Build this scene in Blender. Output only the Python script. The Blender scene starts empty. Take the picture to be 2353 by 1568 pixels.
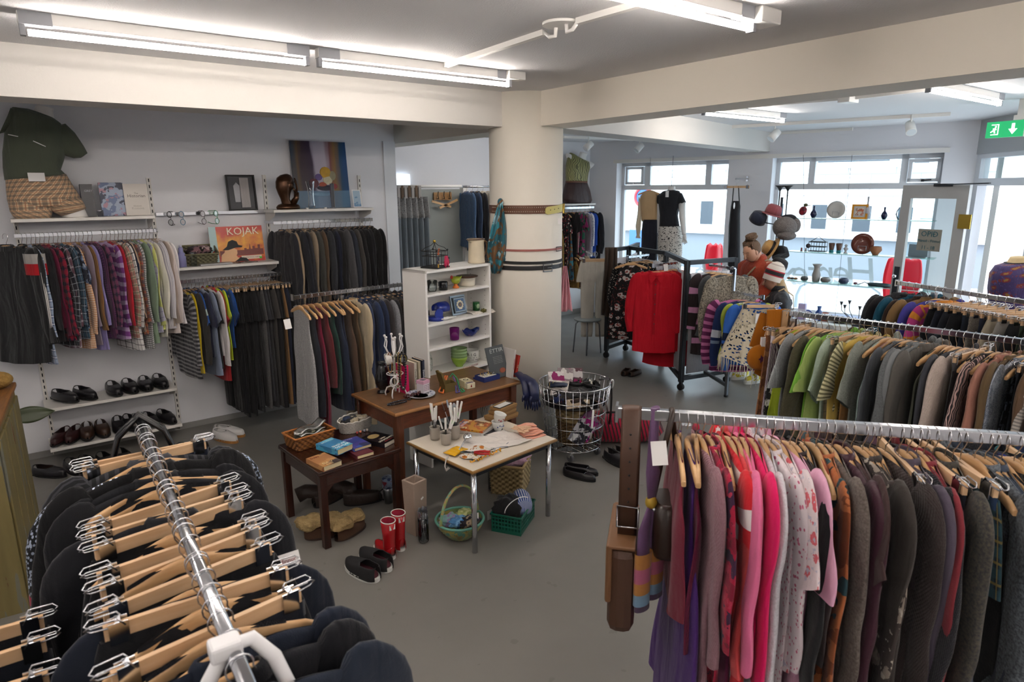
import bpy,bmesh,math,random
from mathutils import Vector,Matrix
R=math.radians
PI=math.pi
SC=bpy.context.scene
COL=SC.collection
rnd=random.Random(7)
# ------------------------------------------------------------------ camera
EYE=Vector((0.0,0.0,2.1))
FPX=1504.3
_th,_ro,_ya=R(13.17),R(-0.38),R(52.885)
CF=Vector((math.cos(_ya)*math.cos(_th),math.sin(_ya)*math.cos(_th),-math.sin(_th)))
_r=Vector((math.sin(_ya),-math.cos(_ya),0));_u=_r.cross(CF)
CR=math.cos(_ro)*_r+math.sin(_ro)*_u
CU=-math.sin(_ro)*_r+math.cos(_ro)*_u
cam_d=bpy.data.cameras.new('camera');cam=bpy.data.objects.new('camera',cam_d);COL.objects.link(cam)
cam_d.sensor_width=36.0;cam_d.lens=FPX/2353*36.0
cam_d.clip_start=0.05;cam_d.clip_end=200
cam.matrix_world=Matrix(((CR.x,CU.x,-CF.x,EYE.x),(CR.y,CU.y,-CF.y,EYE.y),(CR.z,CU.z,-CF.z,EYE.z),(0,0,0,1)))
cam_d.dof.use_dof=True;cam_d.dof.focus_distance=4.2;cam_d.dof.aperture_fstop=5.6
SC.camera=cam
SC.view_settings.view_transform='Standard';SC.view_settings.look='None'
SC.view_settings.gamma=1;SC.view_settings.use_curve_mapping=False
SC.view_settings.exposure=0.75
# ------------------------------------------------------------------ sky (bright overcast day)
W=bpy.data.worlds.new('overcast_sky');SC.world=W;W.use_nodes=True
_n=W.node_tree.nodes;_bg=_n['Background']
_bg.inputs[0].default_value=(0.85,0.92,1.0,1);_bg.inputs[1].default_value=5.0
TUBE_POWER=36.0
# ------------------------------------------------------------------ measuring: a pixel of the photo onto a real plane of the room
def ray(x,y):return CF+CR*((x-1176.5)/FPX)-CU*((y-784.0)/FPX)
def oz(x,y,z=0.0):
 d=ray(x,y);return EYE+d*((z-EYE.z)/d.z)
def oy(x,y,Y):
 d=ray(x,y);return EYE+d*(Y/d.y)
def ox(x,y,X):
 d=ray(x,y);return EYE+d*(X/d.x)
W0=Vector((7.80,8.14,0));WD=Vector((0.2186,-0.9758,0));WN=Vector((0.9758,0.2186,0))
def ow(x,y,off=0.0):
 d=ray(x,y);return EYE+d*(((W0+WN*off-EYE).dot(WN))/d.dot(WN))
def od(x,y,dist):
 d=ray(x,y);return EYE+d*(dist/math.hypot(d.x,d.y))
def yaw_of(v):return math.atan2(v.y,v.x)
# ------------------------------------------------------------------ mesh builder
class MB:
 def __init__(s):s.v=[];s.f=[];s.uv=[];s.sm=[];s.mi=[];s.cur=0
 def add(s,vs,fs,uvs=None,smooth=False):
  b=len(s.v);s.v+=[tuple(v)for v in vs]
  for i,f in enumerate(fs):
   s.f.append([b+k for k in f]);s.sm.append(smooth);s.mi.append(s.cur)
   s.uv.append([uvs[k]for k in f]if uvs else None)
  return s
 def box(s,c,d,rz=0,rot=None,taper=1.0):
  hx,hy,hz=d[0]/2,d[1]/2,d[2]/2
  vs=[Vector((sx*hx*(taper if sz<0 else 1),sy*hy*(taper if sz<0 else 1),sz*hz))for sz in(-1,1)for sy in(-1,1)for sx in(-1,1)]
  M=rot if rot is not None else Matrix.Rotation(rz,3,'Z')
  vs=[M@v+Vector(c)for v in vs]
  return s.add(vs,[(0,2,3,1),(4,5,7,6),(0,1,5,4),(2,6,7,3),(0,4,6,2),(1,3,7,5)])
 def span(s,a,b):
  a,b=Vector(a),Vector(b);return s.box((a+b)/2,[abs(q)for q in(b-a)])
 def beam(s,p,q,w,h,up=(0,0,1)):
  p,q=Vector(p),Vector(q);d=(q-p);L=d.length;d.normalize()
  sx=d.cross(Vector(up));
  if sx.length<1e-4:sx=d.cross(Vector((0,1,0)))
  sx.normalize();sz=sx.cross(d)
  M=Matrix((d,sx,sz)).transposed()
  return s.box((p+q)/2,(L,w,h),rot=M)
 def rings(s,rs,closed_u=True,cap0=False,cap1=False,smooth=True,uvs=None):
  n=len(rs[0]);vs=[v for r in rs for v in r];fs=[]
  for j in range(len(rs)-1):
   for i in range(n if closed_u else n-1):
    k=(i+1)%n
    fs.append((j*n+i,j*n+k,(j+1)*n+k,(j+1)*n+i))
  fu=None
  b=len(s.v)
  if uvs is None:s.add(vs,fs,smooth=smooth)
  else:
   s.v+=[tuple(v)for v in vs]
   m=0
   for j in range(len(rs)-1):
    for i in range(n if closed_u else n-1):
     k=i+1
     s.f.append([b+q for q in fs[m]]);s.sm.append(smooth);s.mi.append(s.cur)
     s.uv.append([uvs[j][i],uvs[j][k],uvs[j+1][k],uvs[j+1][i]]);m+=1
  if cap0:s.f.append([b+i for i in range(n)][::-1]);s.sm.append(False);s.uv.append(None);s.mi.append(s.cur)
  if cap1:s.f.append([b+(len(rs)-1)*n+i for i in range(n)]);s.sm.append(False);s.uv.append(None);s.mi.append(s.cur)
  return s
 def cyl(s,p,q,r,r2=None,n=12,cap=True,smooth=True):
  return s.tube([p,q],[r,r if r2 is None else r2],n,cap,smooth)
 def tube(s,pts,r,n=8,cap=True,smooth=True,closed=False,flat=1.0,up=None):
  pts=[Vector(p)for p in pts];m=len(pts)
  rr=r if isinstance(r,(list,tuple))else[r]*m
  rs=[];prev=None
  for i in range(m):
   if closed:d=pts[(i+1)%m]-pts[i-1]
   else:d=pts[min(i+1,m-1)]-pts[max(i-1,0)]
   if d.length<1e-9:d=Vector((0,0,1))
   d.normalize()
   if prev is None:
    a=Vector(up)if up else(Vector((0,0,1))if abs(d.z)<0.9 else Vector((1,0,0)))
    a=(a-d*a.dot(d)).normalized()
   else:
    a=prev-d*prev.dot(d)
    a=a.normalized()if a.length>1e-6 else prev
   prev=a;b=d.cross(a)
   rs.append([pts[i]+a*(rr[i]*math.cos(2*PI*k/n))+b*(rr[i]*flat*math.sin(2*PI*k/n))for k in range(n)])
  if closed:rs.append(rs[0]);cap=False
  return s.rings(rs,cap0=cap,cap1=cap,smooth=smooth)
 def lathe(s,prof,c=(0,0,0),n=24,smooth=True,sx=1.0,sy=1.0,rot=None,cap=True):
  c=Vector(c);M=rot or Matrix.Identity(3)
  rs=[[M@Vector((r*sx*math.cos(2*PI*k/n),r*sy*math.sin(2*PI*k/n),z))+c for k in range(n)]for r,z in prof]
  return s.rings(rs,cap0=cap,cap1=cap,smooth=smooth)
 def ball(s,c,r,n=12,m=8,rot=None):
  r=(r,r,r)if isinstance(r,(int,float))else r
  M=rot or Matrix.Identity(3);c=Vector(c)
  rs=[[M@Vector((r[0]*math.sin(PI*j/m)*math.cos(2*PI*k/n),r[1]*math.sin(PI*j/m)*math.sin(2*PI*k/n),r[2]*math.cos(PI*j/m)))+c for k in range(n)]for j in range(m,-1,-1)]
  rs[0]=[p+Vector((0,0,0))for p in rs[0]]
  return s.rings(rs)
 def prism(s,poly,p0,ax,ay,th,smooth=False):
  ax,ay=Vector(ax).normalized(),Vector(ay).normalized();nn=ax.cross(ay)
  a=[Vector(p0)+ax*x+ay*y for x,y in poly];b=[v+nn*th for v in a];n=len(a)
  fs=[tuple(range(n))[::-1],tuple(range(n,2*n))]+[(i,(i+1)%n,n+(i+1)%n,n+i)for i in range(n)]
  return s.add(a+b,fs)
 def sheet(s,fn,nu,nv,smooth=True,su=1.0,sv=1.0):
  rs=[[Vector(fn(i/nu,j/nv))for i in range(nu+1)]for j in range(nv+1)]
  uv=[[(i/nu*su,j/nv*sv)for i in range(nu+1)]for j in range(nv+1)]
  return s.rings(rs,closed_u=False,smooth=smooth,uvs=uv)
 def xf(s,M):
  s.v=[tuple(M@Vector(v))for v in s.v];return s
 def mesh(s,name,mats):
  me=bpy.data.meshes.new(name);me.from_pydata(s.v,[],s.f);
  me.polygons.foreach_set('use_smooth',s.sm)
  me.polygons.foreach_set('material_index',s.mi)
  if any(u is not None for u in s.uv):
   L=me.uv_layers.new(name='UVMap');k=0;dat=[]
   for f,u in zip(s.f,s.uv):
    for q in range(len(f)):dat+=list(u[q])if u else[0.0,0.0]
   L.data.foreach_set('uv',dat)
  for m in(mats if isinstance(mats,(list,tuple))else[mats]):me.materials.append(m)
  bm=bmesh.new();bm.from_mesh(me);bmesh.ops.recalc_face_normals(bm,faces=bm.faces);bm.to_mesh(me);bm.free()
  me.update();return me
def link(name,data,parent=None,loc=None,rz=None,label=None):
 o=bpy.data.objects.new(name,data);COL.objects.link(o)
 if parent is not None:o.parent=parent
 if loc is not None:o.location=loc
 if rz is not None:o.rotation_euler=(0,0,rz)
 if label:o['label']=label
 return o
def part(name,mb,mat,parent,loc=None,rz=None,label=None,bevel=0):
 o=link(name,mb.mesh(name,mat),parent,loc,rz,label)
 if bevel:bev(o,bevel)
 return o
def bev(o,w,seg=2):
 m=o.modifiers.new('bevel','BEVEL');m.width=w;m.segments=seg;m.limit_method='ANGLE';m.angle_limit=R(40);return o
def smooth(o,lv=1):
 m=o.modifiers.new('smooth','SUBSURF');m.levels=lv;m.render_levels=lv;return o
def solid(o,t,off=0):
 m=o.modifiers.new('thickness','SOLIDIFY');m.thickness=t;m.offset=off;return o
def tag(o,label,cat,group=None):
 o['label']=label;o['category']=cat
 if group:o['group']=group
 return o
def thing(name,label,cat,loc=(0,0,0),rz=0.0,group=None,rot=None):
 o=link(name,None,None,loc,rz);o.empty_display_size=0.05
 if rot is not None:o.rotation_euler=rot
 return tag(o,label,cat,group)
def one(name,mb,mat,label,cat,loc=(0,0,0),rz=0.0,group=None,rot=None,bevel=0):
 o=link(name,mb.mesh(name,mat),None,loc,rz)
 if rot is not None:o.rotation_euler=rot
 if bevel:bev(o,bevel)
 return tag(o,label,cat,group)
def struct(name,mb,mat,parent=None,bevel=0):
 o=link(name,mb.mesh(name,mat),parent)
 if parent is None:o['kind']='structure'
 if bevel:bev(o,bevel)
 return o
def copy_thing(root,loc=None,rz=None,label=None):
 def cp(o,par):
  c=o.copy();COL.objects.link(c);c.parent=par
  for ch in kids.get(o,[]):cp(ch,c)
  return c
 kids={}
 for o in root.children_recursive:kids.setdefault(o.parent,[]).append(o)
 c=cp(root,None)
 if loc is not None:c.location=loc
 if rz is not None:c.rotation_euler=(0,0,rz)
 if label:c['label']=label
 return c
def text_part(name,body,size,mat,parent,loc,rot,align='CENTER',extrude=0.0005,label=None,sx=1.0,shear=0.0):
 cu=bpy.data.curves.new(name,'FONT');cu.body=body;cu.size=size;cu.extrude=extrude;cu.align_x=align;cu.align_y='CENTER';cu.shear=shear;cu.resolution_u=2
 t=bpy.data.objects.new('tmp',cu);COL.objects.link(t)
 bpy.context.view_layer.update()
 me=bpy.data.meshes.new_from_object(t.evaluated_get(bpy.context.evaluated_depsgraph_get()))
 bpy.data.objects.remove(t);bpy.data.curves.remove(cu)
 if sx!=1.0:
  for v in me.vertices:v.co.x*=sx
 me.materials.clear();me.materials.append(mat)
 o=link(name,me,parent,loc,None,label);o.rotation_euler=rot
 return o
def mworld(o):
 m=Matrix.Translation(o.location)@o.rotation_euler.to_matrix().to_4x4()
 return(mworld(o.parent)@m)if o.parent else m
def attach(name,mb,m,parent,label=None,bevel=0):
 mb.xf(mworld(parent).inverted());return part(name,mb,m,parent,label=label,bevel=bevel)
 # ------------------------------------------------------------------ materials
def lin(c):
 if isinstance(c,str):
  c=c.lstrip('#');c=[int(c[i:i+2],16)/255 for i in(0,2,4)]
  c=[(q/12.92 if q<=0.04045 else((q+0.055)/1.055)**2.4)for q in c]
 return(c[0],c[1],c[2],1)
MATS={}
def mat(name,col='#808080',rough=0.6,metal=0.0,spec=None,trans=0.0,emit=None,estr=0.0,alpha=1.0,bump=0.0,bscale=200.0,vary=0.0,vscale=6.0,coat=0.0,ior=None):
 if name in MATS:return MATS[name]
 m=bpy.data.materials.new(name);m.use_nodes=True;nt=m.node_tree;b=nt.nodes['Principled BSDF']
 b.inputs['Base Color'].default_value=lin(col);b.inputs['Roughness'].default_value=rough;b.inputs['Metallic'].default_value=metal
 if spec is not None:b.inputs['Specular IOR Level'].default_value=spec
 if trans:b.inputs['Transmission Weight'].default_value=trans
 if ior:b.inputs['IOR'].default_value=ior
 if coat:b.inputs['Coat Weight'].default_value=coat
 if emit:b.inputs['Emission Color'].default_value=lin(emit);b.inputs['Emission Strength'].default_value=estr
 if alpha<1:b.inputs['Alpha'].default_value=alpha
 tc=None
 if bump or vary:
  tc=nt.nodes.new('ShaderNodeTexCoord')
 if vary:
  nz=nt.nodes.new('ShaderNodeTexNoise');nz.inputs['Scale'].default_value=vscale;nz.inputs['Detail'].default_value=5
  nt.links.new(tc.outputs['Object'],nz.inputs['Vector'])
  mx=nt.nodes.new('ShaderNodeMix');mx.data_type='RGBA'
  c=lin(col);mx.inputs[6].default_value=tuple(q*(1-vary)for q in c[:3])+(1,);mx.inputs[7].default_value=tuple(min(1,q*(1+vary))for q in c[:3])+(1,)
  nt.links.new(nz.outputs['Fac'],mx.inputs[0]);nt.links.new(mx.outputs[2],b.inputs['Base Color'])
 if bump:
  nz=nt.nodes.new('ShaderNodeTexNoise');nz.inputs['Scale'].default_value=bscale;nt.links.new(tc.outputs['Object'],nz.inputs['Vector'])
  bp=nt.nodes.new('ShaderNodeBump');bp.inputs['Strength'].default_value=bump;bp.inputs['Distance'].default_value=0.01
  nt.links.new(nz.outputs['Fac'],bp.inputs['Height']);nt.links.new(bp.outputs[0],b.inputs['Normal'])
 MATS[name]=m;return m
def weave_mat(name,c1,c2,kx=160.0,kz=190.0):
 if name in MATS:return MATS[name]
 m=bpy.data.materials.new(name);m.use_nodes=True;g=NG(m);b=g.N['Principled BSDF'];L=g.t.links;tc=g.N.new('ShaderNodeTexCoord');sp=g.N.new('ShaderNodeSeparateXYZ');L.new(tc.outputs['Object'],sp.inputs[0])
 a=g.math('SINE',g.math('MULTIPLY',g.math('ADD',sp.outputs[0],g.math('MULTIPLY',sp.outputs[1],.93)),kx));c=g.math('SINE',g.math('MULTIPLY',sp.outputs[2],kz));h=g.math('MULTIPLY_ADD',g.math('MULTIPLY',a,c),.5,.5)
 L.new(g.mix(h,lin(c1),lin(c2)),b.inputs['Base Color']);b.inputs['Roughness'].default_value=.65
 bp=g.N.new('ShaderNodeBump');bp.inputs['Strength'].default_value=.8;bp.inputs['Distance'].default_value=.006;L.new(h,bp.inputs['Height']);L.new(bp.outputs[0],b.inputs['Normal']);MATS[name]=m;return m
class NG:
 def __init__(s,m):s.t=m.node_tree;s.N=s.t.nodes
 def math(s,op,a,b=0.0,c=0.0):
  n=s.N.new('ShaderNodeMath');n.operation=op
  for i,q in enumerate((a,b,c)):
   if isinstance(q,(int,float)):n.inputs[i].default_value=q
   else:s.t.links.new(q,n.inputs[i])
  return n.outputs[0]
 def mix(s,f,a,b):
  n=s.N.new('ShaderNodeMix');n.data_type='RGBA'
  for i,q in((0,f),(6,a),(7,b)):
   if isinstance(q,(int,float,tuple)):n.inputs[i].default_value=q
   else:s.t.links.new(q,n.inputs[i])
  return n.outputs[2]
 def stripe(s,x,freq,w,ph=0.0):
  return s.math('LESS_THAN',s.math('FRACT',s.math('MULTIPLY_ADD',x,freq,ph+50.0)),w)
def cloth(pat,cols,rough=0.88,sc=1.0,bump=0.25):
 """pattern on the garment's own UVs (metres)"""
 key=('cloth',pat,tuple(cols),rough,sc)
 if key in MATS:return MATS[key]
 m=bpy.data.materials.new('fabric_'+pat);m.use_nodes=True;g=NG(m);b=g.N['Principled BSDF'];L=g.t.links
 C=[lin(c)for c in cols];C+=[C[-1]]*3
 b.inputs['Roughness'].default_value=rough;b.inputs['Specular IOR Level'].default_value=0.25
 b.inputs['Sheen Weight'].default_value=0.15
 tc=g.N.new('ShaderNodeTexCoord');sp=g.N.new('ShaderNodeSeparateXYZ');L.new(tc.outputs['UV'],sp.inputs[0]);u,v=sp.outputs[0],sp.outputs[1]
 def noise(scale,src='Object',det=3):
  n=g.N.new('ShaderNodeTexNoise');n.inputs['Scale'].default_value=scale;n.inputs['Detail'].default_value=det;L.new(tc.outputs[src],n.inputs['Vector']);return n.outputs['Fac']
 def voro(scale,src='UV',feat='F1'):
  n=g.N.new('ShaderNodeTexVoronoi');n.inputs['Scale'].default_value=scale;n.feature=feat;L.new(tc.outputs[src],n.inputs['Vector']);return n
 col=C[0];height=None
 if pat=='vstripe':col=g.mix(g.stripe(u,45*sc,.4),C[0],C[1])
 elif pat=='hstripe':col=g.mix(g.stripe(v,14*sc,.45),C[0],C[1])
 elif pat=='hstripe3':col=g.mix(g.stripe(v,5*sc,.3,.3),g.mix(g.stripe(v,10*sc,.5),C[0],C[1]),C[2])
 elif pat=='plaid':
  a=g.mix(g.math('MULTIPLY',g.stripe(u,18*sc,.5),.55),C[0],C[1]);a=g.mix(g.math('MULTIPLY',g.stripe(v,18*sc,.5),.55),a,C[1])
  a=g.mix(g.math('MULTIPLY',g.stripe(u,18*sc,.12,.3),.8),a,C[2]);col=g.mix(g.math('MULTIPLY',g.stripe(v,18*sc,.12,.3),.8),a,C[2])
 elif pat=='grid':
  a=g.mix(g.stripe(u,22*sc,.1),C[0],C[1]);col=g.mix(g.stripe(v,22*sc,.1),a,C[1])
 elif pat=='check':
  a=g.mix(g.math('MULTIPLY',g.stripe(u,60*sc,.5),.6),C[0],C[1]);col=g.mix(g.math('MULTIPLY',g.stripe(v,60*sc,.5),.6),a,C[1])
 elif pat=='dots':
  col=g.mix(g.math('LESS_THAN',voro(55*sc).outputs['Distance'],.28),C[0],C[1]);
  if len(cols)>2:col=g.mix(g.math('LESS_THAN',voro(31*sc).outputs['Distance'],.25),col,C[2])
 elif pat=='floral':
  d=g.math('ADD',voro(16*sc).outputs['Distance'],g.math('MULTIPLY',noise(60*sc),.45))
  col=g.mix(g.math('LESS_THAN',d,.62),C[0],C[1]);col=g.mix(g.math('LESS_THAN',d,.42),col,C[2])
  col=g.mix(g.math('GREATER_THAN',noise(45*sc),.62),col,C[3])
 elif pat=='patchy':
  n=noise(9*sc,det=4);col=g.mix(g.math('GREATER_THAN',n,.47),C[0],C[1]);col=g.mix(g.math('GREATER_THAN',n,.57),col,C[2]);col=g.mix(g.math('GREATER_THAN',noise(14*sc),.6),col,C[3])
 elif pat=='zebra':
  w=g.N.new('ShaderNodeTexWave');w.inputs['Scale'].default_value=9*sc;w.inputs['Distortion'].default_value=9;w.inputs['Detail'].default_value=1;L.new(tc.outputs['UV'],w.inputs['Vector'])
  col=g.mix(g.math('GREATER_THAN',w.outputs['Fac'],.5),C[0],C[1])
 elif pat=='heather':col=g.mix(g.math('MULTIPLY_ADD',noise(150*sc,det=2),2.4,-.7),C[0],C[1])
 elif pat=='band':
  col=g.mix(g.stripe(v,1.6,.12,.55),C[0],C[1]);col=g.mix(g.stripe(v,1.6,.05,.38),col,C[2])
 elif pat=='crochet':
  vo=voro(34*sc);n2=g.math('GREATER_THAN',vo.outputs['Distance'],.36);L.new(n2,b.inputs['Alpha']);col=g.mix(noise(200,det=1),C[0],C[1])
 elif pat=='knit':
  col=g.mix(noise(120*sc,det=1),C[0],C[1])
  height=g.math('MULTIPLY',g.math('SINE',g.math('MULTIPLY',u,650*sc)),g.math('SINE',g.math('MULTIPLY',v,500*sc)))
 elif pat=='sequin':
  vo=voro(170*sc);col=g.mix(g.math('LESS_THAN',vo.outputs['Distance'],.42),C[0],C[1]);col=g.mix(g.math('GREATER_THAN',noise(14),.62),col,C[2])
  rg=g.math('LESS_THAN',vo.outputs['Distance'],.42);L.new(rg,b.inputs['Metallic']);b.inputs['Roughness'].default_value=.3
 if isinstance(col,tuple):
  n=noise(7,det=2)
  col=g.mix(n,tuple(q*.88 for q in col[:3])+(1,),tuple(min(1,q*1.1)for q in col[:3])+(1,))
 L.new(col,b.inputs['Base Color'])
 if height is None:height=noise(380,det=2)
 mp=g.N.new('ShaderNodeMapping');mp.inputs['Scale'].default_value=(12,12,2.2);mp.inputs['Rotation'].default_value=(.12,.1,0);L.new(tc.outputs['Object'],mp.inputs[0])
 fo=g.N.new('ShaderNodeTexNoise');fo.inputs['Scale'].default_value=1;fo.inputs['Detail'].default_value=2.5;fo.inputs['Distortion'].default_value=.8;L.new(mp.outputs[0],fo.inputs['Vector'])
 h2=g.math('ADD',g.math('MULTIPLY',height,.06),g.math('ADD',g.math('MULTIPLY',noise(16,det=3),.35),g.math('MULTIPLY',fo.outputs['Fac'],1.5)))
 bp=g.N.new('ShaderNodeBump');bp.inputs['Strength'].default_value=min(1,bump*2.6);bp.inputs['Distance'].default_value=.02
 L.new(h2,bp.inputs['Height']);L.new(bp.outputs[0],b.inputs['Normal'])
 MATS[key]=m;return m
def wood_mat(name,c1,c2,rough=0.45,axis='X',scale=9.0,coat=0.0):
 if name in MATS:return MATS[name]
 m=bpy.data.materials.new(name);m.use_nodes=True;g=NG(m);b=g.N['Principled BSDF'];L=g.t.links
 tc=g.N.new('ShaderNodeTexCoord');mp=g.N.new('ShaderNodeMapping');L.new(tc.outputs['Object'],mp.inputs[0])
 mp.inputs['Scale'].default_value={'X':(1,9,9),'Y':(9,1,9),'Z':(9,9,1)}[axis]
 nz=g.N.new('ShaderNodeTexNoise');nz.inputs['Scale'].default_value=scale;nz.inputs['Detail'].default_value=6;nz.inputs['Distortion'].default_value=.6;L.new(mp.outputs[0],nz.inputs['Vector'])
 cr=g.N.new('ShaderNodeMapRange');cr.inputs[1].default_value=.3;cr.inputs[2].default_value=.7;L.new(nz.outputs['Fac'],cr.inputs[0])
 L.new(g.mix(cr.outputs[0],lin(c1),lin(c2)),b.inputs['Base Color'])
 b.inputs['Roughness'].default_value=rough
 if coat:b.inputs['Coat Weight'].default_value=coat
 MATS[name]=m;return m
def glass_mat(name,col='#ffffff',rough=0.02,ref=0.32,opac=0.0):
 if name in MATS:return MATS[name]
 m=bpy.data.materials.new(name);m.use_nodes=True;nt=m.node_tree;nt.nodes.remove(nt.nodes['Principled BSDF']);out=nt.nodes['Material Output']
 tr=nt.nodes.new('ShaderNodeBsdfTransparent');tr.inputs[0].default_value=lin(col)
 gl=nt.nodes.new('ShaderNodeBsdfGlossy');gl.inputs['Roughness'].default_value=rough
 fr=nt.nodes.new('ShaderNodeLayerWeight');fr.inputs[0].default_value=.25
 ml=nt.nodes.new('ShaderNodeMath');ml.operation='MULTIPLY_ADD';ml.inputs[1].default_value=ref;ml.inputs[2].default_value=opac
 mx=nt.nodes.new('ShaderNodeMixShader')
 nt.links.new(fr.outputs['Fresnel'],ml.inputs[0]);nt.links.new(ml.outputs[0],mx.inputs[0]);nt.links.new(tr.outputs[0],mx.inputs[1]);nt.links.new(gl.outputs[0],mx.inputs[2]);nt.links.new(mx.outputs[0],out.inputs[0])
 MATS[name]=m;return m
M_WALL=mat('wall_paint','#e2e3e8',.75,vary=.02,vscale=3,bump=.05,bscale=60)
M_CEIL=mat('ceiling_paint','#d8d8da',.8,bump=.25,bscale=130)
M_BEAM_DIM=mat('beam_paint_dimmed','#cbc8c3',.7,vary=.02,vscale=2,bump=.04,bscale=80)  # beam paint darkened in colour to offset overexposure from the strip lights
M_WHITE=mat('white_lacquer','#e6e4e0',.4)
M_SHELF=mat('white_laminate','#dcd9d4',.35)
M_CHROME=mat('chrome','#d6d8dc',.13,1.0)
M_STEEL=mat('brushed_steel','#9a9da2',.32,1.0)
M_DMETAL=mat('dark_painted_metal','#22262c',.45,.3)
M_HWOOD=wood_mat('hanger_beech','#bd9263','#d4ae80',.42,'X',5)
M_HWOOD2=wood_mat('hanger_beech_pale','#c9a078','#ddbd97',.42,'X',5)
M_CARD=mat('white_card','#e9e7e6',.8)
M_BLACK=mat('matte_black','#141416',.6)
M_INK=mat('red_ink','#8a2533',.8)
M_GREEN=mat('neon_green_sticker','#35d52b',.6)
M_GLASS=glass_mat('clear_glass')
# ================================================================== ROOM SHELL
ZC=2.814;YB=6.25;YB2=8.14
def floor_mat():
 m=bpy.data.materials.new('poured_floor');m.use_nodes=True;g=NG(m);b=g.N['Principled BSDF'];L=g.t.links
 tc=g.N.new('ShaderNodeTexCoord')
 def nz(s,d=5):
  n=g.N.new('ShaderNodeTexNoise');n.inputs['Scale'].default_value=s;n.inputs['Detail'].default_value=d;L.new(tc.outputs['Object'],n.inputs['Vector']);return n.outputs['Fac']
 c=g.mix(nz(1.3),lin('#6c6a66'),lin('#807d78'))
 c=g.mix(g.math('MULTIPLY',g.math('GREATER_THAN',nz(9,8),.68),.35),c,lin('#5a5650'))
 L.new(c,b.inputs['Base Color'])
 L.new(g.math('MULTIPLY_ADD',nz(3),.2,.26),b.inputs['Roughness']);b.inputs['Specular IOR Level'].default_value=.5
 bp=g.N.new('ShaderNodeBump');bp.inputs['Strength'].default_value=.06;bp.inputs['Distance'].default_value=.02;L.new(nz(5,2),bp.inputs['Height']);L.new(bp.outputs[0],b.inputs['Normal'])
 return m
M_FLOOR=floor_mat()
s_of=lambda x,y,off=0:(ow(x,y,off)-W0).dot(WD)
S_END=s_of(2249,320)
KP=W0+WD*S_END
ED=Vector((-0.714,-0.700,0));EN=Vector((0.700,-0.714,0))
def wp(s,z,off=0):return W0+WD*s+WN*off+Vector((0,0,z))
yw=yaw_of(WD)
SO=KP+ED*3.2
poly=[(-2.6,-2.2),(SO.x,-2.2),(SO.x,SO.y),(KP.x+.3,KP.y),(W0.x-.0+.25,8.35),(-2.6,8.35)]
f=MB();f.prism(poly,(0,0,-.12),(1,0,0),(0,1,0),.12);struct('floor',f,M_FLOOR)
f=MB();f.prism(poly,(0,0,ZC),(1,0,0),(0,1,0),.2);struct('ceiling',f,M_CEIL)
XE=oy(911,450,YB).x
f=MB();f.span((-2.6,YB,0),(XE,YB+.16,ZC));struct('wall_back',f,M_WALL)
f=MB();f.span((XE-.16,YB+.16,0),(XE,YB2,ZC));struct('wall_partition',f,M_WALL)
f=MB();f.span((XE-.13,YB-.015,0),(XE,YB,ZC-.25));struct('trim_1',f,mat('pier_paint','#e2e5ea',.6))
f=MB();f.span((XE-.16,YB2,0),(W0.x+.05,YB2+.15,ZC));struct('wall_far',f,M_WALL)
f=MB();f.span((-2.75,-2.2,0),(-2.6,YB+.16,ZC));struct('wall_left',f,M_WALL)
f=MB();f.span((-2.75,-2.35,0),(SO.x,-2.2,ZC));struct('wall_behind',f,M_WALL)
f=MB();f.span((SO.x,-2.35,0),(SO.x+.15,SO.y,ZC));struct('wall_right',f,M_WALL)
# beams and the round column
f=MB();f.span((-2.6,4.262,2.56),(3.5,4.55,ZC));struct('beam_left',f,M_BEAM_DIM)
f=MB();f.span((3.352,-2.2,2.56),(3.66,YB2,ZC));struct('beam_right',f,mat('beam_paint_lightened','#e6dfd2',.7,vary=.02,vscale=2,bump=.04,bscale=80))  # same paint as the left beam, lightened in colour where light falls short
b2e=ow(1768,354);b2s=Vector((3.5,4.07,0));dd=Vector((b2e.x,b2e.y,0))-b2s;dd.normalize();bn=Vector((-dd.y,dd.x,0))
f=MB();p=b2s+bn*.15;q=Vector((b2e.x,b2e.y,0))+bn*.15+dd*.03
f.beam(p+Vector((0,0,2.687)),q+Vector((0,0,2.687)),.30,.254);struct('beam_front',f,M_BEAM_DIM)
CC=Vector((3.434,4.333,0))
f=MB();f.lathe([(.3,0),(.3,ZC)],CC,64);struct('column',f,mat('column_paint_lightened','#e6e0d4',.6,bump=.12,bscale=14))  # column colour lightened too, standing in for light it lacks
# ------------------------------------------------------------------ street front with two shop windows
SILL,WT=.36,2.475
wa0,wa1=s_of(1416,430),s_of(1671,430);wb0,wb1=s_of(1771,430),s_of(2160,430)
TH=.26
M_FRONT=M_WALL
def wseg(name,s0,s1,z0,z1):
 f=MB();c=wp((s0+s1)/2,(z0+z1)/2,TH/2);f.box(c,(s1-s0,TH,z1-z0),rz=yw);struct(name,f,M_FRONT)
wseg('wall_front_corner',0,wa0,0,ZC);wseg('wall_front_pier',wa1,wb0,0,ZC);wseg('wall_front_end',wb1,S_END+.1,0,ZC)
wseg('wall_front_over_first',wa0,wa1,WT,ZC);wseg('wall_front_over_second',wb0,wb1,WT,ZC)
wseg('wall_front_under_first',wa0,wa1,0,SILL);wseg('wall_front_under_second',wb0,wb1,0,SILL)
f=MB();f.box(wp((wa0+wb1)/2,2.50,-.012),(wb1-wa0+.1,.024,.055),rz=yw);struct('trim_2',f,M_WHITE)
M_FRAME=mat('window_frame_paint','#cfd2d6',.45)
M_PANE=glass_mat('window_pane','#f4fafa',ref=.35)
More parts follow.
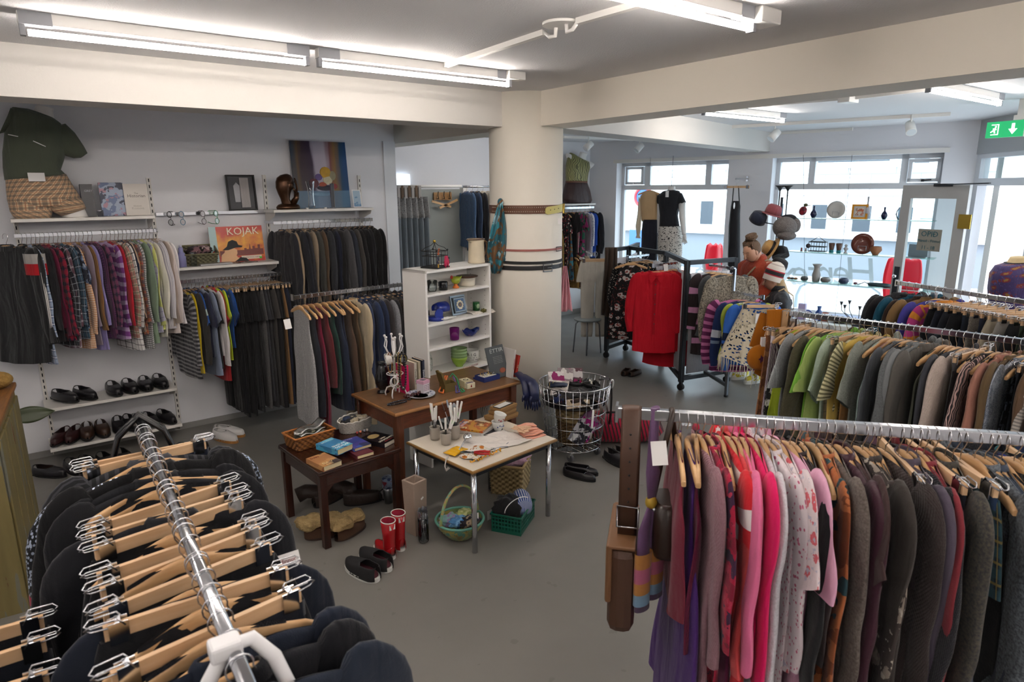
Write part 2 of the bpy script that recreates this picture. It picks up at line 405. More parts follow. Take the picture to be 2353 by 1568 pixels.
def shop_window(name,s0,s1,mull,vent,o=.2):
 z0=SILL;fw=.055;f=MB()
 def bar(a,b,za,zb,d=.07):f.box(wp((a+b)/2,(za+zb)/2,o),(b-a,d,zb-za),rz=yw)
 bar(s0,s0+fw,z0,WT);bar(s1-fw,s1,z0,WT);bar(s0,s1,WT-fw,WT);bar(s0,s1,z0,z0+fw);bar(s0,s1,2.055,2.13)
 for a,b in mull:bar(a,b,2.13,WT)
 w=struct(name,f,M_FRAME)
 g=MB();g.box(wp((s0+s1)/2,(z0+WT)/2,o),(s1-s0-.02,.008,WT-z0-.02),rz=yw);part('pane',g,M_PANE,w)
 a,b=vent;g=MB()
 for aa,bb,za,zb in((a,a+.04,2.14,WT-.06),(b-.04,b,2.14,WT-.06),(a,b,WT-.1,WT-.06),(a,b,2.14,2.18)):
  g.box(wp((aa+bb)/2,(za+zb)/2,o-.04),(bb-aa,.05,zb-za),rz=yw)
 v=part('vent_sash',g,M_FRAME,w)
 g=MB();c=wp((a+b)/2,2.155,o-.075);g.box(c,(.03,.03,.03),rz=yw);g.beam(c,c+WD*.09+Vector((0,0,.01)),.012,.014);part('window_handle',g,M_DMETAL if name.endswith('2')else M_CHROME,v)
 return w
S=lambda x:s_of(x,430,.2)
shop_window('window_1',wa0,wa1,[(S(1483),S(1495)),(S(1622),S(1635))],(S(1441),S(1482)))
shop_window('window_2',wb0,wb1,[(S(1857),S(1871)),(S(2066),S(2082))],(S(2084),S(2158)))
# display platform behind the second window
f=MB();f.box(wp((wa0+wb1)/2,SILL-.03,-.22),(wb1-wa0+.1,.5,.06),rz=yw);struct('trim_3',f,M_SHELF)
f=MB();f.box(wp((wa0+wb1)/2,SILL/2-.03,-.45),(wb1-wa0+.1,.03,SILL-.06),rz=yw);struct('trim_4',f,M_SHELF)
# light portals that only help the sampler find the windows
def portal(c,w,h,n):
 d=bpy.data.lights.new('window_daylight','AREA');d.shape='RECTANGLE';d.size=w;d.size_y=h;d.cycles.is_portal=True
 o=bpy.data.objects.new('window_daylight',d);COL.objects.link(o);o.location=c
 o.rotation_euler=(-n).to_track_quat('-Z','Y').to_euler()
portal(wp((wa0+wa1)/2,(SILL+WT)/2,.3),wa1-wa0,WT-SILL,WN);portal(wp((wb0+wb1)/2,(SILL+WT)/2,.3),wb1-wb0,WT-SILL,WN)
portal(KP+ED*1.6+EN*.15+Vector((0,0,1.25)),3.1,2.4,EN)
# ------------------------------------------------------------------ entrance wall with glazed screen
def ep(t,z,off=0):return KP+ED*t+EN*off+Vector((0,0,z))
ye=yaw_of(ED)
f=MB();f.box(ep(1.6,(2.44+ZC)/2,.08),(3.3,.16,ZC-2.44),rz=ye);struct('wall_entrance_head',f,mat('entrance_head_paint','#aeb1b4',.6))
f=MB()
for t0,t1,z0,z1 in((0,.1,0,2.44),(.1,3.2,2.09,2.17),(.1,3.2,2.39,2.44),(1.15,1.25,0,2.44),(2.4,2.5,0,2.44),(1.25,3.2,0,.12),(3.1,3.2,0,2.44)):
 f.box(ep((t0+t1)/2,(z0+z1)/2,.06),(t1-t0,.1,z1-z0),rz=ye)
dframe=struct('door_1',f,mat('entrance_frame_paint','#d3d6dc',.4))
f=MB();f.box(ep(2.2,1.05,.06),(1.95,.008,2.0),rz=ye);f.box(ep(1.65,2.28,.06),(3.1,.008,.22),rz=ye);part('glass',f,M_PANE,dframe)
# open door leaf, swung in against the street front
def leaf():
 hinge=od(2233,424,8.55);hinge.z=0
 d=None
 lft=ow(2079,424,-.55);lft.z=0;d=(lft-hinge);wid=d.length;d.normalize();yy=yaw_of(d)
 fm=MB()
 P=lambda t,z:hinge+d*t+Vector((0,0,z))
 def b(t0,t1,z0,z1):fm.box(P((t0+t1)/2,(z0+z1)/2),(t1-t0,.045,z1-z0),rz=yy)
 b(0,.12,0.02,2.1);b(wid-.11,wid,.02,2.1);b(.12,wid-.11,1.955,2.1);b(.12,wid-.11,.02,.3)
 lf=struct('door_2',fm,mat('door_leaf_paint','#a9a8a6',.45))
 g=MB();g.box(P(wid/2,1.13),(wid-.2,.008,1.68),rz=yy);part('glass',g,M_PANE,lf)
 n=Vector((d.y,-d.x,0));
 if n.dot(EYE-hinge)<0:n=-n
 lf2=part('lock_plate',MB().box(P(wid-.06,1.0)+n*.03,(.06,.012,.34),rz=yy),M_DMETAL,lf)
 part('door_knob',MB().ball(P(wid-.06,1.06)+n*.06,.024),M_CHROME,lf2)
 g=MB();g.box(P(.0,1.72)+n*.03,(.13,.008,.15),rz=yy)
 part('hinge',g,mat('brass','#c9ab4e',.3,1),lf)
 g=MB();a=P(.02,2.12)+n*.03;g.beam(P(.25,2.105)+n*.03,P(-.35,2.115)+n*.28,.02,.012);g.box(P(.28,2.1)+n*.03,(.2,.03,.03),rz=yy);part('door_closer',g,M_DMETAL,lf)
 # hand written card taped to the glass
 cc=P(wid*.49,1.50)+n*.012
 cd=MB().box(cc,(.27,.003,.24),rz=yy);card=tag(link('opening_hours_card',cd.mesh('opening_hours_card',mat('kraft_card','#8d8a80',.8))),'grey handwritten card taped inside the open glass door','sign')
 rt=(R(90),0,yaw_of(-d));mi=mat('teal_ink','#1e5a66',.8)
 for k,(tx,sz)in enumerate((('OPIÐ',.085),('Mánud - Föstud',.042),('11 - 18',.055))):
  text_part('writing',tx,sz,mi,card,cc+n*.004+Vector((0,0,.065-k*.075)),rt)
leaf()
# exit sign on its bracket
c=od(2312,297,7.4);v=(EYE-c);v.z=0;v.normalize();ex=thing('exit_sign','green illuminated emergency exit sign with running figure and arrow','sign',c,yaw_of(v)+R(90)-R(25))
part('sign_box',MB().box((0,0,0),(.30,.035,.135)),mat('exit_green','#0d8f55',.4,emit='#12a060',estr=.6),ex)
part('sign_side',MB().box((.155,0,0),(.02,.04,.14)),mat('opal_plastic','#dfeee6',.3),ex)
mw=mat('sign_white','#f4fff8',.5,emit='#f4fff8',estr=1.2)
g=MB();F=-.0185
g.prism([(-.012,.045),(.012,.045),(.012,0),(.034,0),(0,-.045),(-.034,0),(-.012,0)],(.06,F,0),(1,0,0),(0,0,1),.001);part('arrow_symbol',g,mw,ex)
g=MB();g.prism([(-.03,-.045),(.03,-.045),(.03,.045),(-.03,.045),(-.03,.038),(.022,.038),(.022,-.038),(-.03,-.038)],(-.08,F,0),(1,0,0),(0,0,1),.001)
g.ball((-.075,F,.024),(.008,.001,.008),8,6);g.prism([(-.012,.012),(.012,.014),(.02,-.002),(.006,-.004),(.012,-.03),(.0,-.03),(-.004,-.012),(-.026,-.026),(-.03,-.018),(-.01,-.004)],(-.085,F,0),(1,0,0),(0,0,1),.001);part('running_figure',g,mw,ex)
g=MB();g.box((.10,.0,.24),(.05,.03,.35));g.box((.10,0,.09),(.09,.05,.04));part('bracket',g,M_WHITE,ex)
# ------------------------------------------------------------------ baseboards
f=MB();f.span((-2.6,YB-.012,0),(XE-.13,YB,.05));struct('baseboard_back',f,mat('grey_skirting','#8d8c8a',.7))
f=MB();f.span((XE,YB2-.012,0),(W0.x,YB2,.08));struct('baseboard_far',f,mat('grey_skirting','#8d8c8a',.7))
# ================================================================== FLUORESCENT LIGHTS AND CEILING WIRING
M_TUBE=mat('lit_tube','#ffffff',.5,emit='#fff4ea',estr=TUBE_POWER)
M_SOCK=mat('grey_socket','#8f9196',.5)
def fixture(x0,x1,y,label,box_end=False):
 t=thing('fluorescent_light',label,'ceiling light',((x0+x1)/2,y,ZC),0,'fluorescent strip lights');h=(x1-x0)/2
 part('housing',MB().box((0,0,-.024),(2*h,.05,.048)),M_WHITE,t,bevel=.004)
 part('tube',MB().cyl((-h+.03,0,-.078),(h-.03,0,-.078),.013,n=12),M_TUBE,t)
 for s in(-1,1):
  part('lamp_socket',MB().box((s*(h-.012),0,-.06),(.02,.034,.065)),M_SOCK,t)
  part('end_cover',MB().box((s*(h-.06),0,-.025),(.115,.053,.051)),M_SOCK,t)
 return t
a,b,c2,d2=oz(36,23,ZC),oz(709,107,ZC),oz(733,107,ZC),oz(1170,166,ZC)
YL=(a.y+d2.y)/2
fixture(a.x,b.x,YL,'long strip light at top left, above the shirt rail')
fixture(c2.x,d2.x,YL,'strip light ending beside the round column, next in line')
e3=oz(1733,20,ZC)
fixture(e3.x-1.3,e3.x,e3.y,'strip light at the top edge, cut off by the picture')
fixture(e3.x-2.7,e3.x-1.4,e3.y,'strip light out of view over the near racks')
a,b=oz(1630,238,ZC),oz(1790,262,ZC);fixture(a.x,b.x,(a.y+b.y)/2,'strip light beyond the right beam, nearer the woman')
a,b=oz(2150,178,ZC),oz(2288,218,ZC);fixture(a.x,b.x,(a.y+b.y)/2,'short strip light at far right near the exit sign')
fixture(.4,1.7,-.6,'strip light behind the viewer');fixture(-1.6,-.3,1.9,'strip light over the cupboard, out of view');fixture(4.4,5.7,.4,'strip light over the right racks, out of view')
for i_,(x_,y_)in enumerate(((-1.2,-1.2),(1.0,-1.5),(2.6,-.6),(2.6,-1.6),(5.2,-.4),(4.4,-1.4),(-2.0,.6),(-2.2,3.2),(4.5,6.7))):fixture(x_,x_+1.3,y_,('strip light behind the viewer, far left','strip light behind the viewer, near left','strip light behind the viewer, middle','strip light behind the viewer, last row','strip light over the far right racks, out of view','strip light behind the viewer, right','strip light left of the viewer','strip light left of the shirt rail, out of view','strip light over the fitting room')[i_])  # fill strip lights added out of view to raise the ambient light
def box_on_ceiling(x,y,d,label,name='junction_box'):
 p=oz(x,y,ZC);one(name,MB().box((0,0,-d[2]/2),d),M_WHITE,label,'junction box',p,bevel=.006)
box_on_ceiling(1180,165,(.13,.09,.05),'white junction box at the end of the left strip lights')
box_on_ceiling(1751,22,(.14,.1,.06),'white junction box on the end of the topmost strip light')
box_on_ceiling(1950,222,(.16,.1,.05),'small white junction box on the cable duct beyond the beam')
def duct(p0,p1,label,w=.03,name='cable_duct'):
 a,b=oz(*p0,ZC),oz(*p1,ZC);z=Vector((0,0,-.0125));one(name,MB().beam(a+z,b+z,w,.025),M_WHITE,label,'cable duct')
duct((1020,146),(1252,68),'white cable duct on the ceiling from strip light to hook plate')
duct((1328,42),(1500,-8),'white cable duct on the ceiling running to the topmost light')
duct((1700,243),(1935,224),'white cable duct from the strip light to the small box');duct((1968,221),(2150,200),'white cable duct from the small box to the far right light')
p=oz(1290,52,ZC);t=thing('ceiling_rose','round white ceiling plate with two cable hooks','ceiling plate',p)
part('plate',MB().cyl((0,0,-.012),(0,0,0),.085,n=28),M_WHITE,t)
q1,q2=oz(1252,68,ZC)-p,oz(1328,42,ZC)-p
for q in(q1,q2):part('cable',MB().tube([q+Vector((0,0,-.012)),q*.7+Vector((0,0,-.04)),q*.35+Vector((0,0,-.045)),q*.3+Vector((0,0,-.0))],.009,8),M_WHITE,t)
# spot tracks
def track(p0,p1,label):
 a,b=oz(*p0,ZC),oz(*p1,ZC);z=Vector((0,0,-.018));one('spotlight_track',MB().beam(a+z,b+z,.035,.035),M_WHITE,label,'light track')
track((1683,288),(2185,258),'white spotlight track along the shop front ceiling');track((1790,303),(1960,293),'short white spotlight track close to the windows');track((1295,312),(1570,322),'white spotlight track behind the column')
def spot(x,y,label,aim):
 p=oz(x,y,ZC);t=thing('spotlight',label,'spotlight',p,0,'track spotlights')
 aim=Vector(aim).normalized()
 c=Vector((0,0,-.13));part('lamp_head',MB().cyl(c-aim*.06,c+aim*.07,.045,.05,20),M_WHITE,t);part('arm',MB().cyl((0,0,0),(0,0,-.12),.01),M_WHITE,t)
 part('lamp_face',MB().cyl(c+aim*.068,c+aim*.072,.044,n=20),mat('lamp_lens','#cfd4d8',.2),t)
spot(1782,283,'white track spotlight over the woman',(-.6,.3,-.7));spot(2096,263,'white track spotlight near the open door',(-.5,-.4,-.7));spot(1353,313,'white track spotlight just right of the column',(-.7,.2,-.6));spot(1470,318,'small white track spotlight above the first window',(-.6,.2,-.6))
# ================================================================== STREET OUTSIDE
STREET=mat('pavement','#b9bcc0',.8,vary=.08,vscale=3)
f=MB();c=wp(2,-.1,9);f.box((c.x,c.y,-.16),(60,30,.1),rz=yw)
f2=MB();f2.box(wp(2,-.16,20),(60,40,.1),rz=yw);struct('ground_street',f2,STREET)
def cladding():
 m=bpy.data.materials.new('stone_cladding');m.use_nodes=True;g=NG(m);b=g.N['Principled BSDF'];L=g.t.links
 tc=g.N.new('ShaderNodeTexCoord');br=g.N.new('ShaderNodeTexBrick');mp=g.N.new('ShaderNodeMapping')
 L.new(tc.outputs['UV'],br.inputs['Vector'])
 br.inputs['Scale'].default_value=1;br.inputs['Brick Width'].default_value=1.0;br.inputs['Row Height'].default_value=.5;br.inputs['Mortar Size'].default_value=.012
 br.inputs['Color1'].default_value=lin('#c6c8ca');br.inputs['Color2'].default_value=lin('#b8babd');br.inputs['Mortar'].default_value=lin('#7e8288')
 L.new(br.outputs['Color'],b.inputs['Base Color']);b.inputs['Roughness'].default_value=.7
 return m
OFF=8.0
zb=ow(1950,548,OFF).z;zg=-.11
def osheet(z0,z1,off,s0=-14,s1=24):
 f=MB();f.sheet(lambda u,v:wp(s0+(s1-s0)*u,z0+(z1-z0)*v,off),1,1,smooth=False,su=(s1-s0),sv=(z1-z0));return f
bld=thing('office_building','pale stone clad office building across the street','building',wp(3,0,OFF+.3))
Mi=Matrix.Translation(-bld.location)
fw=osheet(zb,9,OFF).xf(Mi);part('wall',fw,cladding(),bld)
part('plinth',osheet(zg,zb,OFF-.02).xf(Mi),mat('blue_grey_render','#70767e',.8),bld)
part('ledge',MB().box(wp(5,zb+.04,OFF-.05),(38,.22,.1),rz=yw).xf(Mi),mat('ledge_stone','#d5d7d9',.7),bld)
M_OW=mat('street_window_glass','#3d444c',.5,spec=.3)
def owin(x0,x1,y0,y1):
 a,b=ow(x0,y0,OFF),ow(x1,y0,OFF);s0,s1=(a-W0).dot(WD),(b-W0).dot(WD);z1=a.z;z0=ow(x0,y1,OFF).z
 w=part('window',MB().box(wp((s0+s1)/2,(z0+z1)/2,OFF-.04),(s1-s0,.1,z1-z0),rz=yw).xf(Mi),mat('street_window_frame','#e6e8ea',.5),bld)
 part('pane',MB().box(wp((s0+s1)/2,(z0+z1)/2,OFF-.1),(s1-s0-.3,.02,z1-z0-.28),rz=yw).xf(Mi),M_OW,w)
for q in((1604,1656,450,526),(1500,1540,444,520),(1791,1816,455,532),(1857,1921,457,538),(1951,2024,459,545),(2052,2120,462,548),(2150,2215,465,552)):owin(*q)
for q in((1480,1580,345,392),(1600,1700,345,392),(1871,2068,335,388),(2090,2160,340,390)):owin(*q)
# cycle loop on the pavement
g=MB();a,b=ow(1828,700,1.8),ow(2025,720,1.8);a.z=b.z=0;dv=(b-a);Lr=dv.length;dv.normalize()
g.tube([a+Vector((0,0,-.1)),a+Vector((0,0,.35)),a+dv*.05+Vector((0,0,.5)),a+dv*.17+Vector((0,0,.58)),b-dv*.17+Vector((0,0,.58)),b-dv*.05+Vector((0,0,.5)),b+Vector((0,0,.35)),b+Vector((0,0,-.1))],.03,10)
one('cycle_stand',g,mat('galvanised_steel','#9fa9ad',.4,.6),'bent grey steel cycle stand on the pavement outside the window','bike rack')
# outside the entrance: reveal wall and pebble-dash pillar
sp=cloth('dots',['#cfd0d4','#50545c','#8a8d94'],sc=1.1)
f=MB();f.box(ep(.32,1.4,.55),(.12,.9,3.2),rz=ye);struct('wall_entrance_reveal',f,M_WHITE)
def pebble():
 m=bpy.data.materials.new('pebble_dash');m.use_nodes=True;g=NG(m);b=g.N['Principled BSDF']
 tc=g.N.new('ShaderNodeTexCoord');n=g.N.new('ShaderNodeTexNoise');n.inputs['Scale'].default_value=38;n.inputs['Detail'].default_value=3;g.t.links.new(tc.outputs['Object'],n.inputs['Vector'])
 g.t.links.new(g.mix(g.math('GREATER_THAN',n.outputs['Fac'],.52),lin('#c2c2c8'),lin('#5a5c66')),b.inputs['Base Color']);b.inputs['Roughness'].default_value=.9;return m
f=MB();f.beam(ep(.62,-.1,.75),ep(.50,3.2,.75),.25,.35,up=EN);one('pebble_dash_pillar',f,pebble(),'speckled grey pebble-dash pillar outside the entrance','pillar')
# ================================================================== HANGERS
def hook_mb():
 f=MB();pts=[(0,0,-.078),(0,0,-.046),(.010,0,-.034),(.021,0,-.014)]
 pts+=[(.022*math.cos(a),0,-.004+.022*math.sin(a))for a in[R(q)for q in range(0,200,22)]]+[(-.024,0,-.018)]
 f.tube(pts,.0016,6);return f
_hook=hook_mb().mesh('hook',M_CHROME)
def arms_mb():
 f=MB();rs=[]
 for k in range(17):
  x=-.190+.380*k/16;ax=abs(x);z=-.082-.31*max(0,ax-.03)-.9*max(0,ax-.17)**1.5;h=.034-.06*max(0,ax-.05);y=-.9*ax*ax*.1;t=.0065 if ax<.2 else .005
  if k in(0,16):h*=.6
  rs.append([Vector((x,y+t*sy,z+h/2*sz))for sy,sz in((-1,-.7),(-1,.7),(-.6,1),(.6,1),(1,.7),(1,-.7),(.6,-1),(-.6,-1))])
 f.rings(rs,cap0=True,cap1=True);return f
_arms=arms_mb().mesh('clothes_hanger',M_HWOOD);_arms_p=arms_mb().mesh('clothes_hanger',mat('white_plastic','#eeeef0',.35))
_bar=MB().box((0,0,-.088),(.35,.012,.03)).mesh('clip_hanger',M_HWOOD2)
def clip_mb():
 f=MB()
 f.tube([(-.012,-.012,.012),(.0,-.014,.03),(.045,-.012,.03),(.055,-.008,.022),(.045,-.006,.014),(0,-.01,.012)],.0018,6)
 f.tube([(-.012,.012,.012),(.0,.014,.03),(.045,.012,.03),(.055,.008,.022),(.045,.006,.014),(0,.01,.012)],.0018,6)
 f.box((0,-.011,-.002),(.034,.003,.045));f.box((0,.011,-.002),(.034,.003,.045));f.cyl((-.016,0,.006),(.016,0,.006),.006,n=8);f.box((0,0,.02),(.01,.02,.008))
 return f
_clip=clip_mb().mesh('clip',M_CHROME)
def hanger(loc,yaw,kind,label,group,low=False):
 if kind=='clip':
  o=link('clip_hanger',_bar,None,loc,yaw);tag(o,label,'hanger',group)
  for s in(-1,1):
   c=link('clip',_clip,o,(s*.15,0,-.088));c.rotation_euler=(0,0,0 if s>0 else PI)
 else:
  o=link('clothes_hanger',_arms_p if kind=='plastic' else _arms,None,loc,yaw);tag(o,label,'hanger',group)
 link('hook',_hook,o);return o
 # ================================================================== GARMENTS (built round a hanger: +X is the near shoulder)
def sg(a,p):return math.copysign(abs(a)**p,a)
def body_mb(L,ws,wc,wh,T,seed,A=.012,straps=False,vneck=0.0,drop=0.0,nU=26,nV=12,arm=0.0):
 r=random.Random(seed);k1,k2,p1,p2,p3=r.uniform(38,60),r.uniform(70,105),r.uniform(0,6),r.uniform(0,6),r.uniform(0,6)
 sway=r.uniform(-.012,.012);rs=[];uv=[]
 for j in range(-1 if ws>.14 else 0,nV+1):
  v=(max(0,j)/nV)**1.15;row=[];ur=[]
  t=max(T*(.3+.7*min(1,v*3)),.014 if ws>.16 else 0);w=ws+(wc-ws)*min(1,v*4)+(wh-wc)*max(0,(v-.25)/.75)
  if arm and .03<v<.33:w-=arm*math.sin(PI*(v-.03)/.3)
  for i in range(nU):
   th=2*PI*i/nU;c,s=math.cos(th),math.sin(th)
   xn=sg(c,.75);x0=ws*xn
   zs=-.066-.31*max(0,abs(x0)-.05)-1.2*max(0,abs(x0)-.17)**1.6
   if abs(x0)<.06:zs-=(.02+(vneck if s<0 else vneck*.15))*(1-abs(x0)/.06)
   x=xn*w
   fold=A*v**.6*(math.sin(k1*x+p1+1.5*v)+.5*math.sin(k2*x+p2-2*v)+.6*(1-2*abs(math.sin(.5*k1*x+p3+v)))*v)
   y=t*sg(s,.7)+fold+sway*v*v+T*.4*v*math.sin(3*v*3+p3)
   z=zs*(1-v)+(-.085-L)*v+drop*v*math.sin(2.2*th+p3)+(.02*(abs(xn)**2)*v)
   if j<0:y*=.05 if abs(x0)>.062 else .9;z+=.005
   row.append(Vector((x,y,z)));ur.append((th/(2*PI)*(4*wc),-z))
  ur.append((4*wc,ur[0][1]));rs.append(row);uv.append(ur)
 f=MB();f.rings(rs,uvs=uv);return f
def sleeve_mb(side,ws,SL,T,seed,w0=.075,w1=.045,n=12,spread=.03):
 r=random.Random(seed);rs=[];uv=[];bend=r.uniform(-.035,.045);kn=r.uniform(0,.02);ph=r.uniform(0,6)
 path=[(ws-.06,-.118,w0*.75),(ws-.02,-.132,w0*.98),(ws+.012,-.170,w0),(ws+.02,-.23,w0*.95)]
 m=max(3,int(SL/.07))
 for k in range(1,m+1):q=k/m;path.append((ws+.02+spread*q+bend*math.sin(PI*q),-.23-(SL-.09)*q,w0+(w1-w0)*q**.8))
 L=len(path);ln=0
 for k,(x,z,a)in enumerate(path):
  p,q=path[max(0,k-1)],path[min(L-1,k+1)];dx,dz=q[0]-p[0],q[1]-p[1];d=math.hypot(dx,dz);nx,nz=-dz/d,dx/d
  if k:ln+=math.hypot(x-path[k-1][0],z-path[k-1][1])
  b=T*(.9 if k<2 else 1.0)*(1-.25*k/L)*(.75 if k==0 else 1)
  fy=(.007*math.sin(5*k+ph)-.004+kn*math.sin(2.2*k/L+ph))*k/L;a*=1+.10*math.sin(2.3*k+ph)*(k>3)
  rs.append([Vector((side*(x+nx*a*math.cos(t)+.004*math.sin(9*t+k*1.7+ph)),fy+b*math.sin(t)+.003*math.sin(4*t+k),z+nz*a*math.cos(t)))for t in[2*PI*i/n for i in range(n)]])
  uv.append([(i/n*4*w0,ln)for i in range(n+1)])
 f=MB();f.rings(rs,uvs=uv,cap0=True);return f
def collar_mb(big=1.0):
 f=MB();rs=[]
 for q,z in((1.02,-.004),(.95,.016),(1.03,.021),(1.22,.012),(1.42,-.010)):
  rs.append([Vector((.05*q*math.cos(t),.022*q*math.sin(t),-.084+z*(.6+.4*big)-.012*max(0,-math.sin(t))))for t in[2*PI*i/18 for i in range(18)]])
 f.rings(rs);return f
def legs_mb(L,T,seed,w=.19):
 r=random.Random(seed);f=MB();A=.006;k1,p1=r.uniform(30,50),r.uniform(0,6)
 def ring(z,cx,hw,t,n=16):
  return[Vector((cx+hw*sg(math.cos(a),.7),t*sg(math.sin(a),.8)+A*math.sin(k1*(cx+hw*math.cos(a))+p1+2*z),z))for a in[2*PI*i/n for i in range(n)]]
 zs=[-.105,-.16,-.25,-.36];rs=[ring(z,0,w*(1+.1*q),T*(.5+.5*min(1,q)))for q,z in enumerate(zs)]
 f.rings(rs,uvs=[[(i/16*.8,-z)for i in range(17)]for z in zs])
 for s in(-1,1):
  zz=[-.30]+[-.34-(L-.24)*k/6 for k in range(7)]
  f.rings([ring(z,s*(w*.5),w*(.5-.10*k/7),T*.9)for k,z in enumerate(zz)],uvs=[[(i/16*.4,-z)for i in range(17)]for z in zz])
 return f
def skirt_mb(L,T,seed,w=.18,flare=1.25):
 r=random.Random(seed);f=MB();rs=[];uv=[];p=r.uniform(0,6);kf=r.randint(7,11)
 for j in range(9):
  v=j/8;z=-.105-L*v
  rs.append([Vector((w*(1+(flare-1)*v)*sg(math.cos(a),.8),(T*(.5+.9*v))*sg(math.sin(a),.8)+.010*v*math.sin(kf*a+p),z+.01*v*math.sin(kf*a)))for a in[2*PI*i/28 for i in range(28)]])
  uv.append([(i/28*.8,-z)for i in range(29)])
 f.rings(rs,uvs=uv);return f
KIND={
'shirt':('shirt',.70,.56,.20,.068,.017,1,'wood'),'tee':('t_shirt',.62,.20,.20,.085,.014,0,'wood'),'polo':('polo_shirt',.62,.20,.20,.085,.015,1,'wood'),
'jacket':('jacket',.74,.60,.205,.078,.026,1.5,'wood'),'coat':('coat',1.0,.62,.205,.08,.028,1.5,'wood'),'sweater':('sweater',.62,.56,.205,.075,.022,0,'wood'),
'cardigan':('cardigan',.66,.56,.20,.072,.02,0,'wood'),'vest':('vest',.62,0,.15,0,.018,0,'wood'),'top':('sleeveless_top',.62,0,.15,0,.013,0,'wood'),
'blouse':('blouse',.66,.50,.195,.065,.014,.8,'wood'),'shorttop':('blouse',.62,.22,.195,.09,.014,0,'wood'),'dress':('dress',1.02,0,.15,0,.02,0,'wood'),'dresss':('dress',.98,.24,.19,.08,.018,0,'wood'),
'trousers':('trousers',.95,0,0,0,.017,0,'clip'),'skirt':('skirt',.62,0,0,0,.016,0,'clip'),'shorts':('shorts',.4,0,0,0,.015,0,'clip'),'empty':('',0,0,0,0,0,0,'wood'),'emptyclip':('',0,0,0,0,0,0,'clip')}
SEED=[100]
def garment(kind,desc,fab,loc,yaw,where,L=None,group=None,tk=1.0,scale=1.0,hg=True,label=None,A=.011,tilt=0.0,hgroup=None):
 nm,L0,SL,ws,sw,T,col,hk=KIND[kind];L=L or L0;T*=tk;SEED[0]+=1;sd=SEED[0];rv=random.Random(sd*7+1);ws*=rv.uniform(.97,1.05);sw*=rv.uniform(.85,1.18);SL*=rv.uniform(.9,1.06)
 loc=Vector(loc)
 art=desc
 if nm:
  if kind=='trousers' or kind=='shorts':b=legs_mb(L,T,sd)
  elif kind=='skirt':b=skirt_mb(L,T,sd)
  elif kind in('vest','top'):b=body_mb(L,.125 if kind=='top' else .15,.20,.215,T,sd,A,vneck=.06,arm=.035)
  elif kind=='dress':b=body_mb(L,.13,.20,.27,T,sd,A*1.4,vneck=.05,arm=.03,drop=.01)
  else:b=body_mb(L,ws,ws+.025,ws+(.05 if kind in('coat','dresss')else .03),T,sd,A,vneck=.05 if kind in('jacket','cardigan','coat')else .01)
  M=Matrix.Scale(scale,4)if scale!=1 else None
  if M:b.xf(M)
  o=link(nm,b.mesh(nm,fab),None,loc,yaw);tag(o,label or f'{desc} {where}',nm.replace('_',' ').replace('t shirt','t-shirt'),group)
  smooth(o)
  if tilt:o.rotation_euler=(0,tilt,yaw)
  if SL:
   for s in(1,-1):
    q=sleeve_mb(s,ws,SL,T*.95,sd*3+s,w0=sw,w1=sw*(.6 if SL>.3 else .9),spread=.03 if SL>.3 else .06)
    if M:q.xf(M)
    smooth(part('sleeve',q,fab,o))
  if col:
   q=collar_mb(col);
   if M:q.xf(M)
   part('collar',q,fab,o)
  if kind in('trousers','skirt','shorts'):
   q=MB();q.rings([[Vector((.184*sg(math.cos(a),.7),(T*.5+.0025)*sg(math.sin(a),.8),z))for a in[2*PI*i/16 for i in range(16)]]for z in(-.102,-.14)]);part('waistband',q,fab,o)
 if hg:
  hl=loc+Vector((0,0,0))
  hanger(hl,yaw,hk,f'{"clip" if hk == "clip" else "wooden"} hanger '+(f'carrying the {desc} {where}' if nm else f'{desc} {where}'),hgroup)
 return o if nm else None
def rack(items,a,b,tiltdeg,where,group,gap=1.0,jitter=.25,near=None,tk=1.0,A=.008,yawfix=None,yj=4):
 """items hung evenly from point a to point b; the hangers' near end is turned tiltdeg towards b"""
 lines=[l.strip()for l in items.strip().split('\n')if l.strip()]
 a,b=Vector(a),Vector(b);d=(b-a);D=Vector((d.x,d.y,0)).normalized();P=Vector((-D.y,D.x,0))
 mid=(a+b)/2
 if P.dot(EYE-mid)<0:P=-P
 n=sum(float(l.split('|')[1])if l.startswith('gap')else 1 for l in lines);k=0;seen=set();r=random.Random(hash(len(lines))+5)
 for l in lines:
  q=l.split('|')
  if q[0]=='gap':k+=float(q[1]);continue
  desc,kind,pat,cols=q[0],q[1],q[2],q[3].split(',')
  assert desc not in seen,desc
  seen.add(desc);L=float(q[4])if len(q)>4 and q[4]else None
  sc=float(q[5])if len(q)>5 and q[5]else 1.0
  f=(k+.5+r.uniform(-jitter,jitter)*.5)/n;k+=1
  tl=R(tiltdeg+r.uniform(-yj,yj));v=P*math.cos(tl)+D*math.sin(tl)
  if yawfix is not None:tl=yawfix+R(r.uniform(-yj,yj));v=Vector((math.cos(tl),math.sin(tl),0))
  if kind.startswith('empty'):garment(kind,desc,None,a+d*f,yaw_of(v),where,hgroup='hangers '+where);continue
  rough=.35 if pat in('leather','satin')else .88
  fab=cloth('plain' if pat in('leather','satin')else pat,['#'+c for c in cols],rough,sc)
  garment(kind,desc,fab,a+d*f,yaw_of(v),where,L,'clothes '+where,tk=tk,A=A,hgroup='hangers '+where)
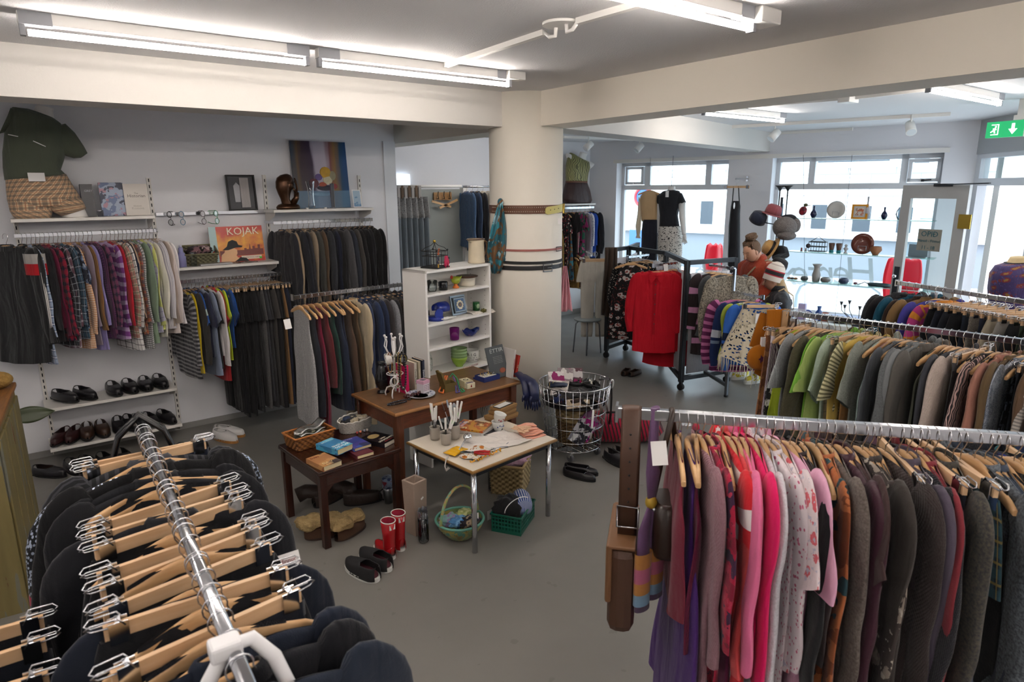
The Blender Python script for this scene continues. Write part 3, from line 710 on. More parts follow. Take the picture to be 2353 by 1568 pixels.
  # ================================================================== WALL SHELVING
def upright(x,z0,z1,label):
 t=thing('slotted_upright',label,'shelf post',(x,YB-.012,z0),0,'slotted wall uprights');h=z1-z0
 part('post',MB().box((0,0,h/2),(.03,.024,h)),M_SHELF,t)
 f=MB();n=int(h/.05)
 for k in range(n):f.box((0,-.0125,.03+k*.05),(.008,.002,.026))
 o=part('slots',f,M_BLACK,t);o['kind']='stuff'
XU=(.045,.972,1.909,2.831)
upright(XU[0],.1,1.97,'white slotted wall upright behind the left end of the shirt rail')
upright(XU[1],.1,2.2,'white slotted wall upright between the shirt rail and the record shelf')
upright(XU[2],.1,2.23,'white slotted wall upright left of the bronze head')
upright(XU[3],.1,2.23,'white slotted wall upright behind the small postcard stand')
def wall_shelf(x0,x1,z,label,d=.32,name='wall_shelf'):
 t=thing(name,label,'shelf',((x0+x1)/2,YB-.024,z),0,'white wall shelves');w=x1-x0
 part('board',MB().box((0,-d/2,-.012),(w,d-.02,.024)),M_SHELF,t,bevel=.002)
 for s in(-1,1):
  f=MB();f.prism([(0,0),(-d+.03,0),(-d+.05,-.03),(-.02,-.1),(0,-.1)],(s*(w/2-.015),0,-.026),(0,-1*-1,0),(0,0,1),.003);part('bracket',f,M_SHELF,t)
 return t
wall_shelf(.017,.936,1.905,'white wall shelf carrying the mannequin torso and books, upper left')
wall_shelf(1.87,2.82,1.925,'white wall shelf carrying bronze head, painting and vases')
wall_shelf(1.03,1.875,1.478,'white wall shelf carrying the orange record and basket')
wall_shelf(.02,.935,.478,'white wall shelf with six black shoes, upper shoe shelf')
wall_shelf(.01,.94,.157,'white wall shelf with eight shoes, lower shoe shelf')
def wall_rail(x0,x1,z,y,label,arms=True):
 t=thing('hanging_rail',label,'rail',((x0+x1)/2,y,z),0,'chrome wall rails');w=x1-x0
 part('bar',MB().box((0,0,0),(w,.012,.03)),M_CHROME,t,bevel=.002)
 if arms:
  for s in(-1,1):part('support_arm',MB().box((s*(w/2-.02),(YB-.02-y)/2,0),(.012,YB-.02-y,.025)),M_CHROME,t)
 return t
RY=5.93
wall_rail(.02,.945,1.787,RY,'chrome wall rail holding the row of patterned shirts')
wall_rail(1.05,1.885,1.361,RY,'chrome wall rail with polo shirts and dark trousers under the record shelf')
wall_rail(1.86,2.81,1.812,RY,'chrome wall rail of dark suit jackets')
t=wall_rail(.99,1.90,1.905,6.205,'flat chrome rail on the wall with four pairs of glasses',arms=False)
rack('''black leather-look jacket|jacket|leather|17181a
blue and white plaid shirt|shirt|plaid|2b3c66,9fb0c8,e6eaf0|.86
black cotton shirt|shirt|plain|17171b
charcoal black shirt|shirt|plain|211f24
burgundy shirt|shirt|plain|6a1a38|.60
navy and red checked shirt|shirt|plaid|1f1c34,a02238,16142a
black windowpane flannel shirt|shirt|grid|1b1c26,9aa0a6|.74
burgundy and grey plaid shirt|shirt|plaid|7d7480,54222f,c9c3c8|.76
teal and navy plaid shirt|shirt|plaid|1c2230,36566a,8d98a4
black and blue paisley shirt|tee|floral|1c2233,5c6d8e,a9b4c4
orange and navy gingham shirt|shirt|check|e9dccb,c77b34,23304e|.78
grey mauve plain shirt|shirt|plain|8d8190|.76
brown striped shirt|shirt|vstripe|6e4e30,8d6a3e|.5
lilac plain shirt|shirt|plain|8d83b8|.80
purple and navy checked shirt|shirt|check|6b3a63,1f1b38|.72
dark plum striped shirt|shirt|vstripe|33203a,5e3350|.72
navy and pink plaid shirt|shirt|plaid|2a2340,8a4a6a,1c1a30
gap|1.6
violet tie-dye banded shirt|shirt|hstripe|7b3d86,b79cc4|.74
bright red shirt|shirt|plain|a81f2c|.6
red and cream plaid shirt|shirt|plaid|c8bfa8,8e3038,5e6b52|.74
white shirt with black grid|shirt|grid|d8d6d4,27272c|.84
navy and tan diagonal striped shirt|shirt|zebra|232b45,c8a98a|.7
multicoloured madras shirt|shirt|plaid|c08a52,2a2f52,b03a3c|.72
black and white houndstooth shirt|shirt|check|e6e6e6,1b1b1f|.84
sage green shirt|shirt|plain|7c9079|.80
pale lilac checked shirt|shirt|grid|c4c2d2,8d88b4|.72
lime yellow shirt|shirt|plain|cfd47f|.70
cream white shirt|shirt|plain|e0dccf|.76
white pinstriped shirt|shirt|vstripe|dcd9dc,b8b5c4
taupe cotton shirt|shirt|plain|a99b90|.68
ivory shirt|shirt|plain|ddd2ce|.74
white dress shirt|shirt|plain|e6e2e4|.66''',(.045,RY,1.787),(.945,RY,1.787),20,'on the shirt rail','g',tk=.8,A=.007)
# black padded jacket in front, at the left end
def padded():
 p=Vector((-.03,RY-.02,1.79));fab=cloth('plain',['#191a1c'],.45)
 o=garment('jacket','black padded jacket with red and grey shoulders',fab,p,R(-48),'left of shirts',L=.84,tk=1.5,hgroup='hangers on the shirt rail')
 red,gry,wht=cloth('plain',['#a5101c'],.7),cloth('plain',['#a3a09c'],.7),cloth('plain',['#d9d6d2'],.7)
 for nm,m,z0,z1,off in(('shoulder_panel',gry,-.12,-.20,.083),('chest_stripe',red,-.19,-.27,.086)):
  f=MB();rs=[]
  for z in(z0,(z0+z1)/2,z1):
   rs.append([Vector((.215+off*math.cos(t),.045*math.sin(t),z))for t in[2*PI*i/16 for i in range(16)]])
  f.rings(rs);part(nm,f,m,o,label='red stripe' if m==red else 'grey panel')
 f=MB()
 for q in(0,.012):f.tube([(.30-q,-.036,-.25),(.305-q,-.036,-.45),(.30-q,-.033,-.62),(.288-q,-.03,-.76)],.0035,6)
 part('sleeve_piping',f,wht,o,label='white piping')
padded()
rack('''grey and black striped sweater|sweater|hstripe|33333a,8b8a8c|.72|2.0
mustard yellow cardigan|cardigan|plain|b9a016|.60
dark grey long sleeved top|sweater|plain|33312f|.6
blue t-shirt with green and white stripes|tee|hstripe3|2354a0,2354a0,bcd0cc|.5
navy polo shirt|polo|plain|262a44|.55
light blue polo shirt|polo|plain|8995ac|.72
black children's t-shirt|tee|plain|191a1d|.66
white long sleeved top|sweater|plain|d9d4d4|.55
red polo shirt|polo|plain|a8141b|.78
neon yellow t-shirt|tee|plain|c4e02b|.6
bright blue t-shirt|tee|plain|1c4c9c|.5
black pleated trousers|trousers|plain|101113|1.05
black smooth trousers|trousers|plain|15161a|1.08
black suit trousers|trousers|plain|121214|1.12
black wool trousers|trousers|plain|1a1a1c|1.1
black straight trousers|trousers|plain|0e0f12|1.12
charcoal black trousers|trousers|plain|1e1f22|1.05
black pinstriped trousers|trousers|vstripe|17181b,26272b|1.1
near-black wool trousers|trousers|plain|202022|1.05
mid grey flannel trousers|trousers|heather|4d4c4c,626161|1.08
dark slate trousers|trousers|plain|3a3b40|1.02
charcoal trousers|trousers|heather|2f2f31,3d3d40|1.08
grey brown trousers|trousers|plain|454240|1.08
dark charcoal creased trousers|trousers|plain|2a2a2d|1.1
black formal trousers|trousers|plain|131416|1.1
tan chinos|trousers|plain|8d6a44|1.08
navy blue trousers|trousers|plain|23293a|1.08
black cotton trousers|trousers|plain|18181a|1.08''',(1.03,RY,1.361),(1.90,RY,1.361),9,'under the record shelf','g',tk=.85,A=.006)
rack('''black suit jacket with notch collar|jacket|plain|26272d|.86
beige linen jacket|jacket|plain|94816a|.85
navy black suit jacket|jacket|plain|22242b|.85
charcoal striped jacket|jacket|vstripe|29292d,323237
tan light wool jacket|jacket|plain|8a7b68
olive grey jacket|jacket|heather|3b3b39,46453f
brown wool jacket|jacket|plain|554434
dark slate jacket|jacket|heather|2c2e33,383a40|.9
midnight blue jacket|jacket|plain|1d2130
plain black jacket|jacket|plain|1b1b1c|.88
mid grey jacket|jacket|heather|48474a,575659
slate blue jacket|jacket|plain|30343e
grey brown jacket|jacket|heather|3f3c3a,4b4744
black wool jacket|jacket|plain|202022
black evening jacket|jacket|plain|17171a
soft black jacket|jacket|plain|232326
black single breasted jacket|jacket|plain|1c1c1d
black winter jacket|jacket|plain|19191b|.95''',(1.90,RY,1.812),(2.80,RY,1.812),5,'on the suit rail','g',tk=1.0)
# ------------------------------------------------------------------ free rail of vests and jackets behind the wooden table
def floor_rack(a,b,label,posts,bw=.03,group=None,drop=0,foot=.5,rnd_=False):
 a,b=Vector(a),Vector(b);d=(b-a);L=d.length;rz=yaw_of(d)
 t=thing('clothes_rack',label,'clothes rack',(a.x,a.y,0),rz,group)
 z=a.z;dz=b.z-a.z
 part('bar',MB().cyl((0,0,z),(L,0,z+dz),bw/2,n=20)if rnd_ else MB().beam((0,0,z),(L,0,z+dz),bw*.8,bw),M_CHROME,t,bevel=0 if rnd_ else .003)
 for p in posts:
  part('post',MB().box((p,0,z/2-.01),(.028,.028,z-.03)),M_CHROME,t);part('foot',MB().box((p,0,.03),(.035,foot,.03)),M_CHROME,t)
 for e in(0,L):part('end_cap',MB().box((e,0,z),(.008,bw*1.3,bw*1.6)),M_CHROME,t)
 return t
fa,fb=oz(672,684,1.35),oz(940,652,1.35);fd=(fb-fa).normalized()
FE=fa+fd*1.42
floor_rack(fa,FE,'chrome clothes rack of vests and jackets behind the wooden table',[.38,1.36])
rack('''light grey knitted vest|vest|heather|77777a,a5a4a3|.88
dark navy knitted vest|vest|plain|20222c|.8
burgundy knitted vest|vest|plain|6d1530|.92
dark red wool vest|vest|plain|5e2226|.6
forest green vest|vest|plain|1d3a33|.66
navy blue vest|vest|plain|222a3c|.8
midnight vest with buttons|vest|plain|1e2438|.8
brown suede waistcoat|vest|plain|4c3a2e|.78
dark tan leather waistcoat|vest|leather|4f3d28|.74
cream linen jacket|jacket|plain|a89a80|.95
navy blazer|jacket|plain|26304a|.86
dark blue wool jacket|jacket|plain|1f2c48|.88
royal navy jacket|jacket|plain|1d2740|.86
charcoal brown jacket|jacket|plain|2e2a2c|.9
pale grey tweed jacket|jacket|heather|5f6064,84858a|.8
black smooth jacket|jacket|plain|19191c|.86
brown houndstooth jacket|jacket|check|4a4238,2b2622|.82
dark charcoal jacket|jacket|plain|25262a|.84
deep navy jacket|jacket|plain|1b2031|.8
grey windowpane jacket|jacket|grid|6a6a6a,4a4a50|.84
black jacket with white lining|jacket|plain|1d1d20|.8
black denim jacket|jacket|plain|202126|.8
dark blue jeans|trousers|plain|28344a|1.0
washed blue jeans|trousers|heather|2b3b54,41536e|1.0
faded black jeans|trousers|plain|22262e|1.0''',fa+fd*.03,fa+fd*1.18,-3,'on the free chrome rack','g',tk=.95,gap=1)
# ================================================================== RACK RIGHT OF THE COLUMN, BACK ROOM
Y8=7.84
za=oy(1295,478,Y8);RBX0,RBX1=6.45,7.62
def far_rail():
 t=thing('hanging_rail','chrome wall rail with printed dresses right of the column','rail',((RBX0+RBX1)/2,Y8,1.785),0,'chrome wall rails')
 part('bar',MB().box((0,0,0),(RBX1-RBX0,.012,.03)),M_CHROME,t)
 for s in(-1,1):part('support_arm',MB().box((s*(RBX1-RBX0-.1)/2,.14,0),(.012,.3,.025)),M_CHROME,t)
 t=thing('wall_shelf','white wall shelf carrying the olive and brown mannequin torso','shelf',((RBX0+RBX1)/2,YB2,1.85),0,'white wall shelves')
 part('board',MB().box((0,-.17,-.012),(RBX1-RBX0,.34,.024)),M_SHELF,t,bevel=.002)
 for s in(-1,1):part('bracket',MB().box((s*.5,-.15,-.05),(.01,.28,.05)),M_SHELF,t)
far_rail()
rack('''white and black marbled dress|dress|patchy|d4d2d0,1d1e24,c9c6c4,3a3c46|1.1|1.5
grey textured dress|dress|heather|4e4b46,8b877f|.95
dusty brown dress|dress|plain|7d5c50|1.0
dark floral long dress|dress|floral|1b1a20,8c6a70,c9b8b0|1.2
olive gold satin skirt dress|dress|satin|8f7436|1.25
black red and white flowered dress|dresss|dots|141417,c83040,d8d0c8|.8|.6
teal and brown printed dress|dress|patchy|28566e,7a5536,3c7d8c,2a2a30|1.05
plain black blouse|shorttop|plain|151518|.8
pink dotted top|top|dots|dcaab0,b04458|.62
magenta and green printed top|shorttop|patchy|8c2c64,2c6a55,b05a8a,222222|.9
lilac grey blouse|blouse|plain|8f8896|.7
blue and white spotted blouse|blouse|dots|e2e4ea,2c4f9a|.7
cobalt blue long blouse|blouse|plain|1f4ca8|.72
black long jacket|jacket|plain|1e2026|.85''',(RBX0,Y8,1.785),(RBX1,Y8,1.785),-6,'on rail right of column','g')
# short lower rail with leopard and brown tops
rack('''leopard print top|top|dots|8a6a34,1d1610|.5|1.4
rust brown top|top|plain|6b4430|.5
dark cream blouse|blouse|plain|c4bba6|.55''',(7.0,7.75,1.12),(7.35,7.75,1.12),-6,'on the short lower rail','g')
t=thing('hanging_rail','short low chrome rail holding a leopard print top','rail',(7.17,7.75,1.12));part('bar',MB().box((0,0,0),(.45,.012,.025)),M_CHROME,t);part('support_arm',MB().box((0,.19,0),(.02,.4,.02)),M_CHROME,t)
# pink scarf next to the column
def drape(name,label,cat,top,bot,w0,w1,fab,amp=.012,thick=.004,kf=3.0,mid=None,yaw=None,seed=1):
 top,bot=Vector(top),Vector(bot);r=_r if yaw is None else Vector((math.cos(yaw),math.sin(yaw),0));nrm=Vector((r.y,-r.x,0));ph=random.Random(seed).uniform(0,6)
 def fn(u,v):
  p=top.lerp(bot,v);w=w0+(w1-w0)*v
  if mid:p+=(Vector(mid)-top.lerp(bot,.5))*math.sin(PI*v)
  return p+r*((u-.5)*w)+nrm*(amp*math.sin(2*PI*kf*u+ph+2*v))+Vector((0,0,.01*math.sin(9*u+ph)*v))
 f=MB();f.sheet(fn,24,14,su=w1,sv=(top-bot).length);f.xf(Matrix.Translation(-top))
 o=one(name,f,fab,label,cat,top);solid(o,thick);return o
p=od(1298,612,5.6);drape('scarf','sheer pink scarf hanging just right of the column','scarf',p,od(1298,715,5.6),.03,.13,cloth('plain',['#d99aa6'],.6),.02)
# ---- denim rail and fitting room in the back room
p0,p1=oy(1062,424,7.5),oy(1160,424,7.5)
t=thing('hanging_rail','chrome rail with denim jackets in the back room','rail',(p0.x,7.5,2.12));part('bar',MB().cyl((0,0,0),(p1.x-p0.x,0,0),.014),M_CHROME,t);part('support_arm',MB().box((.4,.32,0),(.02,.64,.02)),M_CHROME,t)
rack('''faded denim jacket on a blue hanger|jacket|heather|2f4464,4f6b8c|.72
dark denim jacket|jacket|heather|23324a,33455f|.78
black biker jacket|jacket|plain|1b1c22|.85
off-white cotton jacket|jacket|plain|d8d0c0|.6
dark patterned coat|coat|check|2a2a2e,c9c7c2|1.1|.6
brown long coat|coat|plain|4b3326|1.2''',(p0.x+.02,7.5,2.12),(p1.x-.15,7.5,2.12),-8,'in the back room','g',jitter=.1)
c0,c1=oy(911,428,7.25),oy(1060,426,7.25)
t=thing('curtain_rail','white rail above the grey fitting room curtain','rail',(c0.x,7.25,2.125));part('bar',MB().cyl((-.15,0,0),(c1.x-c0.x,0,0),.018),M_WHITE,t)
cw=oy(975,500,7.25).x-c0.x
t=thing('curtain','grey tab-top fitting room curtain with lace header','curtain',(c0.x-.05,7.25,0))
cf=lambda z0,z1:(lambda u,v:(u*(cw+.1)*(1+.08*(1-v)),.05*math.sin(u*2*PI*6)*(.6+.4*v),z0+(z1-z0)*v))
f=MB();f.sheet(cf(.05,1.75),90,8,su=1,sv=1.7);solid(part('panel',f,cloth('plain',['#7b838a'],.8),t),.004)
f=MB();f.sheet(cf(1.74,2.0),90,4,su=1,sv=.26);solid(part('lace_header',f,cloth('floral',['#aaa9a8','#787878','#c8c6c4'],.9,3.0),t,label='pale lace band'),.004)
for k in range(8):part('tab',MB().box((.02+k*cw/7.6,0,2.06),(.035,.045,.15)),cloth('plain',['#a8a4a0']if k%2 else['#6b5a4a']),t)
# partition board with hooks, white post
pz=oy(1008,640,7.4)
a=oy(975,432,7.7);b=oy(1062,430,7.7)
t=thing('partition_panel','grey panelled fitting room partition with white post','partition',(a.x-.3,7.7,0))
part('panel',MB().box(((b.x-a.x+.3)/2,0,1.05),(b.x-a.x+.3,.03,2.08)),mat('grey_green_panel','#8d928f',.6),t)
part('post',MB().box((b.x-a.x+.31,-.02,1.06),(.07,.09,2.14)),M_WHITE,t)
part('moulding',MB().box(((b.x-a.x+.3)/2+.2,-.02,.95),(.5,.02,.03)),mat('grey_green_panel','#8d928f',.6),t)
p=oy(1017,451,7.66);t=thing('coat_rack','small wooden coat hook board on the grey partition','coat hooks',p)
part('board',MB().box((0,0,0),(.27,.018,.1)),wood_mat('oak','#8a6437','#a67d4b'),t)
for k in(-1,0,1):part('hook',MB().tube([(k*.09,-.01,-.03),(k*.09,-.05,-.035),(k*.09,-.03,.01),(k*.09-.01,-.06,.06)],.006,8),M_BLACK,t)
for k,a in((-.05,15),(.06,-20)):o=one('clip_hanger',MB().box((0,0,0),(.3,.012,.028)),M_HWOOD,f'empty wooden hanger on the coat hooks, {"left" if k < 0 else "right"} one','hanger',p+Vector((k,-.05,-.1)),0,'empty hangers on hook board',rot=(0,R(a),0))
p=oy(917,413,8.1);one('high_window',MB().box((0,0,0),(.32,.02,.14)),mat('daylit_pane','#dfe9f2',.3,emit='#dce9f5',estr=1.3),'small bright high window in the back room','window',p)
# ================================================================== BLACK ZIG-ZAG DISPLAY SCREEN
PA,PJ,PK2,PK,PQ=Vector((5.79,5.68,0)),Vector((6.25,5.78,0)),Vector((6.04,5.00,0)),Vector((5.43,4.22,0)),Vector((6.05,4.09,0))
HS=1.37
t=thing('display_screen','black framed zigzag display screen on castors with white pleated panels','display screen',PK)
M_PLEAT=mat('white_pleated_cloth','#cfcfd6',.8)
def frame(a,b):
 a,b=a-PK,b-PK;d=(b-a).normalized();f=MB();z=Vector((0,0,1));w=.045
 f.beam(a+z*.09,a+z*HS,w,w,up=(d.x,d.y,0));f.beam(b+z*.09,b+z*HS,w,w,up=(d.x,d.y,0));f.beam(a+z*(HS-.02),b+z*(HS-.02),w,w);f.beam(a+z*.13,b+z*.13,w,w)
 fr=part('frame',f,M_DMETAL,t)
 L=(b-a).length;n=Vector((-d.y,d.x,0));g=MB()
 g.sheet(lambda u,v:a+d*(.06+u*(L-.12))+n*(.006*math.sin(u*L*260))+z*(.17+v*(HS-.3)),int(L*120),1,smooth=True);solid(part('pleated_panel',g,M_PLEAT,fr),.003)
for q in((PA,PJ),(PJ,PK2),(PK2,PK),(PK,PQ)):frame(*q)
fr=PJ+Vector((.5,.3,0));frame(PJ,fr)
for q in(PA,PJ,PK2,PK,PQ):
 f=MB();q=q-PK
 f.cyl(q+Vector((-.02,0,.035)),q+Vector((.02,0,.035)),.035,n=16);f.box(q+Vector((0,0,.075)),(.03,.03,.04));part('castor',f,M_BLACK,t)
def arm(name_label,pts,par=t):
 pts=[Vector(p)for p in pts];f=MB()
 for a,b in zip(pts,pts[1:]):f.beam(a,b,.022,.022)
 o=attach('display_arm',f,M_CHROME,par,name_label);attach('end_stop',MB().box(pts[-1],(.012,.03,.045)),M_CHROME,o)
z=Vector((0,0,1.30))
B1=PJ.lerp(PK2,.55)+z;T1=B1+Vector((-.42,-.05,0));arm('chrome arm holding black floral dresses on the screen',[B1,T1])
B2=PK2.lerp(PK,.55)+z;T2=B2+Vector((-.40,-.02,0));arm('chrome arm holding the red shirts on the screen',[B2,T2])
qn=Vector((-.2,-.98,0));B3=PK.lerp(PQ,.46)+Vector((0,0,1.31));M3=B3+qn*.36;N3=M3-Vector((0,0,.23));T3=N3+qn*.38
arm('stepped chrome arm holding jumpers and the poncho',[B3,M3,N3,T3])
lg=oz(1668,912);t2=thing('support_leg','grey angled steel leg under the stepped arm','rack leg',(lg.x,lg.y,0));part('post',MB().box((0,0,.5),(.028,.028,1.0)),mat('grey_steel','#6b7076',.4,.6),t2);part('brace',MB().beam((0,0,.12),tuple(PK.lerp(PQ,.5)-lg+Vector((0,0,.16))),.03,.03),mat('grey_steel','#6b7076',.4,.6),t2);part('levelling_foot',MB().cyl((0,0,0),(0,0,.02),.022),M_BLACK,t2)
rack('''tiered black and rust floral dress|dress|floral|1c191b,c9c0bb,8c3a34|.92
black spotted chiffon blouse|blouse|dots|17171a,b8b0a0|.68
black dress with cream flowers|dress|floral|16161a,d8ccb0,a89a7a|.85
black lace skirt|skirt|plain|111114|.6
black silk blouse|blouse|plain|1a1a1e|.66''',T1+Vector((.03,0,0)),B1,4,'on the left screen arm','g',jitter=.1,yawfix=yaw_of(_r)-.15)
rack('''bright red collared shirt|shirt|plain|c01024|.86
crimson long shirt|shirt|plain|b01624|.86
orange red shirt|shirt|plain|c0301c|.8
deep red tunic|blouse|plain|8c1020|.9
scarlet dress|dress|plain|b41424|1.05
dark wine red top|top|plain|6a1020|.6''',T2+Vector((.02,0,0)),B2,-18,'on the middle screen arm','g',jitter=.1,yawfix=yaw_of(_r)-.25)
rack('''pale blue patterned cardigan|cardigan|floral|a9b4bd,7d96a8,d8d8cc|.72
dark brown cardigan with pink diamond hem|cardigan|hstripe3|2c2224,2c2224,c58ab0|.85
burgundy satin top|top|plain|541a30|.5
dark grey knitted jumper|sweater|knit|3c3f42,55585a|.66
speckled grey brown tweed jumper|sweater|heather|3a3530,a39a8a|.60|.5''',B3,M3,0,'on the upper stepped arm','g',tk=1.2,jitter=.1,yawfix=yaw_of(_r)+.05)
rack('''purple and pink knitted jumper|sweater|hstripe|5c1f4c,b86a98|.72
navy nordic patterned jumper|sweater|band|1d2c58,c8ccd8,7a8ca8|.56
lime and yellow cardigan|cardigan|band|9aa83c,d8cf7c,e0d890|.52
blue jumper with black flowers|sweater|band|2f62b4,17233f,1a1c26|.60''',N3+qn*.02,T3-qn*.05,0,'on the lower stepped arm','g',tk=1.2,jitter=.1,yawfix=yaw_of(_r)+.05)
# cream crochet poncho with fringe
P=T3-qn*.02;yw2=yaw_of(_r)+.02;fab=cloth('crochet',['#d9ceb8','#bfb298'],.9)
hanger(P,yw2,'clip','clip hanger carrying the cream crochet poncho','hangers on the lower stepped arm')
f=MB();rs=[];uv=[]
for j in range(15):
 v=j/14;row=[]
 for i in range(33):
  th=2*PI*i/32;c,s=math.cos(th),math.sin(th);xn=sg(c,.8)
  x=(.17+(.20 if xn<0 else .11)*v)*xn;neck=-.13*(1-abs(xn))**1.0 if s<0 else-.03*(1-abs(xn))
  zt=-.10+neck;zb=-.62-.14*(1-abs(xn))+(.06 if xn<0 else 0)
  row.append(Vector((x,sg(s,.7)*(.03+.03*v)+.016*v*math.sin(26*x+j*.2),zt+(zb-zt)*v)))
 rs.append(row);uv.append([(i/32*1.2,v*.6)for i in range(34)])
f.rings([r[:-1]for r in rs],uvs=[u[:33]for u in uv])
po=one('poncho',f,fab,'cream crochet poncho with long fringe on the lower arm','poncho',P,yw2)
f=MB()
last=rs[-1]
for i in range(0,32):
 a=last[i];b=last[(i+1)%32]
 for q in(0,.5):
  p=a.lerp(b,q);f.tube([p,p+Vector((rnd.uniform(-.008,.008),0,-.06)),p+Vector((rnd.uniform(-.015,.015),0,-.13-rnd.uniform(0,.03)))],[.003,.004,.0015],4)
o=part('fringe',f,cloth('plain',['#cfc4aa']),po);o['kind']='stuff'
part('price_tag',MB().box((-.03,-.045,-.2),(.05,.002,.09)),M_CARD,po)
# brown scarf over the screen corner and white trousers left of it
p=PA+Vector((-.02,-.05,1.39));q=p.copy();q.z=.55;drape('scarf','thick dark brown knitted scarf over the screen corner','scarf',p,q,.13,.17,cloth('knit',['#2e231c','#43352b']),.02,.04,2)
wt=od(1372,583,8.4)
arm('short chrome arm left of the screen with white trousers',[wt+Vector((.1,.3,0)),wt+Vector((-.1,-.05,0))])
garment('trousers','cream white wide trousers',cloth('plain',['#d6d0c4']),wt+Vector((-.02,0,0)),yaw_of(_r),'left of the screen',.95,'clothes left of screen',hgroup='hangers left of screen')
garment('trousers','off-white linen trousers',cloth('plain',['#c9c2b4']),wt+Vector((.05,.08,0)),yaw_of(_r),'behind the cream pair',1.0,'clothes left of screen',hgroup='hangers left of screen')
# stool
sc=od(1350,742,8.35);sc.z=0
t=thing('stool','round grey metal stool behind the display screen','stool',sc);part('seat',MB().lathe([(.0,.425),(.16,.43),(.175,.44),(.175,.45),(.16,.455),(0,.45)],(0,0,0),28),mat('grey_seat','#8d9698',.4),t)
for k in range(4):
 a=R(45+90*k);part('leg',MB().tube([(.10*math.cos(a),.10*math.sin(a),.43),(.15*math.cos(a),.15*math.sin(a),.38),(.18*math.cos(a),.18*math.sin(a),0)],.009,8),M_STEEL,t)
 # dark green glass bowl under the far rail is hidden; two brown shoes under the screen
 # ================================================================== RIGHT HAND RACKS
r1a,r1b=oz(1418,947,1.42),oz(2353,1010,1.42);d1=(r1b-r1a).normalized();R1E=r1a+d1*1.75
floor_rack(r1a,R1E,'near chrome rack of pink, brown and navy clothes, bottom right',[.21,1.65],bw=.034)
r2a,r2b=oz(1783,716,1.42),oz(2353,786,1.42);d2=(r2b-r2a).normalized();R2E=r2a+d2*1.8
floor_rack(r2a,R2E,'middle chrome rack of green, grey and beige clothes',[.1,1.7],bw=.028)
r3a,r3b=oz(2062,650,1.45),oz(2353,694,1.45);d3=(r3b-r3a).normalized();R3E=r3a+d3*1.7
floor_rack(r3a,R3E,'furthest chrome rack of coats and dark trousers on the right',[.28,1.6],bw=.028)
r1s=oz(1555,957,1.42)
rack('''burgundy sleeveless top|top|plain|6d1e32|.5
purple long cotton dress|dress|plain|46226b|1.0
magenta feathery top|top|zebra|6d1038,3a0a20|.6|3
mauve knitted cardigan|cardigan|knit|7d5a62,96707a|.8
red and purple woven tunic|blouse|patchy|7d1430,a51a3c,3a1f3c,b0334e|.95|1.6
plum lace dress|dress|plain|5c1c3c|.9
red and white striped jersey|sweater|hstripe3|c8202c,c8202c,e6e0e0|.6|1.4
coral cardigan|cardigan|plain|c8484a|.62
candy pink jumper|sweater|plain|d86a94|.62
hot pink jumper|sweater|plain|d0145c|.60
pale grey sweatshirt|sweater|heather|b8b6bc,cfcdd4|.86
white blouse with pink leaves|blouse|dots|dcd0d4,b85a78|.92|1.1
white and coral print blouse|shorttop|floral|dccfd2,c85a64,b8b4c4|.6|1.3
pale pink tunic|shorttop|plain|d9a3bd|.72
dark brown blouse|blouse|plain|2c2122|.6
black long cardigan|cardigan|plain|17181b|.95
orange knitted scarf top|top|knit|a8442a,c05a38|.4
orange and teal satin blouse|blouse|patchy|7a3f22,a8623a,26464f,1f2c30|.82|.6
grey brown mottled jumper|sweater|heather|4a423e,6b625c|.7
maroon leather jacket|jacket|leather|3a1a28|.85
brown short sleeved blouse|shorttop|plain|3c2a2a|.5
floral brown blouse|blouse|floral|3a3230,8c8278,b0a89c|.6
dark taupe coat|coat|plain|332e2b|1.0
dark maroon top|top|plain|34141c|.6
brown cabled jumper|sweater|knit|2c2424,3d3433|.75
dark plum trousers|trousers|plain|2c2026
grey mauve long coat|coat|plain|4a4250|1.15
black ribbed cardigan|cardigan|knit|1c1c20,2c2c32|.9
dark red linen shirt|shirt|plain|7a2a33|.95
navy skirt with clips|skirt|plain|20242e|.6
gold trimmed tweed jacket|jacket|heather|2a2c30,4f4a40|.8
green tartan trousers|trousers|plaid|1c2a34,2a4a54,7a6a3a|1.0
navy tartan skirt|skirt|plaid|1c2438,2c4468,50585c|.8
black waistcoat|vest|plain|131417|.6
charcoal woven tweed coat|coat|heather|3a3e44,747c84|1.05
slate blue coat|coat|plain|333c4c|1.05
black lace dress|dress|plain|15161a|.9
ribbed black long cardigan|cardigan|knit|17181c,25262c|.95
cobalt blue silk top|top|plain|1838a8|.8
ink navy coat|coat|plain|1e222c|1.0
electric blue trousers|trousers|plain|1c3c9c|1.0
teal knitted cardigan|cardigan|plain|14646c|.7
navy wrap dress|dress|plain|1c2a48|1.0
dark blue jumper|sweater|plain|1d2c50|.7''',r1s,r1a+d1*1.24,7,'on the near right rack','g',tk=1.0,jitter=.6,A=.011,yj=6)
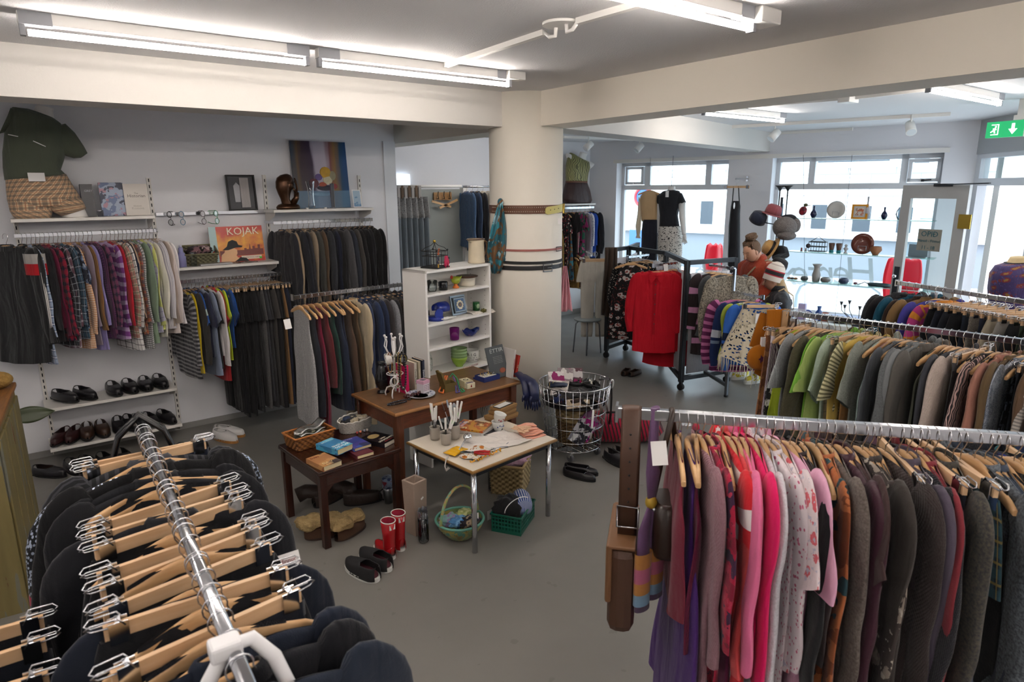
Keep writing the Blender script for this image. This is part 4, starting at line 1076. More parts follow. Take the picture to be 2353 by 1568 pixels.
rack('''tan suede skirt with embroidery|skirt|patchy|7d4f30,6b4024,8f6238,5c3820|.55
purple and white patterned skirt|skirt|zebra|c8bfc4,4a2a4a|.7|2
black and white printed dress|dress|floral|18181c,c9c8c4,8a8a84|.8
lime camisole|top|plain|a8bc30|.5
light grey marl t-shirt|shorttop|heather|7c8082,989c9e|.5
dark olive tank top|top|plain|3c3d2c|.6
pale yellow camisole|top|plain|b0b878|.6
olive chunky knitted jumper|sweater|knit|3a3828,55523c|.9
bright green top|shorttop|plain|6fa43a|.75
pale green polo t-shirt|polo|plain|98ae62|.62
mint knitted t-shirt|shorttop|knit|96ac9c,b4c4b6|.7
beige checked skirt|skirt|grid|a89c84,7f8478|.8
cream and green striped t-shirt|shorttop|hstripe|c8c49c,6c6a4c|.5|4
yellow long top|blouse|plain|bfa552|.85
caramel wrap top|top|plain|8a6236|.55
grey marl short sleeved top|shorttop|heather|70766e,8a9088|.5
pale blue lettered t-shirt|top|dots|a3b8b4,6a8288|.7|.6
dusty pink vest top|top|plain|b28c84|.3
slate grey tunic|blouse|plain|50545a|.8
charcoal ribbed dress|dress|plain|2e3034|.9
mid grey wool coat|jacket|heather|54585a,686c6e|.95
pale grey wool coat|jacket|plain|74787a|.95
taupe grey coat|jacket|plain|55524e|.92
gap|1
khaki gathered scarf|top|plain|4a4c40|.45
black long dress|dress|plain|17181a|.9
charcoal cardigan|cardigan|plain|393b42|.85
cream ribbed jumper|sweater|knit|a89a90,c4b6ac|.9
grey pleated skirt|skirt|plain|47474a|.85
black and cream floral dress|dress|floral|17171a,b8b0a8,8a827c|.9
black and pink swirl blouse|blouse|zebra|1e1a1e,b89a94|.7|2
black and white spotted dress|dress|dots|16161a,c9c4bc|.9|.8
dusty pink long coat|coat|plain|96685a|1.0
camel brown coat|coat|plain|5c4a32|1.0
silver grey top with sequins|blouse|sequin|5c6470,a3a9b2,878e98|.8
black dress with silver embroidery|dress|floral|17181e,7c828c,4c525c|1.0
dark denim skirt|skirt|plain|20262e|.8
brown suede jacket|jacket|plain|55402e|.9
cream striped shirt|shirt|hstripe|a09a92,6f6c6a|.9|5
white and red checked shirt|shirt|plaid|b8aab0,8c5a66,a8a2b0|.95''',r2a+d2*.06,r2a+d2*1.27,-14,'on the middle right rack','g',tk=1.0,A=.01)
rack('''dark grey chunky knitted coat|coat|knit|26282c,3a3d42|.95
black wool coat|coat|plain|1e1c20|.95
teal padded jacket|jacket|plain|12485e|.8
dark brown coat|coat|plain|33241e|.95
camel duffle jacket|jacket|plain|7a5f3c|.85
blue and purple mohair cardigan|cardigan|plain|3c3a8c|.85
rainbow striped shawl|blouse|hstripe|b0387c,c8802c|.6
black tailored trousers|trousers|plain|121419
navy wool trousers|trousers|plain|1c202c
dark ink jeans|trousers|plain|20242c
black crepe trousers|trousers|plain|15161a
blue black skirt|skirt|plain|232b38|.8
grey tweed skirt|skirt|heather|5c5650,847e76|.7
navy pencil skirt|skirt|plain|222838|.7
stone trousers|trousers|plain|a39a88
white grey trousers|trousers|plain|8f8c88
black flared trousers|trousers|plain|17181c
dark green skirt|skirt|plain|2a3428|.7
black denim jeans|trousers|plain|1a1c22
charcoal pencil skirt|skirt|plain|26262b|.7''',r3a+d3*.0,r3a+d3*1.1,-6,'on the furthest right rack','g',tk=1.2,A=.012)
# ================================================================== NEAR LEFT RACK (seen from above)
l1a,l1b=oz(318,962,1.36),oz(566,1568,1.36);dl=(l1b-l1a).normalized();L1E=l1b+dl*.35
floor_rack(l1a,L1E,'near left chrome rack of black clothes seen from above',[.15,(L1E-l1a).length-.1],bw=.026,rnd_=True)
Ln=(l1b-l1a).length
rack('''black satin trousers|trousers|plain|131418
navy blue skirt|skirt|plain|141b2c|.55
charcoal pinstriped jacket|jacket|vstripe|1c1d20,3a3b40|.7
black velvet jacket|jacket|plain|101013|.75
black fitted blouse|blouse|plain|15161b
black draped top|top|plain|131417
soft black jumper|sweater|plain|16171c
black jersey dress|dress|plain|15161c
jet black trousers|trousers|plain|0f1014
black office trousers|trousers|plain|13141a
black cropped jacket|jacket|plain|17181e
black lined trousers|trousers|plain|14151a
black sleeveless shift dress|dress|plain|121318
black stretch trousers|trousers|plain|121318
black pocketed skirt|skirt|plain|17181d
black cotton top|top|plain|191a1f
black evening trousers|trousers|plain|101116
midnight wool cardigan|cardigan|plain|171d2a
black cropped trousers|trousers|plain|15161b
black panelled dress|dress|plain|16171d
dark navy wool skirt|skirt|plain|161c29|.6
black crochet top|top|knit|14151a,26272e
midnight blue jacket with full sleeves|jacket|plain|1b2231|.7
black quilted jacket|jacket|plain|15161c|.7
dark slate blazer|jacket|plain|1d2533|.75''',l1a+dl*.10,l1b-dl*.04,5,'on the near left rack','g',tk=1.0,jitter=.9,A=.012,yj=9)
o_=garment('blouse','black and white sequinned top',cloth('sequin',['#101218','#c8d4e8','#a01c3c'],.88,.8),l1a+dl*.24,R(186),'on the near left rack',.6,'clothes on the near left rack',tk=1.5,scale=1.22,hgroup='hangers on the near left rack')
# details of the red shirt that faces the room
for o_ in list(COL.objects):
 if o_.get('label','').startswith('bright red collared'):
  red=o_.data.materials[0];fy=-.022
  part('button_placket',MB().sheet(lambda u,v:(-.004+.022*(u-.5),fy-.004-.004*v,-.16-.58*v),2,10),cloth('plain',['#a80c1e']),o_)
  for k in range(5):part('button',MB().ball((-.004,fy-.010-.002*k,-.20-.105*k),(.006,.003,.006),10,6),mat('dark_button','#3a3034',.3),o_)
  for s in(-1,1):part('collar_flap',MB().prism([(0,0),(s*.06,.035),(s*.085,.0),(s*.05,-.06)],(0,fy-.006,-.125),(1,0,0),(0,.12,1),.004*s),red,o_)
  part('chest_pocket',MB().box((.085,fy-.004,-.27),(.08,.003,.09)),red,o_)
  # ================================================================== SMALL GOODS: helpers
def vz(x,y,P):
 d=ray(x,y);t=(P.x*d.x+P.y*d.y)/(d.x**2+d.y**2);return EYE.z+t*d.z
def vase_thing(name,label,cat,prof,m,p,n=24,group=None,rz=0,sx=1,sy=1,inner=.003):
 f=MB();f.lathe(prof,n=n,sx=sx,sy=sy,cap=False)
 o=one(name,f,m,label,cat,p,rz,group)
 if 'Principled BSDF' in m.node_tree.nodes:solid(o,inner,-1)
 return o
def disc(z,r):return[(0.0001,z),(r,z)]
def book(name_label,p,rz,w,h,t,cover,lie=True,pages='#d9cfb4',title=None,tcol='#ffffff',tsz=.03,tilt=0,lines=None,group=None,spine=None):
 """p = centre of the underside; lying flat (or standing upright when lie=False, cover facing local -Y)"""
 o=thing('book',name_label,'book',p,rz,group)
 if not lie:o.rotation_euler=(tilt,0,rz)
 B=lambda c,d:MB().box(c,d)
 if lie:
  part('pages',B((0.003,0,t/2),(w-.008,h-.006,t-.004)),mat('paper'+pages,pages,.9),o)
  f=MB();f.box((0,0,t-.001),(w,h,.002));f.box((0,0,.001),(w,h,.002));f.box((-w/2,0,t/2),(.002,h,t));part('cover',f,cover,o)
 else:
  part('pages',B((0,0,h/2),(w-.006,t-.004,h-.006)),mat('paper'+pages,pages,.9),o)
  f=MB();f.box((0,-t/2,h/2),(w,.002,h));f.box((0,t/2,h/2),(w,.002,h));f.box((-w/2,0,h/2),(.002,t,h));part('cover',f,cover,o)
 for q in(lines or[]):
  tx,sz,col,px,py=q
  if lie:text_part('title',tx,sz,mat('print'+col,col,.7),o,(px,py,t+.0012),(0,0,0))
  else:text_part('title',tx,sz,mat('print'+col,col,.7),o,(px,-t/2-.0016,h/2+py),(R(90),0,0))
 if spine:
  tx,sz,col=spine
  if not lie:text_part('spine_title',tx,sz,mat('print'+col,col,.7),o,(-w/2-.0016,0,h/2),(R(90),R(90),R(-90)))
 return o
def pic(name,cols,sc,pat='patchy',rough=.4):return cloth(pat,cols,rough,sc,bump=.02)
def beads(path,r,m,label,cat='necklace',name='bead_necklace',n=None,loc=None):
 pts=[Vector(p)for p in path];seg=[(b-a).length for a,b in zip(pts,pts[1:])];L=sum(seg);n=n or max(3,int(L/(2*r)));f=MB()
 for k in range(n+1):
  d=L*k/n;i=0
  while i<len(seg)-1 and d>seg[i]:d-=seg[i];i+=1
  f.ball(pts[i].lerp(pts[i+1],min(1,d/max(seg[i],1e-6))),r,8,6)
 c=pts[0].copy();f.xf(Matrix.Translation(-c));return one(name,f,m,label,cat,c)
def basket_mb(rx,ry,h,flare=1.15,n=40,m=8,wob=.004,square=False):
 f=MB();rs=[]
 for j in range(m*2+1):
  v=j/(m*2);k=1/flare+(1-1/flare)*v
  row=[]
  for i in range(n):
   a=2*PI*i/n;c,s=math.cos(a),math.sin(a)
   if square:q=max(abs(c),abs(s));c,s=c/q,s/q;c,s=max(-1,min(1,c*1.0)),max(-1,min(1,s*1.0))
   w=wob*(1 if(i+j)%2 else-1)
   row.append(Vector((c*(rx*k+w),s*(ry*k+w),h*v)))
  rs.append(row)
 f.rings(rs,cap0=True);return f
def rim_pts(rx,ry,z,n=40,square=False):
 o=[]
 for i in range(n):
  a=2*PI*i/n;c,s=math.cos(a),math.sin(a)
  if square:q=max(abs(c),abs(s));c,s=c/q,s/q
  o.append(Vector((c*rx,s*ry,z)))
 return o
def lump(name,label,cat,p,r,m,seed=0,amp=.25,group=None,rz=0,n=22,mm=14,fq=3.0):
 rr=random.Random(seed);ph=[rr.uniform(0,6)for _ in range(6)];f=MB();f.ball((0,0,0),1.0,n,mm)
 vs=[]
 for v in f.v:
  v=Vector(v);k=1+amp*(math.sin(fq*v.x*2+ph[0])*math.sin(fq*v.y*2+ph[1])+.6*math.sin(fq*3*v.z+ph[2]+fq*v.x*3))*.6
  vs.append((v.x*r[0]*k,v.y*r[1]*k,v.z*r[2]*(k*.5+.5)))
 f.v=vs;b=len(f.v)
 return one(name,f,m,label,cat,p,rz,group)
 # ------------------------------------------------------------------ shoes (toe towards local +X, origin under the heel)
def upper_mb(L,W_,hh,ht,op0=.06,op1=.5,hi=None,pointed=0.0):
 f=MB();N=18;n=16;rows=[]
 for j in range(N+1):
  s=j/N;x=L*s
  w=W_/2*(.72+.28*math.sin(PI*min(1,s*.95+.08)))*(1 if s<.62 else math.sqrt(max(0.02,1-((s-.62)/.385)**2))**(1+pointed))
  if s<.08:w*=.55+5.6*s
  h=hh+(ht-hh)*max(0,min(1,(s-.35)/.5))if s>.3 else hh
  if op0<s<op1:h=hh*(.92+.25*abs(s-.3))
  if s>.9:h*=math.sqrt(max(.1,1-((s-.9)/.102)**2))
  opn=op0<s<op1;row=[]
  for i in range(n+1):
   q=i/n
   fm=R(62)if opn else R(90)
   a=(q*2)*fm if q<=.5 else PI-(1-q)*2*fm
   row.append(Vector((x,-w*sg(math.cos(a),.6),.012+h*sg(math.sin(a),.75)/(math.sin(fm)**.75 if opn else 1))))
  rows.append((row,opn))
 vs=[v for r,_ in rows for v in r];fs=[]
 for j in range(N):
  for i in range(n):
   if(rows[j][1]or rows[j+1][1])and i in(n//2-1,n//2):continue
   a=j*(n+1)+i;fs.append((a,a+1,a+n+2,a+n+1))
 f.add(vs,fs,smooth=True);return f
def sole_mb(L,W_,t,grow=1.04,z=0):
 out=[]
 for j in range(28):
  a=2*PI*j/28;s=.5-.5*math.cos(a)if True else 0
  w=W_/2*grow*(.72+.28*math.sin(PI*min(1,s*.95+.08)))*math.sqrt(max(0,1-(abs(2*s-1))**4))**.9
  out.append((L*(s-.0)*1.0,w*(1 if math.sin(a)>0 else-1)))
 f=MB();f.prism(out,(0,0,z),(1,0,0),(0,1,0),t);return f
def shoe(label,p,ang,mu,ms,style='loafer',L=.285,W_=.1,cat='shoe',group='shoes',name='shoe',lining='#2a2422',lace=None,z=None):
 o=thing(name,label,cat,p,ang,group);st={'loafer':(.062,.05,.08,.52),'flat':(.048,.035,.06,.68),'sneaker':(.075,.055,.08,.48),'slip':(.08,.06,.02,.42),'clog':(.07,.06,.05,.5)}[style]
 u=part('upper',upper_mb(L,W_,st[0],st[1],st[2],st[3]),mu,o);solid(u,.004)
 t=.022 if style in('sneaker','slip','clog')else .012
 part('sole',sole_mb(L*1.02,W_,t),ms,o,loc=(-.003,0,0));part('insole',sole_mb(L*.9,W_*.9,.003,z=t+.004),mat('shoe_lining'+lining,lining,.9),o,loc=(.008,0,0))
 if style in('loafer','clog'):part('heel',MB().box((.035,0,.008),(.07,W_*.74,.02)),ms,o)
 if style=='loafer':
  f=MB();f.tube([(L*.55,-.046,.035),(L*.57,-.03,.062),(L*.58,0,.068),(L*.57,.03,.062),(L*.55,.046,.035)],.007,8,flat=.6);part('strap',f,mu,o)
 if lace:
  f=MB()
  for k in range(4):x=L*(.5+.06*k);f.tube([(x,-.022,.066-.006*k),(x+.006,0,.073-.007*k),(x,.022,.066-.006*k)],.0028,6)
  part('laces',f,lace,o)
 return o
M_BL=mat('black_shoe_leather','#17161a',.35,bump=.05);M_BS=mat('black_rubber','#101012',.6);M_BR=mat('burgundy_leather','#341a1b',.35);M_BN=mat('brown_leather','#3c281d',.4)
ROW=[
(178,920,.49,28,M_BL,'loafer','black slip-on shoe turned right, first on the upper shoe shelf'),
(219,912,.49,22,M_BL,'loafer','black slip-on shoe with flap, second on the upper shoe shelf'),
(272,903,.49,6,M_BL,'loafer','black loafer at the middle of the upper shoe shelf, left of its pair'),
(309,899,.49,6,M_BL,'loafer','black loafer at the middle of the upper shoe shelf, right of its pair'),
(340,893,.49,0,M_BL,'loafer','plain round black shoe second from the right on upper shelf'),
(378,887,.49,4,M_BL,'loafer','black shoe in shadow at the right end of the upper shoe shelf'),
(121,1022,.169,-24,M_BR,'loafer','burgundy leather shoe at the left end of the lower shelf'),
(157,1018,.169,-18,M_BR,'loafer','burgundy loafer beside the leftmost shoe on the lower shelf'),
(201,1009,.169,-4,M_BN,'clog','brown slip-on shoe, left one of the brown pair'),
(242,1002,.169,2,M_BN,'clog','brown slip-on shoe, right one of the brown pair'),
(279,991,.169,0,M_BL,'sneaker','black lace-up shoe beside the brown pair on lower shelf'),
(313,983,.169,8,M_BL,'sneaker','black lace-up shoe with loose laces on lower shelf'),
(360,974,.169,10,M_BL,'loafer','black moccasin second from the right on the lower shelf'),
(400,968,.169,14,M_BL,'loafer','black moccasin at the right end of the lower shelf')]
for px_,py_,z_,tn,mu,st,lb in ROW:
 p=oy(px_,py_,5.945);a=R(-90+tn);q=Vector((p.x,5.945,z_))-Vector((math.cos(a),math.sin(a),0))*.285
 q.y=min(q.y,YB-.06)
 shoe(lb,q,a,mu,M_BS,st,group='shoes on the wall shelves',lace=M_BS if 'lace-up' in lb else None)
def floor_shoe(lb,toe,ang,mu,ms,st='loafer',L=.285,**k):
 p=oz(*toe);a=R(ang);shoe(lb,p-Vector((math.cos(a),math.sin(a),0))*L,a,mu,ms,st,L=L,**k)
G='shoes on the floor by the wall'
floor_shoe('black shoe with tan lining, leftmost on the floor',(152,1097),-50,M_BL,M_BS,lining='#9c5a22',group=G)
floor_shoe('upright looking black shoe with tan lining on the floor',(186,1094),-78,M_BL,M_BS,lining='#9c5a22',group=G)
floor_shoe('black penny loafer on the floor beside the tan lined pair',(228,1084),-72,M_BL,M_BS,group=G)
floor_shoe('black penny loafer on the floor nearest the left rack',(264,1078),-76,M_BL,M_BS,group=G)
floor_shoe('black shoe on the floor half hidden by handbag straps',(302,1070),-80,M_BL,M_BS,group=G)
M_GOLD=mat('gold_buckle','#a08a4c',.25,1);M_WSH=mat('white_sneaker','#dcdad8',.5);M_GUM=mat('gum_sole','#a8743a',.6)
def sandal(lb,toe,ang,gold):
 p=oz(*toe);a=R(ang);L=.25;o=thing('sandal',lb,'sandal',p-Vector((math.cos(a),math.sin(a),0))*L,a,'sandals on the floor')
 part('sole',sole_mb(L,.09,.012),mat('dark_brown_sole','#33211a',.6),o)
 for k,x in enumerate((.07,.13,.19)if gold else(.03,.16,.2)):
  w=.042;h=.05 if x<.1 else .035;part('strap',MB().tube([(x,-w,.008),(x+.005,-w*.8,h*.8),(x+.01,0,h),(x+.005,w*.8,h*.8),(x,w,.008)],.006,8,flat=.5),M_BL,o)
  if gold or k:part('stud_trim',MB().tube([(x+.006,-w*.7,h*.9),(x+.012,0,h+.006),(x+.006,w*.7,h*.9)],.003,6),M_GOLD,o)
sandal('black sandal with gold trim beside the handbag straps',(386,1047),-60,1);sandal('black strappy sandal with gold trim, second of four',(415,1055),-66,1)
sandal('flat black thong sandal with studs, third of four',(440,1045),-78,0);sandal('flat black thong sandal with studs nearest the white trainers',(470,1036),-95,0)
def trainer(lb,toe,ang):
 p=oz(*toe);a=R(ang);L=.29;o=shoe(lb,p-Vector((math.cos(a),math.sin(a),0))*L,a,M_WSH,M_GUM,'sneaker',L,.105,group='white trainers',lace=M_WSH,name='trainer',lining='#3a3c44')
 f=MB()
 for k in range(3):f.beam((.12+.025*k,-.05,.025),(.10+.025*k,-.035,.07),.008,.003);f.beam((.12+.025*k,.05,.025),(.10+.025*k,.035,.07),.008,.003)
 part('side_stripes',f,M_BLACK,o,label='black stripes')
trainer('white trainer with black stripes and gum sole, nearer one',(545,1019),-68);trainer('white trainer behind the nearer one, under the trousers',(562,1004),-52)
floor_shoe('brown flat shoe under the screen, left one',(1448,853),24,M_BN,M_BS,'flat',.25,group='brown flats',W_=.085)
floor_shoe('brown flat shoe under the screen, right one',(1472,856),12,M_BN,M_BS,'flat',.25,group='brown flats',W_=.085)
floor_shoe('black flat with silver buckle, nearer one below the basket',(1368,1108),-70,M_BL,M_BS,'flat',.26,group='black buckled flats',W_=.085)
floor_shoe('black flat with silver buckle, farther one below the basket',(1374,1094),-62,M_BL,M_BS,'flat',.26,group='black buckled flats',W_=.085)
for o in[o for o in COL.objects if o.get('group')=='black buckled flats']:part('buckle',MB().tube([(.175,-.012,.05),(.195,-.012,.046),(.195,.014,.046),(.175,.014,.05)],.002,6,closed=True),M_CHROME,o)
floor_shoe('black patent clog behind the brown strap, left one',(1438,1078),-100,M_BL,M_BS,'clog',.26,group='black clogs',lining='#8a6a3c')
floor_shoe('black patent clog behind the brown strap, right one',(1462,1072),-95,M_BL,M_BS,'clog',.26,group='black clogs',lining='#8a6a3c')
M_CAN=mat('black_canvas','#1b1a1c',.85);M_WR=mat('white_rubber','#d8d8d2',.6)
floor_shoe('black slip-on canvas shoe with white sole, nearer one',(797,1302),106,M_CAN,M_WR,'slip',.26,group='black slip-ons',lining='#4a1c26')
floor_shoe('black slip-on canvas shoe with white sole, farther one',(829,1279),104,M_CAN,M_WR,'slip',.26,group='black slip-ons',lining='#4a1c26')
# red rubber boots
M_RED=mat('red_rubber','#a5161c',.22,coat=.3);M_PK=mat('boot_lining','#a0203c',.8)
def boot(lb,heel,ang):
 p=oz(*heel);o=thing('rubber_boot',lb,'boot',p,R(ang),'red rubber boots');L,H=.20,.235;rs=[]
 u=part('foot',upper_mb(L,.078,.07,.045,.9,.91),M_RED,o)
 f=MB();f.lathe([(.034,.03),(.036,.06),(.036,.10),(.040,.16),(.045,H)],(.042,0,0),20,sx=1.05,sy=.9,cap=False);solid(part('shaft',f,M_RED,o),.003)
 f=MB();f.lathe([(.036,.08),(.043,H-.004)],(.042,0,0),20,sx=1.0,sy=.84,cap=False);part('lining',f,M_PK,o,label='pink lining')
 part('rim',MB().tube([(.042+.047*math.cos(t),.040*math.sin(t),H)for t in[2*PI*i/20 for i in range(20)]],.003,6,closed=True),M_WR,o,label='white rim')
 part('sole',sole_mb(L*1.02,.078,.016),M_WR,o);part('label_patch',MB().box((.0,0,H-.028),(.006,.036,.03)),M_WR,o)
boot('red rubber boot with white rim, nearer left one',(905,1287),95);boot('red rubber boot with white rim, farther right one',(926,1268),88)
# ================================================================== SHELF ABOVE THE SHIRTS
ZS1=1.905
def stand_book(lab,x0,x1,ytop,Y,col,lines,t=.03,spine=None,tilt=-.06,pages='#cfc8b8'):
 a,b=oy(x0,495,Y),oy(x1,495,Y);h=oy((x0+x1)/2,ytop,Y).z-ZS1
 return book(lab,Vector(((a.x+b.x)/2,Y,ZS1+.001)),0,b.x-a.x,h,t,col,False,pages,lines=lines,spine=spine,tilt=tilt)
stand_book('thick dark paperback with a man on the cover, leftmost book on shelf',193,221,424,6.05,mat('dark_cover','#26262c',.4),[('GREY',.022,'#b0b4bc',.01,.07)],.05)
stand_book('blue illustrated book in a dark cover on the mannequin shelf',236,291,420,6.08,cloth('patchy',['#5a6a8c','#93a0b8','#2a3148','#a07a88'],.3,1.2,bump=.02),[],.03)
stand_book('cream hardback with Historian title on the mannequin shelf',291,346,423,6.06,mat('cream_cover','#cfc9c2',.5),[('The',.018,'#6a6660',0,.048),('Historian',.034,'#5a5652',0,.028),('Elizabeth',.016,'#9a958e',0,-.05),('Kostova',.026,'#a8a39c',0,-.068)],.035)
p=oy(232,497,6.0);vase_thing('shot_glass','tiny clear shot glass between the dark and blue books','glass',[(.0,.002),(.02,.002),(.022,.05)],glass_mat('grey_glass','#c8ccd4',opac=.15),(p.x,6.0,ZS1))
# tie set in a box on the flat rail
ta,tb=oy(527,484,6.17),oy(592,484,6.17);th=oy(556,402,6.17).z-1.92;t=thing('tie_box','black window box with a silver tie and folded pocket square','gift box',((ta.x+tb.x)/2,6.165,1.921));t.rotation_euler=(-.10,0,0)
w=tb.x-ta.x;f=MB()
for c,d in(((0,0,.006),(w,.03,.012)),((0,0,th-.006),(w,.03,.012)),((-w/2+.006,0,th/2),(.012,.03,th)),((w/2-.006,0,th/2),(.012,.03,th))):f.box(c,d)
part('frame',f,M_BLACK,t);part('backing',MB().box((0,.012,th/2),(w-.02,.003,th-.02)),mat('dark_grey_card','#55565a',.7),t)
part('tie',MB().box((.028,.0,th/2),(.075,.01,th-.05)),cloth('plain',['#a8a4a4'],.4),t)
f=MB();f.prism([(-.022,-.08),(.022,-.08),(.026,.06),(0,.09),(-.026,.06)],(-.038,.004,th/2),(1,0,0),(0,0,1),.006);part('pocket_square',f,cloth('plain',['#b4b6bc'],.4),t)
part('window',MB().box((0,-.014,th/2),(w-.02,.001,th-.02)),glass_mat('film','#ffffff',ref=.5),t)
# glasses hanging on the flat rail
for k,(gx,mc,lb,ln)in enumerate(((392,'#17181a','black framed reading glasses hanging first on the flat rail','#e8e8e8'),(417,'#2a6a8c','blue framed sunglasses hanging second on the flat rail','#22262a'),(463,'#4a4044','brown sunglasses hanging third on the flat rail','#3a3438'),(491,'#2e7a4a','green framed glasses hanging nearest the record','#e8f0e8'))):
 p=oy(gx,493,6.15);p.z=1.905;t=thing('glasses',lb,'glasses',p,R(-20+25*(k%2)),'glasses hanging on the flat rail');t.rotation_euler=(0,R(86),R(-30+18*k));M_=mat('frame'+mc,mc,.35);s=-1
 for q in(-1,1):
  part('rim',MB().tube([(.035+.0+.024*math.cos(a)*1+(.032 if q>0 else-.032)+.0,-.03,.018*math.sin(a))for a in[2*PI*i/18 for i in range(18)]],.0025,6,closed=True),M_,t)
  part('lens',MB().cyl((.035+.032*q,-.0305,0),(.035+.032*q,-.0295,0),.022,n=16),glass_mat('lens'+ln,ln,opac=.1 if ln[1]=='e' else .55),t)
  part('temple',MB().tube([(.035+.058*q,-.03,0),(.035+.055*q,.05,.0),(.035+.04*q,.07,-.02)],.0025,6),M_,t)
 part('bridge',MB().tube([(.027,-.03,.004),(.035,-.03,.009),(.043,-.03,.004)],.0025,6),M_,t)
 # ================================================================== RECORD SHELF
ZS2=1.478
def rec():
 a,b=oy(487,598,6.08),oy(609,590,6.08);w=b.x-a.x;h=oy(610,517,6.12).z-ZS2
 t=thing('record_sleeve','orange record sleeve lettered KOJAK leaning on the wall shelf','record',((a.x+b.x)/2,6.07,ZS2+.001));t.rotation_euler=(-.13,0,0)
 def bgm():
  m=bpy.data.materials.new('record_print');m.use_nodes=True;g=NG(m);bb=g.N['Principled BSDF'];L=g.t.links;tc=g.N.new('ShaderNodeTexCoord');sp=g.N.new('ShaderNodeSeparateXYZ');L.new(tc.outputs['Object'],sp.inputs[0])
  n=g.N.new('ShaderNodeTexNoise');n.inputs['Scale'].default_value=11;n.inputs['Detail'].default_value=4;L.new(tc.outputs['Object'],n.inputs['Vector'])
  q=g.math('SUBTRACT',1.0,g.math('MULTIPLY',g.math('ABSOLUTE',g.math('SUBTRACT',sp.outputs[2],h*.5)),9.0));q=g.math('ADD',g.math('MULTIPLY',q,.7),g.math('MULTIPLY',g.math('SUBTRACT',n.outputs['Fac'],.5),2.2))
  L.new(g.mix(g.math('MAXIMUM',0,g.math('MINIMUM',q,1)),lin('#b52a14'),lin('#eeb02a')),bb.inputs['Base Color']);bb.inputs['Roughness'].default_value=.35;return m
 part('cover',MB().box((0,0,h/2),(w,.008,h)),bgm(),t);part('spine_strip',MB().box((-w/2+.03,-.0045,h/2),(.06,.001,h)),mat('pale_cyan_print','#a3c0c2',.4),t,label='pale cyan strip')
 F=-.0052;X,Z=(1,0,0),(0,0,1)
 sky=[(-.17,0),(.19,0),(.19,.05),(.165,.05),(.165,.085),(.145,.085),(.145,.055),(.12,.055),(.12,.075),(.10,.075),(.10,.05),(.085,.05),(.08,.10),(.07,.05),(.05,.05),(.05,.06),(.03,.06),(.03,.045),(-.17,.045)]
 k=w/.44;part('skyline',MB().prism([(x*k,z*k)for x,z in sky],(.02*k,F,h*.18),X,Z,.0006),mat('skyline_print','#6e1f10',.4),t)
 part('printed_man',MB().prism([(x*k,z*k)for x,z in[(-.12,0),(.07,0),(.055,.02),(.02,.035),(.01,.05),(.02,.07),(.02,.10),(-.03,.13),(-.07,.12),(-.085,.08),(-.11,.06)]],(-.03*k,F-.0008,.005),X,Z,.0006),mat('skin_print','#d9a878',.4),t)
 part('printed_coat',MB().prism([(x*k,z*k)for x,z in[(-.02,0),(.10,0),(.08,.025),(.03,.035),(.012,.02)]],(-.02*k,F-.0014,.005),X,Z,.0006),M_BLACK,t)
 f=MB();f.prism([(x*k,z*k)for x,z in[(-.10,0),(-.06,.03),(-.045,.07),(-.01,.085),(.025,.07),(.035,.04),(.07,.03),(.06,.018),(.01,.018),(-.05,.0)]],(-.03*k,F-.0014,.105*k),X,Z,.0006);part('printed_hat',f,M_BLACK,t)
 text_part('title','KOJAK',.088*k,mat('title_cream','#efe6c8',.5),t,(.055*k,F-.001,h*.85),(R(90),0,0),extrude=.0009)
 part('caption_strip',MB().box((.105*k,F,.035*k),(.17*k,.0006,.03*k)),mat('cream_print','#e2d8c4',.5),t)
 text_part('caption','SOUNDTRACK ALBUM',.014*k,M_INK,t,(.105*k,F-.0006,.035*k),(R(90),0,0))
 part('price_sticker',MB().box((.18*k,F-.001,.028*k),(.022,.0008,.014)),M_GREEN,t);part('round_mark',MB().cyl((-w/2+.03,F,.085*k),(-w/2+.03,F-.001,.085*k),.018*k,n=20),mat('red_print','#b83226',.5),t)
rec()
def shelfpt(x,y,z,Y):p=oy(x,y,Y);return Vector((p.x,Y,z))
p=shelfpt(392,604,ZS2,6.1);vase_thing('spray_bottle','tall white spray bottle behind the ivory shirt sleeve','bottle',[(.0,0),(.028,0),(.028,.15),(.02,.165),(.013,.17),(.014,.20),(.0,.21)],M_WHITE,p)
p=shelfpt(419,607,ZS2,5.98);o=vase_thing('lotion_bottle','lilac plastic bottle on the record shelf','bottle',[(.0,0),(.033,0),(.034,.10),(.026,.115),(.018,.12),(.018,.155),(.016,.16)],mat('lilac_plastic','#8f90c0',.35),p);part('cap',MB().cyl((0,0,.16),(0,0,.18),.012),mat('pale_lilac','#b9bad2',.4),o)
p=shelfpt(446,607,ZS2,5.97);vase_thing('drinking_glass','clear glass tumbler in front of the shelf basket','glass',[(.0,.004),(.024,.004),(.028,.12)],glass_mat('tumbler_glass','#e8eef2',opac=.1),p)
p=shelfpt(458,600,ZS2,6.09);t=thing('wicker_basket','dark woven seagrass basket standing on the record shelf','basket',p,0);t.rotation_euler=(R(22),0,0)
b_=basket_mb(.13,.085,.14,1.1,square=True);part('weave',b_,weave_mat('seagrass_weave','#4a4634','#7c785c'),t);part('rim',MB().tube(rim_pts(.132,.087,.14,square=True),.007,6,closed=True),mat('seagrass','#6e6a50',.85),t)
lump('hair_scrunchies','dark and pink hair ties heaped in the seagrass basket','hair ties',p+Vector((0,-.03,.125)),(.10,.055,.04),cloth('patchy',['#2a2024','#7a5a60','#15130f','#b39a98'],.8,1.5),3)
p=shelfpt(495,604,ZS2,5.98);one('flat_tray',MB().box((0,0,.008),(.26,.1,.014)),mat('silvery_tray','#a9a9aa',.4,.5),'thin silvery tray lying at the front of the record shelf','tray',p,bevel=.004)
